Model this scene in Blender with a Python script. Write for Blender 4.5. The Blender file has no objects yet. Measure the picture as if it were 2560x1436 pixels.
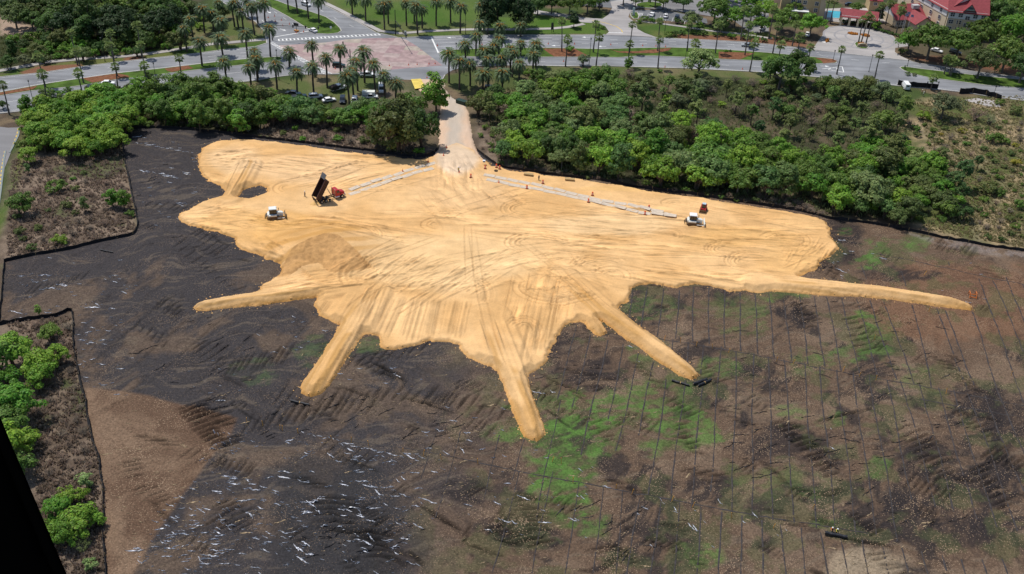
import bpy, math, random
import numpy as np
from mathutils import Vector, Matrix
PI = math.pi
R = math.radians
random.seed(11)
rng = np.random.default_rng(11)
scene = bpy.context.scene
COL = scene.collection

# ------------------------------------------------------------------ camera
FPX = 2489.0; TH = R(33.0); ROLL = R(2.33); CH = 136.0
CAM = Vector((0, 0, CH))
FWD = Vector((0, math.cos(TH), -math.sin(TH)))
_r0 = Vector((1, 0, 0)); _u0 = Vector((0, math.sin(TH), math.cos(TH)))
RT = _r0 * math.cos(ROLL) + _u0 * math.sin(ROLL)
UP = _u0 * math.cos(ROLL) - _r0 * math.sin(ROLL)
def P(u, v, z=0.0):
    """ground point (at height z) seen at photo position u, v"""
    d = FWD + RT * ((u - 1280) / FPX) - UP * ((v - 718) / FPX)
    t = (z - CH) / d.z
    return CAM + d * t
def PX(p):
    d = Vector(p) - CAM
    w = d.dot(FWD)
    return 1280 + FPX * d.dot(RT) / w, 718 - FPX * d.dot(UP) / w
def pxm(u, v):
    d = P(u, v) - CAM
    return FPX / d.dot(FWD)
cam = bpy.data.cameras.new('camera'); co = bpy.data.objects.new('camera', cam); COL.objects.link(co)
m = Matrix((RT, UP, -FWD)).transposed().to_4x4(); m.translation = CAM
co.matrix_world = m
cam.sensor_width = 36; cam.lens = 36 * FPX / 2560; cam.clip_start = 0.1; cam.clip_end = 8000
scene.camera = co
K = 3.989
def za(x, y): return (x / K, y / K)
def zb(x, y): return (640 + x / K, y / K)
def zc(x, y): return (1280 + x / K, y / K)
def zd(x, y): return (1920 + x / K, y / K)
def sa(x, y): return (x / K, 300 + y / K)
def sb(x, y): return (640 + x / K, 300 + y / K)
def sc(x, y): return (1280 + x / K, 300 + y / K)
def sd(x, y): return (1920 + x / K, 300 + y / K)

# ------------------------------------------------------------------ light
SUN_EL = 66.0
sh = Vector((0.82, -0.57, 0)).normalized()
to_sun = Vector((-sh.x * math.cos(R(SUN_EL)), -sh.y * math.cos(R(SUN_EL)), math.sin(R(SUN_EL))))
w = bpy.data.worlds.new('World'); scene.world = w; w.use_nodes = True
nt = w.node_tree; bg = nt.nodes['Background']
sky = nt.nodes.new('ShaderNodeTexSky'); sky.sky_type = 'NISHITA'; sky.sun_disc = False
sky.sun_elevation = R(SUN_EL); sky.sun_rotation = math.atan2(to_sun.x, to_sun.y)
nt.links.new(sky.outputs[0], bg.inputs[0]); bg.inputs[1].default_value = 0.115
sl = bpy.data.lights.new('sun', 'SUN'); sl.energy = 3.9; sl.angle = R(0.55); sl.color = (1, 0.955, 0.88)
so = bpy.data.objects.new('sun', sl); COL.objects.link(so); so.location = to_sun * 300
so.rotation_euler = to_sun.to_track_quat('Z', 'Y').to_euler()
scene.view_settings.view_transform = 'Standard'; scene.view_settings.look = 'None'
scene.view_settings.exposure = 0.0; scene.view_settings.gamma = 1
scene.cycles.max_bounces = 5; scene.cycles.transparent_max_bounces = 6
scene.cycles.diffuse_bounces = 2; scene.cycles.use_denoising = True

# ------------------------------------------------------------------ materials
MATS = {}
def newmat(name):
    m = bpy.data.materials.new(name); m.use_nodes = True
    n = m.node_tree.nodes; l = m.node_tree.links
    MATS[name] = m
    return m, n, l, n['Principled BSDF']
def mat(name, col, rough=0.6, metal=0.0, var=0.12, scale=3.0, bump=0.0, spec=0.4):
    """plain surface with noise variation in colour"""
    if name in MATS: return MATS[name]
    m, n, l, b = newmat(name)
    tc = n.new('ShaderNodeTexCoord'); no = n.new('ShaderNodeTexNoise'); no.inputs['Scale'].default_value = scale
    no.inputs['Detail'].default_value = 5
    l.new(tc.outputs['Object'], no.inputs['Vector'])
    mr = n.new('ShaderNodeMapRange'); mr.inputs[1].default_value = 0.3; mr.inputs[2].default_value = 0.7
    mr.inputs[3].default_value = 1 - var; mr.inputs[4].default_value = 1 + var
    l.new(no.outputs[0], mr.inputs[0])
    mx = n.new('ShaderNodeVectorMath'); mx.operation = 'SCALE'
    mx.inputs[0].default_value = col[:3]; l.new(mr.outputs[0], mx.inputs['Scale'])
    l.new(mx.outputs[0], b.inputs['Base Color'])
    b.inputs['Roughness'].default_value = rough; b.inputs['Metallic'].default_value = metal
    b.inputs['Specular IOR Level'].default_value = spec
    if bump:
        bp = n.new('ShaderNodeBump'); bp.inputs['Strength'].default_value = bump; bp.inputs['Distance'].default_value = 0.05
        l.new(no.outputs[0], bp.inputs['Height']); l.new(bp.outputs[0], b.inputs['Normal'])
    return m
def ground_mat(name, fine, fine_amp, chip=None, chip_scale=1.2, chip_thr=0.2, bump=0.3, spec=0.15, rough=0.9, streak=0.0):
    """vertex colour (soil, stain, plant colour, painted slope shade) broken up by fine noise and loose chips"""
    m, n, l, b = newmat(name)
    at = n.new('ShaderNodeAttribute'); at.attribute_name = 'soil'
    tc = n.new('ShaderNodeTexCoord')
    no = n.new('ShaderNodeTexNoise'); no.inputs['Scale'].default_value = fine; no.inputs['Detail'].default_value = 6; no.inputs['Roughness'].default_value = 0.75
    l.new(tc.outputs['Object'], no.inputs['Vector'])
    mr = n.new('ShaderNodeMapRange'); mr.inputs[1].default_value = 0.28; mr.inputs[2].default_value = 0.72
    mr.inputs[3].default_value = 1 - fine_amp; mr.inputs[4].default_value = 1 + fine_amp
    l.new(no.outputs[0], mr.inputs[0])
    mx = n.new('ShaderNodeVectorMath'); mx.operation = 'SCALE'
    l.new(at.outputs['Color'], mx.inputs[0]); l.new(mr.outputs[0], mx.inputs['Scale'])
    out = mx.outputs[0]
    if chip:
        vo = n.new('ShaderNodeTexVoronoi'); vo.inputs['Scale'].default_value = chip_scale
        l.new(tc.outputs['Object'], vo.inputs['Vector'])
        n2 = n.new('ShaderNodeTexNoise'); n2.inputs['Scale'].default_value = 0.12; n2.inputs['Detail'].default_value = 4
        l.new(tc.outputs['Object'], n2.inputs['Vector'])
        lt = n.new('ShaderNodeMath'); lt.operation = 'LESS_THAN'
        sc_ = n.new('ShaderNodeMath'); sc_.operation = 'MULTIPLY'; sc_.inputs[1].default_value = chip_thr * 2
        pw = n.new('ShaderNodeMath'); pw.operation = 'POWER'; pw.inputs[1].default_value = 1.6
        l.new(n2.outputs[0], pw.inputs[0]); l.new(pw.outputs[0], sc_.inputs[0])
        l.new(vo.outputs['Distance'], lt.inputs[0]); l.new(sc_.outputs[0], lt.inputs[1])
        am = n.new('ShaderNodeMath'); am.operation = 'MULTIPLY'; l.new(lt.outputs[0], am.inputs[0]); l.new(at.outputs['Alpha'], am.inputs[1])
        mi = n.new('ShaderNodeMix'); mi.data_type = 'RGBA'
        l.new(am.outputs[0], mi.inputs[0]); l.new(out, mi.inputs[6]); mi.inputs[7].default_value = (*chip, 1)
        out = mi.outputs[2]
    l.new(out, b.inputs['Base Color'])
    b.inputs['Roughness'].default_value = rough; b.inputs['Specular IOR Level'].default_value = spec
    bp = n.new('ShaderNodeBump'); bp.inputs['Strength'].default_value = bump; bp.inputs['Distance'].default_value = 0.15
    l.new(no.outputs[0], bp.inputs['Height']); l.new(bp.outputs[0], b.inputs['Normal'])
    return m
def leaf_mat(name, vr=0.45, trans=0.3, hue=0.02):
    """foliage: the object's own colour, varied leaf by leaf"""
    m, n, l, b = newmat(name)
    oi = n.new('ShaderNodeObjectInfo'); ge = n.new('ShaderNodeNewGeometry')
    hs = n.new('ShaderNodeHueSaturation')
    mr = n.new('ShaderNodeMapRange'); mr.inputs[3].default_value = 1 - vr; mr.inputs[4].default_value = 1 + vr
    l.new(ge.outputs['Random Per Island'], mr.inputs[0]); l.new(mr.outputs[0], hs.inputs['Value'])
    m2 = n.new('ShaderNodeMapRange'); m2.inputs[3].default_value = 0.5 - hue; m2.inputs[4].default_value = 0.5 + hue
    mm = n.new('ShaderNodeMath'); mm.operation = 'FRACT'; m3 = n.new('ShaderNodeMath'); m3.operation = 'MULTIPLY'; m3.inputs[1].default_value = 17.3
    l.new(ge.outputs['Random Per Island'], m3.inputs[0]); l.new(m3.outputs[0], mm.inputs[0]); l.new(mm.outputs[0], m2.inputs[0])
    l.new(m2.outputs[0], hs.inputs['Hue'])
    l.new(oi.outputs['Color'], hs.inputs['Color'])
    l.new(hs.outputs[0], b.inputs['Base Color'])
    b.inputs['Roughness'].default_value = 0.55; b.inputs['Specular IOR Level'].default_value = 0.25
    tr = n.new('ShaderNodeBsdfTranslucent'); l.new(hs.outputs[0], tr.inputs[0])
    mi = n.new('ShaderNodeMixShader'); mi.inputs[0].default_value = trans
    l.new(b.outputs[0], mi.inputs[1]); l.new(tr.outputs[0], mi.inputs[2])
    l.new(mi.outputs[0], n['Material Output'].inputs[0])
    return m
LEAF = leaf_mat('leaf', .4, .35); NEEDLE = leaf_mat('needle', 0.35, 0.15, 0.015); FROND = leaf_mat('frond', 0.35, 0.3, 0.015)
BARK = mat('bark', (0.085, 0.062, 0.045), 0.9, scale=6, var=0.3)
PALMBARK = mat('palm_bark', (0.085, 0.07, 0.055), 0.9, scale=5, var=0.3)
GREYBARK = mat('grey_bark', (0.12, 0.105, 0.09), 0.9, scale=5, var=0.25)
STEEL_DARK = mat('dark_steel', (0.02, 0.025, 0.025), 0.5, 0.3)
BLACKFAB = mat('black_fabric', (0.012, 0.012, 0.015), 0.75, scale=2, var=0.35, spec=0.3)
ORANGE = mat('cone_orange', (0.75, 0.10, 0.02), 0.5, scale=8)
WHITE = mat('white_paint', (0.78, 0.78, 0.78), 0.4, scale=2, var=0.06)
RUBBER = mat('rubber', (0.018, 0.018, 0.018), 0.85, scale=6, var=0.3)
GLASS = mat('dark_glass', (0.015, 0.02, 0.025), 0.08, scale=1, spec=0.8)
CHROME = mat('polished_metal', (0.6, 0.6, 0.62), 0.25, 0.8, scale=4)
WOOD = mat('timber', (0.42, 0.29, 0.13), 0.8, scale=4, var=0.25)
CONC = mat('concrete', (0.40, 0.38, 0.35), 0.85, scale=0.6, var=0.15)

# ------------------------------------------------------------------ mesh builder
class MB:
    def __init__(s): s.v = []; s.f = []; s.mi = []; s.m = 0
    def add(s, vs, fs, M=None):
        o = len(s.v)
        for q in vs:
            q = Vector(q)
            if M is not None: q = M @ q
            s.v.append(tuple(q))
        for f in fs: s.f.append([o + i for i in f]); s.mi.append(s.m)
        return s
    def box(s, c, d, M=None, taper=1.0, tx=None):
        x, y, z = d[0] / 2, d[1] / 2, d[2] / 2
        tx = taper if tx is None else tx
        vs = [(c[0] + a * x * (tx if cc > 0 else 1), c[1] + b_ * y * (taper if cc > 0 else 1), c[2] + cc * z) for cc in (-1, 1) for b_ in (-1, 1) for a in (-1, 1)]
        return s.add(vs, [(0, 2, 3, 1), (4, 5, 7, 6), (0, 1, 5, 4), (2, 6, 7, 3), (0, 4, 6, 2), (1, 3, 7, 5)], M)
    def prism(s, prof, y0, y1, M=None, y0b=None):
        """side profile in x,z extruded over y"""
        n = len(prof)
        vs = [(p[0], y0, p[1]) for p in prof] + [(p[0], y1, p[1]) for p in prof]
        fs = [list(range(n))[::-1], list(range(n, 2 * n))] + [(i, (i + 1) % n, n + (i + 1) % n, n + i) for i in range(n)]
        # orient: faces fine for rendering either way
        return s.add(vs, fs, M)
    def loft(s, rings, M=None, cap=True):
        n = len(rings[0]); vs = [p for r in rings for p in r]; fs = []
        for k in range(len(rings) - 1):
            for i in range(n):
                j = (i + 1) % n
                fs.append((k * n + i, k * n + j, (k + 1) * n + j, (k + 1) * n + i))
        if cap: fs.append(list(range(n))[::-1]); fs.append(list(range((len(rings) - 1) * n, len(rings) * n)))
        return s.add(vs, fs, M)
    def tube(s, pts, rad, n=6, M=None):
        pts = [Vector(p) for p in pts]
        if not hasattr(rad, '__len__'): rad = [rad] * len(pts)
        rings = []
        for i, p in enumerate(pts):
            t = (pts[min(i + 1, len(pts) - 1)] - pts[max(i - 1, 0)]).normalized()
            a = t.orthogonal().normalized() if abs(t.z) > 0.9 else t.cross(Vector((0, 0, 1))).normalized()
            if abs(t.z) > 0.9: a = Vector((1, 0, 0)) - t * t.x; a.normalize()
            b_ = t.cross(a)
            rings.append([tuple(p + (a * math.cos(2 * PI * k / n) + b_ * math.sin(2 * PI * k / n)) * rad[i]) for k in range(n)])
        return s.loft(rings, M)
    def cyl(s, c, r, h, axis='z', n=12, M=None, r2=None):
        c = Vector(c); ax = {'x': Vector((1, 0, 0)), 'y': Vector((0, 1, 0)), 'z': Vector((0, 0, 1))}[axis]
        r2 = r if r2 is None else r2
        a = ax.orthogonal().normalized(); b_ = ax.cross(a); rings = []
        for q, rr in ((-h / 2, r), (h / 2, r2)):
            rings.append([tuple(c + ax * q + (a * math.cos(2 * PI * k / n) + b_ * math.sin(2 * PI * k / n)) * rr) for k in range(n)])
        return s.loft(rings, M)
    def build(s, name, mats, parent=None, smooth=False, bevel=0.0):
        me = bpy.data.meshes.new(name); me.from_pydata(s.v, [], s.f)
        if not isinstance(mats, (list, tuple)): mats = [mats]
        for mm in mats: me.materials.append(mm)
        if len(mats) > 1: me.polygons.foreach_set('material_index', s.mi)
        if smooth: me.polygons.foreach_set('use_smooth', [True] * len(me.polygons))
        me.update()
        return link(name, me, parent, bevel)
def link(name, me, parent=None, bevel=0.0):
    o = bpy.data.objects.new(name, me); COL.objects.link(o)
    if parent is not None: o.parent = parent
    if bevel:
        b = o.modifiers.new('bevel', 'BEVEL'); b.width = bevel; b.segments = 2; b.limit_method = 'ANGLE'
    return o
def empty(name, loc=(0, 0, 0), rz=0.0):
    o = bpy.data.objects.new(name, None); COL.objects.link(o); o.location = loc; o.rotation_euler = (0, 0, rz)
    o.empty_display_size = 0.3
    return o
def tag(o, label=None, cat=None, group=None, kind=None):
    if label: o['label'] = label
    if cat: o['category'] = cat
    if group: o['group'] = group
    if kind: o['kind'] = kind
    return o
def dup(root, loc=None, rz=None, scale=None, color=None):
    def cp(o, par):
        c = o.copy(); COL.objects.link(c); c.parent = par
        for ch in o.children: cp(ch, c)
        if color is not None and c.type == 'MESH' and ('crown' in c.name or 'foliage' in c.name): c.color = (*color, 1)
        return c
    r = cp(root, None)
    if loc is not None: r.location = loc
    if rz is not None: r.rotation_euler = (0, 0, rz)
    if scale is not None: r.scale = scale
    return r
def npmesh(name, V, Q, mats, cols=None, tri=False, smooth=False):
    """mesh from numpy arrays"""
    me = bpy.data.meshes.new(name); k = Q.shape[1]
    me.vertices.add(len(V)); me.vertices.foreach_set('co', np.ascontiguousarray(V, dtype=np.float32).ravel())
    me.loops.add(Q.size); me.loops.foreach_set('vertex_index', np.ascontiguousarray(Q, dtype=np.int32).ravel())
    me.polygons.add(len(Q)); me.polygons.foreach_set('loop_start', np.arange(0, Q.size, k, dtype=np.int32))
    try: me.polygons.foreach_set('loop_total', np.full(len(Q), k, dtype=np.int32))
    except Exception: pass
    if cols is not None:
        a = me.color_attributes.new('soil', 'FLOAT_COLOR', 'POINT')
        a.data.foreach_set('color', np.ascontiguousarray(cols, dtype=np.float32).ravel())
    for mm in (mats if isinstance(mats, (list, tuple)) else [mats]): me.materials.append(mm)
    if smooth: me.polygons.foreach_set('use_smooth', np.ones(len(Q), dtype=bool))
    me.update(calc_edges=True); me.validate()
    return me

# ------------------------------------------------------------------ numpy noise
_lat = np.random.default_rng(5).random((256, 256))
def vn(X, Y, s, seed=0):
    x = X / s + seed * 13.7 + 1000; y = Y / s + seed * 7.3 + 1000
    xi = np.floor(x).astype(int); yi = np.floor(y).astype(int)
    fx = x - xi; fy = y - yi; fx = fx * fx * (3 - 2 * fx); fy = fy * fy * (3 - 2 * fy)
    a = _lat[xi & 255, yi & 255]; b = _lat[(xi + 1) & 255, yi & 255]; c = _lat[xi & 255, (yi + 1) & 255]; d = _lat[(xi + 1) & 255, (yi + 1) & 255]
    return (a * (1 - fx) + b * fx) * (1 - fy) + (c * (1 - fx) + d * fx) * fy
def fbm(X, Y, s, seed=0, o=4, g=0.5):
    t = 0; a = 1; n = 0
    for k in range(o):
        t = t + a * vn(X, Y, s / 2 ** k, seed + k * 3); n += a; a *= g
    return t / n
def sm(x, a, b):
    t = np.clip((x - a) / (b - a), 0, 1); return t * t * (3 - 2 * t)
def pdist(poly, X, Y):
    """signed distance to a closed polygon, positive inside"""
    best = np.full(X.shape, 1e9); ins = np.zeros(X.shape, bool); n = len(poly)
    for i in range(n):
        x1, y1 = poly[i][0], poly[i][1]; x2, y2 = poly[(i + 1) % n][0], poly[(i + 1) % n][1]
        dx, dy = x2 - x1, y2 - y1; L = dx * dx + dy * dy + 1e-9
        t = np.clip(((X - x1) * dx + (Y - y1) * dy) / L, 0, 1)
        d = (X - x1 - t * dx) ** 2 + (Y - y1 - t * dy) ** 2
        best = np.minimum(best, d)
        if abs(dy) > 1e-9:
            c = ((y1 > Y) != (y2 > Y)) & (X < (dx) * (Y - y1) / dy + x1)
            ins ^= c
    d = np.sqrt(best)
    return np.where(ins, d, -d)
def lw(pts, z=0.0): return [P(u, v, z) for u, v in pts]
def smooth_poly(pts, closed=True, k=3):
    out = []; n = len(pts)
    for i in range(n if closed else n - 1):
        p0 = pts[(i - 1) % n if closed else max(i - 1, 0)]; p1 = pts[i]; p2 = pts[(i + 1) % n]; p3 = pts[(i + 2) % n if closed else min(i + 2, n - 1)]
        for j in range(k):
            t = j / k
            out.append(tuple(0.5 * (2 * p1[q] + (p2[q] - p0[q]) * t + (2 * p0[q] - 5 * p1[q] + 4 * p2[q] - p3[q]) * t * t + (3 * p1[q] - p0[q] - 3 * p2[q] + p3[q]) * t ** 3) for q in range(2)))
    if not closed: out.append(tuple(pts[-1][:2]))
    return out
class Grid:
    def __init__(s, x0, x1, y0, y1, d):
        s.d = d; s.x0 = x0; s.y0 = y0
        s.nx = int((x1 - x0) / d) + 1; s.ny = int((y1 - y0) / d) + 1
        s.X, s.Y = np.meshgrid(x0 + np.arange(s.nx) * d, y0 + np.arange(s.ny) * d)
        s.Z = np.zeros_like(s.X); s.C = np.zeros(s.X.shape + (4,)); s.C[..., 3] = 1
    def stroke(s, pts, half, fn):
        """fn(lat, along, total, X, Y) -> dz, colour factor array"""
        xs = [p[0] for p in pts]; ys = [p[1] for p in pts]; h = half
        i0 = max(int((min(xs) - h - s.x0) / s.d), 0); i1 = min(int((max(xs) + h - s.x0) / s.d) + 2, s.nx)
        j0 = max(int((min(ys) - h - s.y0) / s.d), 0); j1 = min(int((max(ys) + h - s.y0) / s.d) + 2, s.ny)
        if i1 <= i0 or j1 <= j0: return
        X = s.X[j0:j1, i0:i1]; Y = s.Y[j0:j1, i0:i1]
        bd = np.full(X.shape, 1e9); lat = np.zeros(X.shape); al = np.zeros(X.shape); acc = 0
        for (x1, y1), (x2, y2) in zip([p[:2] for p in pts[:-1]], [p[:2] for p in pts[1:]]):
            dx, dy = x2 - x1, y2 - y1; L = math.hypot(dx, dy) + 1e-9
            t = np.clip(((X - x1) * dx + (Y - y1) * dy) / L / L, 0, 1)
            d = np.hypot(X - x1 - t * dx, Y - y1 - t * dy)
            m = d < bd
            sg = np.sign((X - x1) * dy - (Y - y1) * dx)
            bd = np.where(m, d, bd); lat = np.where(m, d * sg, lat); al = np.where(m, acc + t * L, al); acc += L
        ins = bd < h
        dz, cf = fn(lat, al, acc, X, Y)
        s.Z[j0:j1, i0:i1] += np.where(ins, dz, 0)
        if cf is not None: s.C[j0:j1, i0:i1, :3] *= np.where(ins[..., None], cf if cf.ndim == 3 else cf[..., None], 1)
    def blend(s, W, col):
        s.C[..., :3] = s.C[..., :3] * (1 - W[..., None]) + np.array(col) * W[..., None]
    def mesh(s, name, keep, mats, kind='structure'):
        idx = np.arange(s.nx * s.ny).reshape(s.ny, s.nx)
        q = np.stack([idx[:-1, :-1], idx[:-1, 1:], idx[1:, 1:], idx[1:, :-1]], -1).reshape(-1, 4)
        kf = keep.ravel(); q = q[kf[q].any(1)]
        used = np.zeros(s.nx * s.ny, bool); used[q.ravel()] = True
        re = np.cumsum(used) - 1
        V = np.stack([s.X.ravel(), s.Y.ravel(), s.Z.ravel()], -1)[used]
        me = npmesh(name, V, re[q], mats, s.C.reshape(-1, 4)[used], smooth=True)
        return tag(link(name, me), kind=kind)
    def z(s, x, y):
        i = min(max(int(round((x - s.x0) / s.d)), 0), s.nx - 1); j = min(max(int(round((y - s.y0) / s.d)), 0), s.ny - 1)
        return float(s.Z[j, i])
# ================================================================== GROUND
GM = ground_mat('ground_soil', 2.5, 0.5, chip=None, bump=0.6)
def axis(a, b, d):
    far = [-3500, -2000, -1200, -700]
    lo = [x for x in far if x < a - 60]; hi = [-x for x in far[::-1] if -x > b + 60]
    return np.array(lo + list(np.arange(a, b, d)) + hi)
gx = axis(-330, 340, 1.0); gy = axis(85, 520, 1.0)
GX, GY = np.meshgrid(gx, gy)
gc = np.zeros(GX.shape + (4,)); gc[..., 3] = 1
n1 = fbm(GX, GY, 22, 1); n2 = fbm(GX, GY, 5, 2); n3 = fbm(GX, GY, 9, 9)
def mixc(a, b, t): return np.array(a) * (1 - t[..., None]) + np.array(b) * t[..., None]
base = mixc((0.085, 0.062, 0.045), (0.17, 0.125, 0.075), sm(n2, .35, .7))
base = mixc((0.05, 0.075, 0.02), (0, 0, 0), np.zeros_like(n1)) * sm(n1, .5, .66)[..., None] + base * (1 - sm(n1, .5, .66))[..., None]
gc[..., :3] = base
def gpaint(poly, col, feather=1.5, amt=1.0, nz=0.0, seed=3):
    d = pdist([p[:2] for p in lw(poly)], GX, GY)
    if nz: d = d + (fbm(GX, GY, 6, seed) - .5) * nz
    W = sm(d, -feather, feather) * amt
    gc[..., :3] = gc[..., :3] * (1 - W[..., None]) + np.asarray(col) * W[..., None]
LAWN = mixc((0.055, 0.10, 0.018), (0.11, 0.12, 0.035), sm(fbm(GX, GY, 14, 21), .35, .65))
LAWNB = mixc((0.08, 0.105, 0.03), (0.15, 0.125, 0.065), sm(fbm(GX, GY, 10, 22), .35, .65))
LAWNG = mixc((0.05, 0.11, 0.012), (0.075, 0.125, 0.022), sm(fbm(GX, GY, 14, 23), .35, .65))
DRYG = mixc((0.15, 0.125, 0.07), (0.30, 0.225, 0.13), sm(fbm(GX, GY, 2.6, 24, 5), .35, .65))
DRYG = DRYG * (1 - sm(fbm(GX, GY, 11, 25), .42, .6)[..., None]) + np.array((0.085, 0.10, 0.03)) * sm(fbm(GX, GY, 11, 25), .42, .6)[..., None]
MULCH = mixc((0.15, 0.07, 0.04), (0.20, 0.095, 0.055), n2)
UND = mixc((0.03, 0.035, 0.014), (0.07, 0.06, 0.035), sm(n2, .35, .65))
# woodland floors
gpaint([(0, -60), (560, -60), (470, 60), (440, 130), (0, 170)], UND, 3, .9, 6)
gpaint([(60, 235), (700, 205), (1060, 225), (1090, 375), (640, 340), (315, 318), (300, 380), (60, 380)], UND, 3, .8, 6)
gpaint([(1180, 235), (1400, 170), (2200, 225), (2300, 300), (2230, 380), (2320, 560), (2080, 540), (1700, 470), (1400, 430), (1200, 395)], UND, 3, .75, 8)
# brush patch behind the fence and the left island
BR = mixc((0.105, 0.076, 0.055), (0.20, 0.15, 0.11), sm(fbm(GX, GY, 3, 31, 5), .35, .65))
BR = BR * (1 - .7 * sm(fbm(GX, GY, 13, 32), .52, .63)[..., None]) + np.array((0.05, 0.075, 0.02)) * .7 * sm(fbm(GX, GY, 13, 32), .52, .63)[..., None]
gpaint([(640, 340), (680, 290), (930, 318), (950, 345), (1090, 370), (1090, 400), (900, 380), (640, 350)], BR, 2)
gpaint([(30, 400), (70, 375), (310, 375), (345, 560), (330, 600), (0, 670), (0, 560)], BR, 2)
gpaint([(0, 800), (190, 775), (275, 1100), (275, 1800), (-400, 1800), (-400, 900)], BR * .85, 2)
gpaint([(1880, 500), (1930, 465), (2080, 545), (2060, 560)], BR, 2)
gpaint([(1190, 300), (1240, 330), (1300, 420), (1240, 415), (1190, 372)], BR, 2)
# dry grass on the right
gpaint([(2280, 250), (2560, 240), (2700, 300), (2700, 680), (2300, 570), (2270, 545), (2380, 500), (2330, 400), (2240, 350)], DRYG, 3, 1, 8)
gpaint([(1500, 270), (1560, 245), (1600, 300), (1560, 330), (1500, 310)], DRYG, 3, .8, 6)
gpaint([(1620, 180), (1730, 185), (1700, 215), (1620, 205)], DRYG, 2, .8, 4)
# lawns
gpaint([(20, 500), (60, 320), (90, 330), (60, 400), (10, 560), (-60, 700), (-60, 600)], LAWN, 1)
gpaint([(-60, 200), (100, 165), (300, 135), (470, 112), (560, 96), (680, 96), (680, 122), (500, 135), (200, 172), (-60, 205)], LAWN, 1)
gpaint([(420, 60), (560, 20), (690, 90), (680, 105), (500, 118), (440, 120)], LAWNB, 2)
gpaint([(800, -40), (1230, -40), (1200, 60), (1220, 90), (1000, 96), (900, 50), (800, 0)], LAWNB * .5 + LAWNG * .5, 1)
gpaint([(840, 0), (1190, 10), (1190, 50), (1000, 60), (880, 30)], LAWNG, 4, .8, 5)
gpaint([(480, 218), (640, 205), (850, 190), (960, 200), (1030, 205), (1060, 250), (960, 262), (700, 235), (480, 235)], LAWNB, 2)
gpaint([(960, 205), (1040, 205), (1075, 250), (1000, 262), (920, 240)], BR, 2, .8, 4)
gpaint([(1100, 190), (1200, 172), (1420, 170), (1320, 225), (1180, 245), (1120, 215)], LAWNB * .8, 2)
gpaint([(1320, 160), (1640, 165), (1900, 175), (2060, 190), (2060, 200), (1700, 190), (1320, 178)], LAWNB, 1)
gpaint([(1220, 80), (1380, 84), (1520, 86), (1500, 60), (1340, 40), (1220, 45)], LAWNG, 1)
gpaint([(1590, 60), (1760, 62), (1930, 82), (1920, 100), (1700, 98), (1630, 92)], LAWN, 1)
gpaint([(1680, 86), (1920, 92), (2050, 118), (1920, 112), (1700, 100)], MULCH, 1)
gpaint([(50, 180), (100, 165), (205, 160), (205, 170), (60, 190)], MULCH, .6)
gpaint([(310, 143), (360, 140), (360, 150), (310, 152)], MULCH, .6)
gpaint([(2290, 150), (2420, 165), (2560, 190), (2560, 170), (2400, 135), (2280, 142)], MULCH * .8, 1)
gpaint([(2480, 240), (2600, 255), (2600, 290), (2480, 262)], LAWNB, 1)
gpaint([(0, 30), (60, 60), (140, 78), (100, 92), (0, 105)], mixc((0.30, 0.20, 0.15), (0.42, 0.33, 0.25), n2), 1.5, .9, 4)
gpaint([(2100, -60), (2700, -60), (2700, 170), (2300, 140)], UND, 3, .8, 5)
# sandy footpaths through the dry grass
for pts in ([(2290, 310), (2320, 345), (2350, 370), (2400, 400), (2470, 425), (2510, 460), (2500, 500), (2450, 520), (2440, 560), (2445, 600)], [(2470, 405), (2560, 430), (2640, 460)]):
    q = [p[:2] for p in lw(pts)]
    bd = np.full(GX.shape, 1e9)
    for (x1, y1), (x2, y2) in zip(q[:-1], q[1:]):
        L = (x2 - x1) ** 2 + (y2 - y1) ** 2; t = np.clip(((GX - x1) * (x2 - x1) + (GY - y1) * (y2 - y1)) / L, 0, 1)
        bd = np.minimum(bd, np.hypot(GX - x1 - t * (x2 - x1), GY - y1 - t * (y2 - y1)))
    W = sm(-bd, -2.0, -.8) * .38
    gc[..., :3] = gc[..., :3] * (1 - W[..., None]) + np.array((0.24, 0.20, 0.13)) * W[..., None]
GZ = (fbm(GX, GY, 6, 41) - .5) * .1 - .06
nyg, nxg = GX.shape
idx = np.arange(nxg * nyg).reshape(nyg, nxg)
q = np.stack([idx[:-1, :-1], idx[:-1, 1:], idx[1:, 1:], idx[1:, :-1]], -1).reshape(-1, 4)
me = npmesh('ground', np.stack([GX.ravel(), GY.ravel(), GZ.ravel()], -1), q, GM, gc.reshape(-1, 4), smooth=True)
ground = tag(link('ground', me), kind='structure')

# ================================================================== CLEARED FIELD
FENCE_ISLAND = [(308, 330), (307, 345), (308, 375), (313, 405), (320, 435), (326, 465), (334, 500), (341, 530), (345, 555), (343, 572), (333, 587), (290, 597), (240, 607), (190, 620), (140, 630), (90, 638), (40, 648), (12, 655)]
FENCE_EDGE = [(12, 655), (9, 690), (6, 730), (0, 790), (-6, 812)]
FENCE_LOW = [(-6, 814), (0, 812), (40, 805), (90, 797), (140, 790), (181, 779), (183, 850), (188, 890), (196, 930), (205, 970), (214, 1000), (219, 1037), (226, 1078), (234, 1106), (248, 1147), (251, 1175), (258, 1219), (261, 1259), (258, 1300), (256, 1331), (262, 1375), (266, 1436), (270, 1520), (276, 1690)]
FENCE_TOP = [(308, 330), (320, 324), (370, 321), (430, 322), (500, 328), (560, 334), (620, 342), (660, 347), (690, 350), (740, 356), (790, 362), (840, 369), (890, 374), (940, 380), (990, 387), (1028, 392), (1061, 392), (1081, 386), (1094, 374)]
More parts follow.
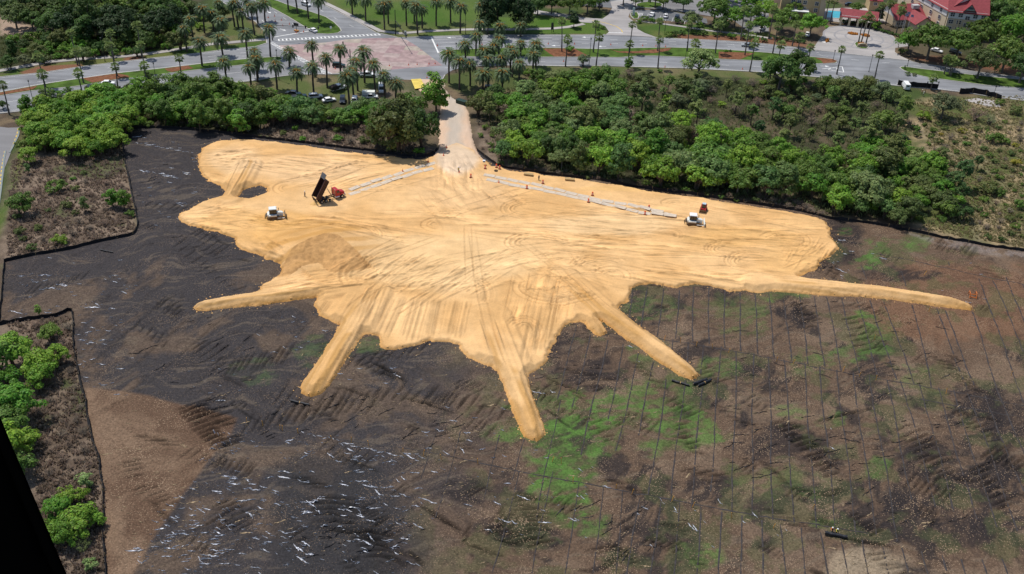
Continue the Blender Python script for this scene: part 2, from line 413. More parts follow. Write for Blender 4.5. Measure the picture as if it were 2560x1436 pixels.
FENCE_RIGHT = [(1192, 376), (1211, 393), (1236, 410), (1256, 419), (1280, 423), (1355, 434), (1430, 444), (1505, 452), (1580, 467), (1656, 477), (1731, 487), (1806, 499), (1881, 510), (1920, 516), (1995, 528), (2045, 539), (2070, 547), (2120, 553), (2170, 559), (2221, 568), (2271, 578), (2321, 588), (2371, 599), (2421, 607), (2471, 617), (2521, 623), (2560, 629), (2660, 645)]
FIELD = FENCE_TOP + FENCE_RIGHT + [(2760, 700), (2960, 1150), (3000, 1700), (1500, 1700), (280, 1700)] + FENCE_LOW[::-1][1:] + FENCE_EDGE[::-1] + FENCE_ISLAND[::-1][1:-1]
fw = [p[:2] for p in lw(FIELD)]
xs = [p[0] for p in fw]; ys = [p[1] for p in fw]
FG = Grid(min(xs) - 1, max(xs) + 1, min(ys) - 1, max(ys) + 1, 0.32)
X, Y = FG.X, FG.Y
fd = pdist(fw, X, Y)
# photo coordinates of every grid point, to lay out soil zones where the photo has them
def pxgrid(X, Y, z=0.0):
    dx = X - CAM.x; dy = Y - CAM.y; dz = z - CAM.z
    w_ = dx * FWD.x + dy * FWD.y + dz * FWD.z
    return 1280 + FPX * (dx * RT.x + dy * RT.y + dz * RT.z) / w_, 718 - FPX * (dx * UP.x + dy * UP.y + dz * UP.z) / w_
fU, fV = pxgrid(X, Y)
wx = (fbm(X, Y, 16, 60) - .5) * 14; wy = (fbm(X, Y, 16, 61) - .5) * 14
a = fbm(X + wx, Y + wy, 9, 50, 5, .6); b = fbm(X, Y, 3, 51, 4, .6)
# right = brown chipped soil, left = dark fabric
side = sm(fU + (fV - 900) * .35 + (a - .5) * 500, 950, 1500)
FG.C[..., :3] = mixc((0.043, 0.038, 0.039), (0.110, 0.072, 0.048), side)
FG.C[..., 3] = .45 + .5 * side
# streaks combed across the ground by the machines: direction swings from place to place
def combed(seed, ang, s, k=6):
    ca, sa_ = math.cos(ang), math.sin(ang)
    u = (X + wx) * ca + (Y + wy) * sa_; v = -(X + wx) * sa_ + (Y + wy) * ca
    return fbm(u / k, v, s, seed, 4, .6)
c1 = combed(70, .5, 1.3); c2 = combed(71, -.35, 1.3); c3 = combed(72, 1.1, 1.5)
reg = sm(fbm(X, Y, 30, 73), .42, .58); reg2 = sm(fbm(X, Y, 26, 74), .45, .6)
cs = c1 * (1 - reg) + c2 * reg; cs = cs * (1 - reg2) + c3 * reg2
patch = sm(a, .45, .62)
brown = patch * (1 - side) * sm(fV, 560, 720)
FG.blend(brown * .85, (0.105, 0.074, 0.053))
dk = sm(cs, .50, .66)
FG.blend(dk * (.55 * side + .35 * (1 - side)) * sm(b, .3, .6), (0.030, 0.024, 0.022))
FG.blend(sm(fbm(X, Y, 12, 77, 4), .55, .68) * side * .6, (0.165, 0.115, 0.078))
FG.blend(sm(combed(78, .2, .9, 8), .60, .70) * .35, (0.16, 0.125, 0.09))
mm_ = sm(fbm(X + wx * .6, Y, 14, 170, 5, .6), .5, .6) * side * sm(fV, 600, 700)
FG.blend(mm_ * .9 * sm(combed(171, .9, 1.6, 4), .38, .55), (0.033, 0.026, 0.024))
# bare brown triangle bottom left
def fpoly(pts, f=.8, nz=0.0): 
    d = pdist([p[:2] for p in lw(pts)], X, Y)
    if nz: d = d + (fbm(X, Y, 5, 81) - .5) * nz
    return sm(d, -f, f)
tri = fpoly([(213, 968), (300, 980), (370, 990), (430, 1008), (520, 1030), (592, 1046), (575, 1090), (545, 1125), (500, 1180), (440, 1265), (370, 1370), (330, 1440), (260, 1640), (200, 1640), (200, 1200)], .5, 1.0)
tcol = mixc((0.11, 0.067, 0.043), (0.175, 0.115, 0.075), sm(a, .35, .65))
FG.C[..., :3] = FG.C[..., :3] * (1 - tri[..., None]) + tcol * tri[..., None]
FG.C[..., 3] = np.maximum(FG.C[..., 3], tri)
corner = fpoly([(430, 1010), (592, 1046), (575, 1095), (540, 1120), (470, 1075)], .6)
FG.blend(corner * .5, (0.085, 0.05, 0.033))
# dark graded mound bottom centre
def ell(cu, cv, ru, rv, nz=.5, seed=90):
    d = np.hypot((fU - cu) / ru, (fV - cv) / rv) + (fbm(X, Y, 5, seed, 5, .6) - .5) * nz
    return sm(-d, -1.05, -.6)
dm = np.maximum(ell(850, 1330, 230, 190, .6), ell(820, 1190, 180, 60, .6))
FG.blend(dm * .75, (0.030, 0.029, 0.031))
FG.Z += 0.9 * ell(960, 1360, 130, 80, .2)
FG.blend(ell(2170, 1420, 120, 60, .8) * .75, (0.30, 0.235, 0.16))
FG.blend(ell(2420, 760, 330, 120, .6) * .55, (0.185, 0.095, 0.052))
for cu, cv, ru, rv in ((2530, 1050, 90, 90), (1960, 1110, 110, 60), (2290, 1270, 110, 50), (2450, 1000, 70, 60), (1470, 930, 110, 60), (1400, 870, 80, 50), (2330, 1150, 130, 60), (2480, 1190, 110, 80), (2180, 1330, 90, 50), (2050, 1160, 80, 40), (2420, 1330, 120, 60), (1990, 790, 60, 26), (2240, 860, 70, 20), (1650, 1330, 90, 40), (1160, 1240, 80, 40), (1330, 1340, 110, 40), (2080, 620, 90, 60), (2100, 590, 60, 60), (2280, 690, 100, 20)):
    FG.blend(ell(cu, cv, ru, rv, 1.2, cu % 50) * .82 * (.3 + .7 * sm(c1, .38, .52)), (0.026, 0.021, 0.021))
for cu, cv, ru, rv, am in ((1420, 1130, 120, 75, 1), (1400, 1230, 70, 95, 1), (1440, 1080, 90, 70, .9), (1500, 1040, 130, 60, .75), (1700, 1070, 130, 70, .8), (1620, 1020, 120, 60, .6), (1470, 1300, 60, 45, .6),
                           (2160, 800, 45, 25, .8), (2185, 850, 60, 40, .7), (2110, 880, 60, 30, .5), (2170, 660, 40, 20, .9), (2210, 620, 60, 25, .7), (2300, 610, 50, 20, .55), (2110, 580, 20, 10, .7),
                           (1330, 1010, 90, 20, .5), (1260, 1080, 60, 25, .5), (1760, 1390, 60, 35, .7), (2200, 1170, 50, 30, .6), (1980, 1030, 70, 20, .5), (2080, 1050, 40, 20, .5), (1640, 770, 80, 40, .4), (1850, 790, 70, 50, .4),
                           (1980, 730, 60, 25, .6), (930, 870, 40, 25, .4), (800, 880, 60, 40, .3), (640, 930, 60, 30, .3), (2050, 900, 80, 40, .4), (1800, 920, 60, 30, .5), (1950, 1200, 120, 50, .35), (2300, 950, 80, 40, .4), (1840, 1290, 40, 20, .4), (1280, 1090, 40, 20, .5), (1600, 880, 40, 30, .5), (1690, 960, 40, 20, .5), (2060, 1310, 40, 15, .4)):
    g = ell(cu, cv, ru * 1.1, rv * 1.1, 1.7, (cu * 3) % 60) * am * (.12 + .88 * sm(c1 * .45 + b * .3 + fbm(X, Y, 1.2, 97, 3, .7) * .25, .42, .56))
    FG.C[..., :3] = FG.C[..., :3] * (1 - g[..., None] * .86) + mixc((0.060, 0.105, 0.026), (0.082, 0.165, 0.034), sm(b, .35, .65)) * g[..., None] * .86
    FG.C[..., 3] *= 1 - g * .8
FG.blend(sm(fbm(X, Y, 6, 95, 5, .6), .52, .64) * side * .45 * sm(fV, 540, 600), (0.065, 0.078, 0.03))
# pale seam of sand under the right fence, pale dust near the road
fence_r = fpoly([(2240, 575), (2321, 590), (2421, 609), (2521, 625), (2600, 636), (2600, 650), (2500, 640), (2400, 625), (2300, 600)], 1.2, 2.5)
FG.blend(fence_r * .35 * sm(b, .4, .6), (0.32, 0.28, 0.26))
FG.Z += (a - .5) * .5 + (cs - .5) * .55 + (b - .5) * .15
# ruts: clusters of short parallel scrapes
def rut(depth, wid, cf=.55):
    def fn(lat, al, L, X_, Y_):
        t = np.sin(np.pi * np.clip(al / L, 0, 1)) ** .5
        g = np.exp(-(lat / wid) ** 2)
        be = np.exp(-((np.abs(lat) - wid * 2) / wid) ** 2)
        return (-depth * g + depth * .5 * be) * t, 1 - (1 - cf) * g * t
    return fn
def scrapes(cu, cv, n, du, dv, lu, lv, depth=.28, wid=.38, cf=.45, bend=0.0):
    wid *= .72; depth *= 1.25; cf *= .8
    """n scrapes starting at photo (cu,cv), stepping (du,dv), each running (lu,lv)"""
    for k in range(n):
        j = random.random
        u0 = cu + du * k + (j() - .5) * 6; v0 = cv + dv * k + (j() - .5) * 6; s_ = .7 + .6 * j()
        pts = []
        for q_ in range(6):
            t = q_ / 5
            pts.append(P(u0 + lu * t * s_ - lv * bend * t * t, v0 + lv * t * s_ + lu * bend * t * t)[:2])
        FG.stroke(pts, 2.0, rut(depth, wid, cf))
scrapes(440, 1028, 11, 9, 10, 74, -24, .7, .5, .16)
scrapes(470, 1030, 6, 16, 7, 60, -18, .5, .45, .2)
scrapes(600, 1090, 12, 22, -4, 40, -62, .3, .4)
scrapes(680, 1020, 10, 26, 2, 34, -50, .25, .4)
scrapes(930, 1000, 10, 24, 3, 34, -44, .3, .42)
scrapes(1060, 1010, 9, 26, 6, 34, -48, .25)
scrapes(560, 940, 10, 16, -3, 30, -48, .25)
scrapes(860, 930, 8, 26, -6, 40, -50, .22)
scrapes(470, 880, 6, 12, 10, 60, -40, .2)
scrapes(1275, 1240, 10, 4, 10, 70, -20, .25, .4, .5, .3)
scrapes(1200, 1330, 8, 16, 6, 60, -32, .3, .45, .4, .3)
scrapes(760, 1250, 7, 6, 14, 120, -26, .35, .5, .5, .35)
scrapes(850, 1330, 7, 10, 12, 110, -20, .4, .5, .5, .35)
scrapes(1925, 1060, 12, 12, 12, 55, -16, .4, .45, .4)
scrapes(2040, 1060, 8, 14, -3, 40, -18, .25)
scrapes(2080, 700, 8, -8, -11, 36, 14, .3)
scrapes(1975, 770, 8, 4, 7, 50, -10, .25)
scrapes(2100, 800, 7, 6, 14, 60, -12, .3)
scrapes(2020, 620, 6, -2, 8, 40, 20, .2)
scrapes(300, 1160, 4, 3, 12, 60, -12, .2)
scrapes(1600, 1360, 6, 16, 5, 40, -22, .2)
scrapes(2240, 1080, 10, 10, 14, 60, -24, .3)
scrapes(2330, 900, 8, 12, 10, 60, 14, .3)
scrapes(2420, 1180, 8, 10, 14, 50, -22, .3)
scrapes(1300, 940, 8, 10, 6, -30, 40, .2)
scrapes(1700, 1180, 6, 16, 3, 42, -10, .2)
scrapes(60, 740, 8, 20, -5, 26, -26, .2)
scrapes(360, 520, 8, 18, 2, 30, -20, .15)
for k in range(150):
    cu = random.uniform(300, 2600); cv = random.uniform(560, 1430); al = random.uniform(-.9, .5); L = random.uniform(25, 60) * (cv + 900) / 1900
    scrapes(cu, cv, random.randint(2, 7), random.uniform(8, 18), random.uniform(3, 12), L * math.cos(al), L * math.sin(al), random.uniform(.12, .28), random.uniform(.28, .42), .5, random.uniform(-.2, .2))
# long faint drag lines over the left half
for k in range(11):
    u0 = 100 + k * 92 + random.uniform(-25, 25); pts = [P(u0 - t * 300 + 10 * math.sin(k), 700 + k * 6 + t * 260)[:2] for t in np.linspace(0, 1, 8)]
    FG.stroke(pts[::-1], 1.4, rut(.06, .35, .72))
FG.Z += .06
FG.Z = np.where(fd > 0, FG.Z * sm(fd, 0, 3) + .05, -.3)
FG.Z = np.maximum(FG.Z, np.where(fd > 0, -.02 + .001 * 0, -.3))
FIELDM = ground_mat('cleared_soil', 2.4, 0.62, chip=(0.27, 0.19, 0.125), chip_scale=2.6, chip_thr=.30, bump=0.8)

# ================================================================== SAND FILL
SAND = [(493, 400), (497, 382), (507, 370), (525, 360), (550, 352), (590, 350), (640, 350), (690, 355), (740, 362), (790, 370), (840, 377), (890, 383), (940, 389), (990, 394), (1030, 398), (1060, 398), (1080, 392), (1097, 374),
        (1140, 355), (1188, 374), (1196, 387), (1212, 400), (1237, 417), (1280, 427), (1330, 433), (1380, 440), (1430, 447), (1480, 453), (1530, 461), (1580, 471), (1630, 479), (1680, 485), (1730, 493), (1780, 500), (1830, 508), (1880, 516), (1920, 521), (1960, 528), (2010, 537), (2045, 544), (2065, 555), (2075, 570), (2083, 587), (2081, 600), (2090, 612), (2096, 627), (2085, 640), (2065, 650), (2055, 657), (2054, 668), (2040, 673), (2020, 682), (1996, 692),
        (2020, 697), (2080, 702), (2150, 712), (2220, 719), (2290, 729), (2340, 738), (2380, 748), (2405, 756), (2422, 764), (2434, 772), (2428, 777), (2390, 773), (2330, 766), (2280, 759), (2230, 750), (2150, 743), (2080, 741), (2000, 735), (1940, 730), (1915, 731),
        (1900, 735), (1880, 733), (1862, 727), (1850, 730), (1820, 731), (1800, 723), (1770, 716), (1740, 714), (1712, 716), (1695, 724), (1672, 721), (1650, 715), (1620, 713), (1600, 717), (1586, 722), (1580, 733), (1573, 742), (1577, 752), (1570, 758), (1555, 761), (1546, 772),
        (1600, 815), (1650, 850), (1700, 890), (1730, 918), (1745, 937), (1740, 946), (1727, 949), (1700, 940), (1670, 922), (1640, 902), (1600, 872), (1560, 847), (1530, 822), (1510, 808), (1500, 804), (1508, 815), (1518, 831), (1512, 838), (1500, 842), (1487, 838), (1470, 824), (1460, 810), (1450, 805),
        (1440, 807), (1425, 808), (1410, 822), (1398, 845), (1387, 867), (1375, 890), (1362, 910), (1340, 928), (1325, 936), (1320, 945),
        (1328, 975), (1336, 1002), (1346, 1030), (1356, 1055), (1364, 1080), (1358, 1093), (1345, 1102), (1325, 1102), (1307, 1092), (1297, 1070), (1290, 1050), (1280, 1030), (1272, 1005), (1262, 980), (1250, 950), (1240, 930), (1226, 917), (1208, 912), (1190, 904), (1170, 893), (1155, 880), (1140, 866), (1120, 859), (1095, 855), (1060, 858), (1040, 867), (1010, 873), (985, 876), (965, 875), (952, 868), (946, 853), (941, 842), (925, 837), (910, 838),
        (890, 866), (870, 895), (852, 925), (835, 950), (815, 976), (800, 988), (780, 993), (765, 991), (752, 984), (750, 970), (760, 950), (775, 930), (795, 900), (815, 870), (835, 840), (848, 815), (830, 806), (815, 799), (800, 791), (788, 778), (784, 765), (790, 752), (792, 745),
        (760, 749), (700, 757), (650, 765), (600, 769), (550, 774), (520, 778), (495, 779), (482, 774), (482, 767), (495, 759), (520, 752), (560, 743), (600, 736), (640, 730), (652, 726), (649, 716), (663, 704), (680, 696), (698, 686), (702, 676), (697, 663), (680, 655), (660, 650), (645, 638), (625, 633), (602, 624), (588, 612), (582, 599), (560, 591), (540, 581), (510, 577), (490, 570), (465, 560), (450, 552), (445, 545), (453, 535), (475, 520), (495, 508), (520, 500), (554, 492), (563, 479), (550, 465), (520, 456), (502, 442), (497, 427)]
HOLE = [(597, 494), (608, 478), (625, 469), (650, 465), (668, 470), (669, 481), (650, 488), (625, 497)]
sw = [p[:2] for p in lw(SAND)]
xs = [p[0] for p in sw]; ys = [p[1] for p in sw]
SG = Grid(min(xs) - 2, max(xs) + 2, min(ys) - 2, max(ys) + 2, 0.24)
X, Y = SG.X, SG.Y
sU, sV = pxgrid(X, Y, .9)
sdt = pdist(sw, X, Y)
lob = np.abs(fbm(X, Y, 5.5, 100, 2) - .5) * 2.2 + np.abs(vn(X, Y, 1.3, 101) - .5) * .5
RAMPS = [([(1220, 790), (1262, 900), (1300, 1000), (1335, 1085)], 5.0, .75), ([(1400, 690), (1500, 780), (1620, 868), (1730, 940)], 4.3, .9), ([(925, 730), (880, 800), (830, 880), (775, 975)], 4.6, .8), ([(860, 715), (720, 738), (600, 752), (490, 771)], 3.2, .6),
         ([(1900, 705), (2050, 718), (2200, 732), (2420, 768)], 3.8, .6), ([(572, 492), (596, 455), (622, 408)], 3.2, .7), ([(1456, 770), (1480, 800), (1505, 835)], 2.6, .45)]
rd = np.full(X.shape, 1e9)          # distance to the straight ramps, whose edges stay clean
for pts_, wd_, h_ in RAMPS:
    q = [p[:2] for p in lw(pts_, 1.0)]
    for (x1, y1), (x2, y2) in zip(q[:-1], q[1:]):
        L = (x2 - x1) ** 2 + (y2 - y1) ** 2; t = np.clip(((X - x1) * (x2 - x1) + (Y - y1) * (y2 - y1)) / L, 0, 1)
        rd = np.minimum(rd, np.hypot(X - x1 - t * (x2 - x1), Y - y1 - t * (y2 - y1)) - wd_)
free = sm(rd, 1.0, 4.0)
rag = (fbm(X, Y, .9, 160, 3, .6) - .5) * .55 + (fbm(X, Y, 3.2, 161, 3) - .5) * .5
sdn = sdt + (lob - .50) * 1.3 * free + rag
hd = pdist([p[:2] for p in lw(HOLE)], X, Y)
sdn = np.minimum(sdn, -hd + (fbm(X, Y, 2, 102) - .5) * .8)
TOPZ = .75 + .5 * (fbm(X, Y, 25, 103, 3) - .5)
# the long ramps pushed out over the field stand a little higher
top_h = .62 + .35 * (fbm(X, Y, 25, 103, 3) - .5) + .62 * sm(-rd, -1.5, 0)
slope = .60 + .12 * (fbm(X, Y, 2.0, 162) - .5)
SG.Z = np.minimum(np.maximum(sdn, 0) * slope, top_h)
SG.Z += (fbm(X, Y, 5, 104, 3) - .5) * .06 * sm(sdn, 0, 4)
slope_shade = sm(top_h - np.maximum(sdn, 0) * slope, .0, .2) * (sdn > 0)
def ramp(wd, h):
    ph = [random.uniform(0, 6) for _ in range(3)]
    def fn(lat, al, L, X_, Y_):
        e = sm(al, 0, 6); A = np.abs(lat)
        up = np.clip((wd * .78 - A) / .8, 0, 1) * h * .35
        berm = np.exp(-((A - wd * .62) / .28) ** 2) * .20
        ln = .05 * np.sin(lat * 5.2 + ph[0]) * (A < wd * .6)
        cf = 1 - .13 * e * sm(np.sin(lat * 2.9 + ph[1]), .1, .8) * (A < wd * .6) - .16 * e * np.exp(-((lat - wd * .80) / .35) ** 2) - .10 * e * np.exp(-((lat + wd * .45) / .2) ** 2)
        return (up + berm + ln) * e, cf
    return fn
for pts, wd, h in RAMPS: SG.stroke([p[:2] for p in lw(pts, 1.0)], wd + .3, ramp(wd, h))
SG.Z *= sm(sdn, -.1, .5)
# stockpile beside the left bulldozer
def bump(cu, cv, rx, ry, ang, h, z=1.0, pw=1.0, nz=0.0):
    c = P(cu, cv, z); ca, s_ = math.cos(ang), math.sin(ang)
    dx = X - c.x; dy = Y - c.y
    q_ = np.sqrt(((dx * ca + dy * s_) / rx) ** 2 + ((-dx * s_ + dy * ca) / ry) ** 2)
    if nz: q_ = q_ + (fbm(X, Y, 3, 120) - .5) * nz
    return h * np.clip(1 - q_, 0, 1) ** pw, q_
PILE = np.zeros_like(X); PFACE = np.zeros_like(X)
def heap(pts, top, fs, bs):
    """ridge with a steep loose face on one side and a graded ramp on the other"""
    q = [p[:2] for p in lw(pts, 2.5)]; bd = np.full(X.shape, 1e9); lat = np.zeros(X.shape); tt = np.zeros(X.shape); n = len(q) - 1
    for i_, ((x1, y1), (x2, y2)) in enumerate(zip(q[:-1], q[1:])):
        L = (x2 - x1) ** 2 + (y2 - y1) ** 2; t = np.clip(((X - x1) * (x2 - x1) + (Y - y1) * (y2 - y1)) / L, 0, 1)
        d = np.hypot(X - x1 - t * (x2 - x1), Y - y1 - t * (y2 - y1)); m_ = d < bd
        sg = np.sign((X - x1) * (y2 - y1) - (Y - y1) * (x2 - x1)); lat = np.where(m_, d * sg, lat); tt = np.where(m_, (i_ + t) / n, tt); bd = np.minimum(bd, d)
    nz_ = (fbm(X, Y, 5, 121, 4, .6) - .5) * 2.2
    prof = np.interp(tt, [0, .25, .6, 1], [.45, .85, 1.0, .9]) * top
    h = prof - np.where(lat > 0, fs, bs) * np.maximum(bd + nz_, 0)
    return np.maximum(h, 0), (lat > 0) & (h > .12)
h1, f1 = heap([(700, 650), (735, 622), (775, 604), (815, 594), (845, 596), (868, 612)], 3.3, .27, .20)
h2, _ = heap([(650, 585), (690, 620), (735, 650)], 1.6, .3, .14)
PILE = np.maximum(h1, h2); PFACE = f1 * 1.0
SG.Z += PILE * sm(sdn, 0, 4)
# colour
n_a = fbm(X, Y, 14, 110, 4); n_b = fbm(X, Y, 3, 111, 4, .6)
SG.C[..., :3] = mixc((0.71, 0.445, 0.208), (0.625, 0.37, 0.155), sm(n_a, .35, .65))
def sell(cu, cv, ru, rv, nz=.4, seed=130):
    d = np.hypot((sU - cu) / ru, (sV - cv) / rv) + (fbm(X, Y, 6, seed, 4) - .5) * nz
    return sm(-d, -1.1, -.6)
for cu, cv, ru, rv, c_, am in ((1160, 470, 150, 60, (0.64, 0.42, 0.22), .6), (1140, 395, 60, 45, (0.62, 0.50, 0.38), .75), (760, 590, 150, 40, (0.56, 0.31, 0.10), .7), (600, 560, 130, 45, (0.66, 0.38, 0.14), .6), (700, 545, 90, 25, (0.55, 0.30, 0.09), .6),
                               (1850, 590, 170, 30, (0.62, 0.36, 0.13), .6), (1990, 640, 100, 50, (0.64, 0.38, 0.15), .6), (2000, 560, 90, 25, (0.70, 0.44, 0.20), .5), (1700, 578, 60, 14, (0.56, 0.33, 0.14), .6), (1100, 650, 260, 80, (0.76, 0.53, 0.28), .5), (760, 420, 180, 40, (0.72, 0.50, 0.29), .5),
                               (1530, 560, 200, 30, (0.76, 0.54, 0.30), .5), (590, 400, 80, 40, (0.74, 0.52, 0.30), .5), (1560, 470, 150, 8, (0.68, 0.42, 0.17), .7), (1800, 500, 120, 10, (0.70, 0.44, 0.2), .4), (1740, 625, 200, 12, (0.6, 0.36, 0.15), .35)):
    SG.blend(sell(cu, cv, ru, rv, .5, cu % 40) * am, c_)
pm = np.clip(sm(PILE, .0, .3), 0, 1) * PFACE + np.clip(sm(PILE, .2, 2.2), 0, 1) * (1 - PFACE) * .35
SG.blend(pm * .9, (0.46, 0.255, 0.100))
SG.C[..., :3] *= (1 + (n_b - .5) * .30 + (fbm(X + (n_a - .5) * 20, Y * 3, 6, 141, 4, .65) - .5) * .28)[..., None]
SG.Z += PFACE * (fbm(X, Y, .9, 140, 3) - .5) * .45
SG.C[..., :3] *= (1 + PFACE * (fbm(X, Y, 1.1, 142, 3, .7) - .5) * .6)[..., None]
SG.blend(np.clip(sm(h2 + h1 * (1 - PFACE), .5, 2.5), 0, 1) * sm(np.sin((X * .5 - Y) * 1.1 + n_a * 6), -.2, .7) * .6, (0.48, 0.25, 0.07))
# marks left by blade and track
def blade(wd, hb=.13, cf=.86, tr=1):
    ph = random.random() * 6
    def fn(lat, al, L, X_, Y_):
        e = np.sin(np.pi * np.clip(al / L, 0, 1)) ** .4
        bm = np.exp(-((lat - wd) / .20) ** 2) + .6 * np.exp(-((lat + wd) / .17) ** 2)
        dip = np.exp(-(lat / (wd * .8)) ** 4)
        return (hb * bm - hb * .35 * dip) * e, (1 - (1 - cf) * (np.exp(-((lat - wd - .25) / .2) ** 2)) * e) * (1 + .06 * dip * e)
    return fn
def tracks(cf=.84, gap=.95, dep=.09):
    def fn(lat, al, L, X_, Y_):
        e = np.clip(np.sin(np.pi * np.clip(al / L, 0, 1)) * 4, 0, 1)
        g = np.exp(-((np.abs(lat) - gap) / .25) ** 4)
        ed = np.exp(-((np.abs(lat) - gap - .38) / .13) ** 2) + np.exp(-((np.abs(lat) - gap + .38) / .13) ** 2) * .5
        rip = .5 + .5 * np.sin(al * 2 * PI / .8)
        return (-dep * g * (.85 + .15 * rip) + ed * dep * .9) * e, 1 - (1 - cf) * g * e * (.85 + .15 * rip)
    return fn
def lineb(hb=.22, cf=.78):
    def fn(lat, al, L, X_, Y_):
        e = np.sin(np.pi * np.clip(al / L, 0, 1)) ** .6
        g = np.exp(-(lat / .17) ** 2)
        return (hb * g - hb * .4 * np.exp(-((lat + .4) / .2) ** 2)) * e, 1 - (1 - cf) * np.exp(-((lat - .22) / .2) ** 2) * e  # thin shadow line beside the berm, put into the colour
    return fn
def zone(cu, cv, ru, rv, n, ang, da, L0, L1, kind, bend=.0):
    if kind == 'b': L0 *= .5
    for k in range(int(n * 2.2) if kind == 'b' else n):
        r = math.sqrt(random.random()); t = random.random() * 2 * PI
        u = cu + ru * r * math.cos(t); v = cv + rv * r * math.sin(t)
        an = ang + random.uniform(-da, da); L = random.uniform(L0, L1); bd = random.uniform(-bend, bend)
        pts = []
        for q_ in range(7):
            s_ = (q_ / 6 - .5) * L; pts.append(P(u + s_ * math.cos(an) - bd * s_ * s_ / L * math.sin(an), v + s_ * math.sin(an) + bd * s_ * s_ / L * math.cos(an), .9)[:2])
        SG.stroke(pts, 3.4, tracks(.84) if kind == 't' else (lineb(random.uniform(.14, .32), random.uniform(.80, .93)) if k % 2 else blade(random.uniform(1.0, 1.8), random.uniform(.08, .17), .86)))
D = math.radians
zone(590, 395, 80, 30, 22, D(-3), D(6), 60, 150, 'b')
zone(520, 440, 40, 14, 8, D(15), D(10), 40, 90, 'b')
zone(760, 400, 200, 26, 26, D(5), D(5), 80, 240, 'b', .05)
zone(900, 440, 160, 40, 22, D(-10), D(14), 50, 150, 'b', .1)
zone(560, 545, 100, 34, 34, D(2), D(14), 40, 110, 'b', .05)
zone(660, 620, 60, 26, 14, D(28), D(14), 30, 70, 'b', .1)
zone(800, 560, 140, 16, 16, D(10), D(6), 80, 200, 'b', .05)
zone(780, 708, 110, 22, 22, D(-7), D(5), 60, 180, 'b', .03)
zone(1000, 560, 220, 40, 20, D(4), D(6), 80, 260, 'b', .03)
zone(1180, 500, 140, 50, 26, D(20), D(40), 40, 120, 'b', .2)
zone(1500, 560, 300, 40, 26, D(5), D(5), 100, 300, 'b', .03)
zone(1600, 610, 260, 30, 26, D(5), D(5), 80, 260, 'b', .04)
zone(1900, 590, 150, 60, 30, D(6), D(8), 60, 200, 'b', .08)
zone(1700, 515, 330, 14, 20, D(9.5), D(3), 80, 220, 'b', .03)
zone(2020, 640, 60, 36, 16, D(-30), D(30), 30, 70, 'b', .2)
zone(1750, 680, 230, 22, 26, D(6), D(6), 60, 180, 'b', .05)
zone(980, 680, 150, 40, 16, D(-14), D(16), 50, 140, 'b', .15)
zone(1420, 690, 120, 60, 26, D(25), D(30), 50, 140, 'b', .3)
zone(1080, 690, 170, 50, 22, D(-30), D(8), 30, 90, 'b', .05)
zone(1250, 670, 200, 50, 26, D(-12), D(6), 30, 90, 'b', .05)
zone(1340, 760, 90, 60, 22, D(105), D(6), 30, 90, 'b', .05)
zone(1150, 440, 60, 40, 26, D(60), D(40), 30, 70, 'b', .2)
zone(1060, 680, 180, 70, 9, D(-28), D(12), 90, 220, 't', .05)
zone(1380, 560, 220, 60, 12, D(3), D(10), 120, 260, 't', .05)
# strips pushed out towards the lower edge, fanned as in the photo
for u0, v0, u1, v1, n in ((960, 720, 925, 815, 5), (1010, 740, 965, 850, 6), (1060, 745, 1030, 850, 6), (1110, 745, 1090, 840, 6), (1160, 750, 1140, 845, 5), (1340, 800, 1320, 905, 5), (1370, 760, 1350, 890, 5), (1400, 740, 1375, 850, 4), (830, 750, 810, 790, 4)):
    for k in range(n):
        o_ = (k - n / 2) * 9 + random.uniform(-5, 5); v1_ = random.uniform(-20, 6); u0_ = random.uniform(-8, 8); SG.stroke([P(u0 + u0_ + o_ * .7 + (u1 - u0) * t, v0 + (v1 - v0 + v1_) * t, .9)[:2] for t in np.linspace(0, 1, 5)], 2.6, blade(random.uniform(.9, 1.3), .16, .80) if k % 2 else tracks(.82, .6, .06))
# loops where the machines turned
def loop(cu, cv, ru, rv, a0, a1, n=2):
    for k in range(n):
        g = 1 - .16 * k
        pts = [P(cu + ru * g * math.cos(t), cv + rv * g * math.sin(t), .9)[:2] for t in np.linspace(D(a0), D(a1), 22)]
        SG.stroke(pts, 3.0, tracks(.80, .8, .12))
        SG.stroke(pts, 3.0, blade(1.5, .16, .8))
for a_ in ((1345, 605, 75, 24, 120, 350, 2), (1320, 520, 60, 22, 80, 300, 2), (1410, 715, 120, 42, 40, 200, 2), (1310, 830, 40, 36, 200, 400, 2), (1195, 735, 30, 36, 240, 400, 2), (1500, 665, 70, 26, 190, 340, 2), (1820, 620, 50, 18, 60, 300, 2),
           (1880, 650, 60, 22, 100, 320, 2), (1960, 600, 60, 22, 200, 420, 1), (1670, 585, 30, 14, 220, 400, 2), (890, 590, 60, 20, 250, 380, 2), (880, 690, 24, 26, 120, 250, 2), (1690, 505, 30, 8, 150, 300, 1), (1100, 560, 40, 14, 100, 280, 1), (720, 470, 30, 14, 120, 280, 1), (1530, 690, 40, 22, 200, 380, 1), (1020, 700, 70, 20, 20, 150, 1)):
    loop(*a_)
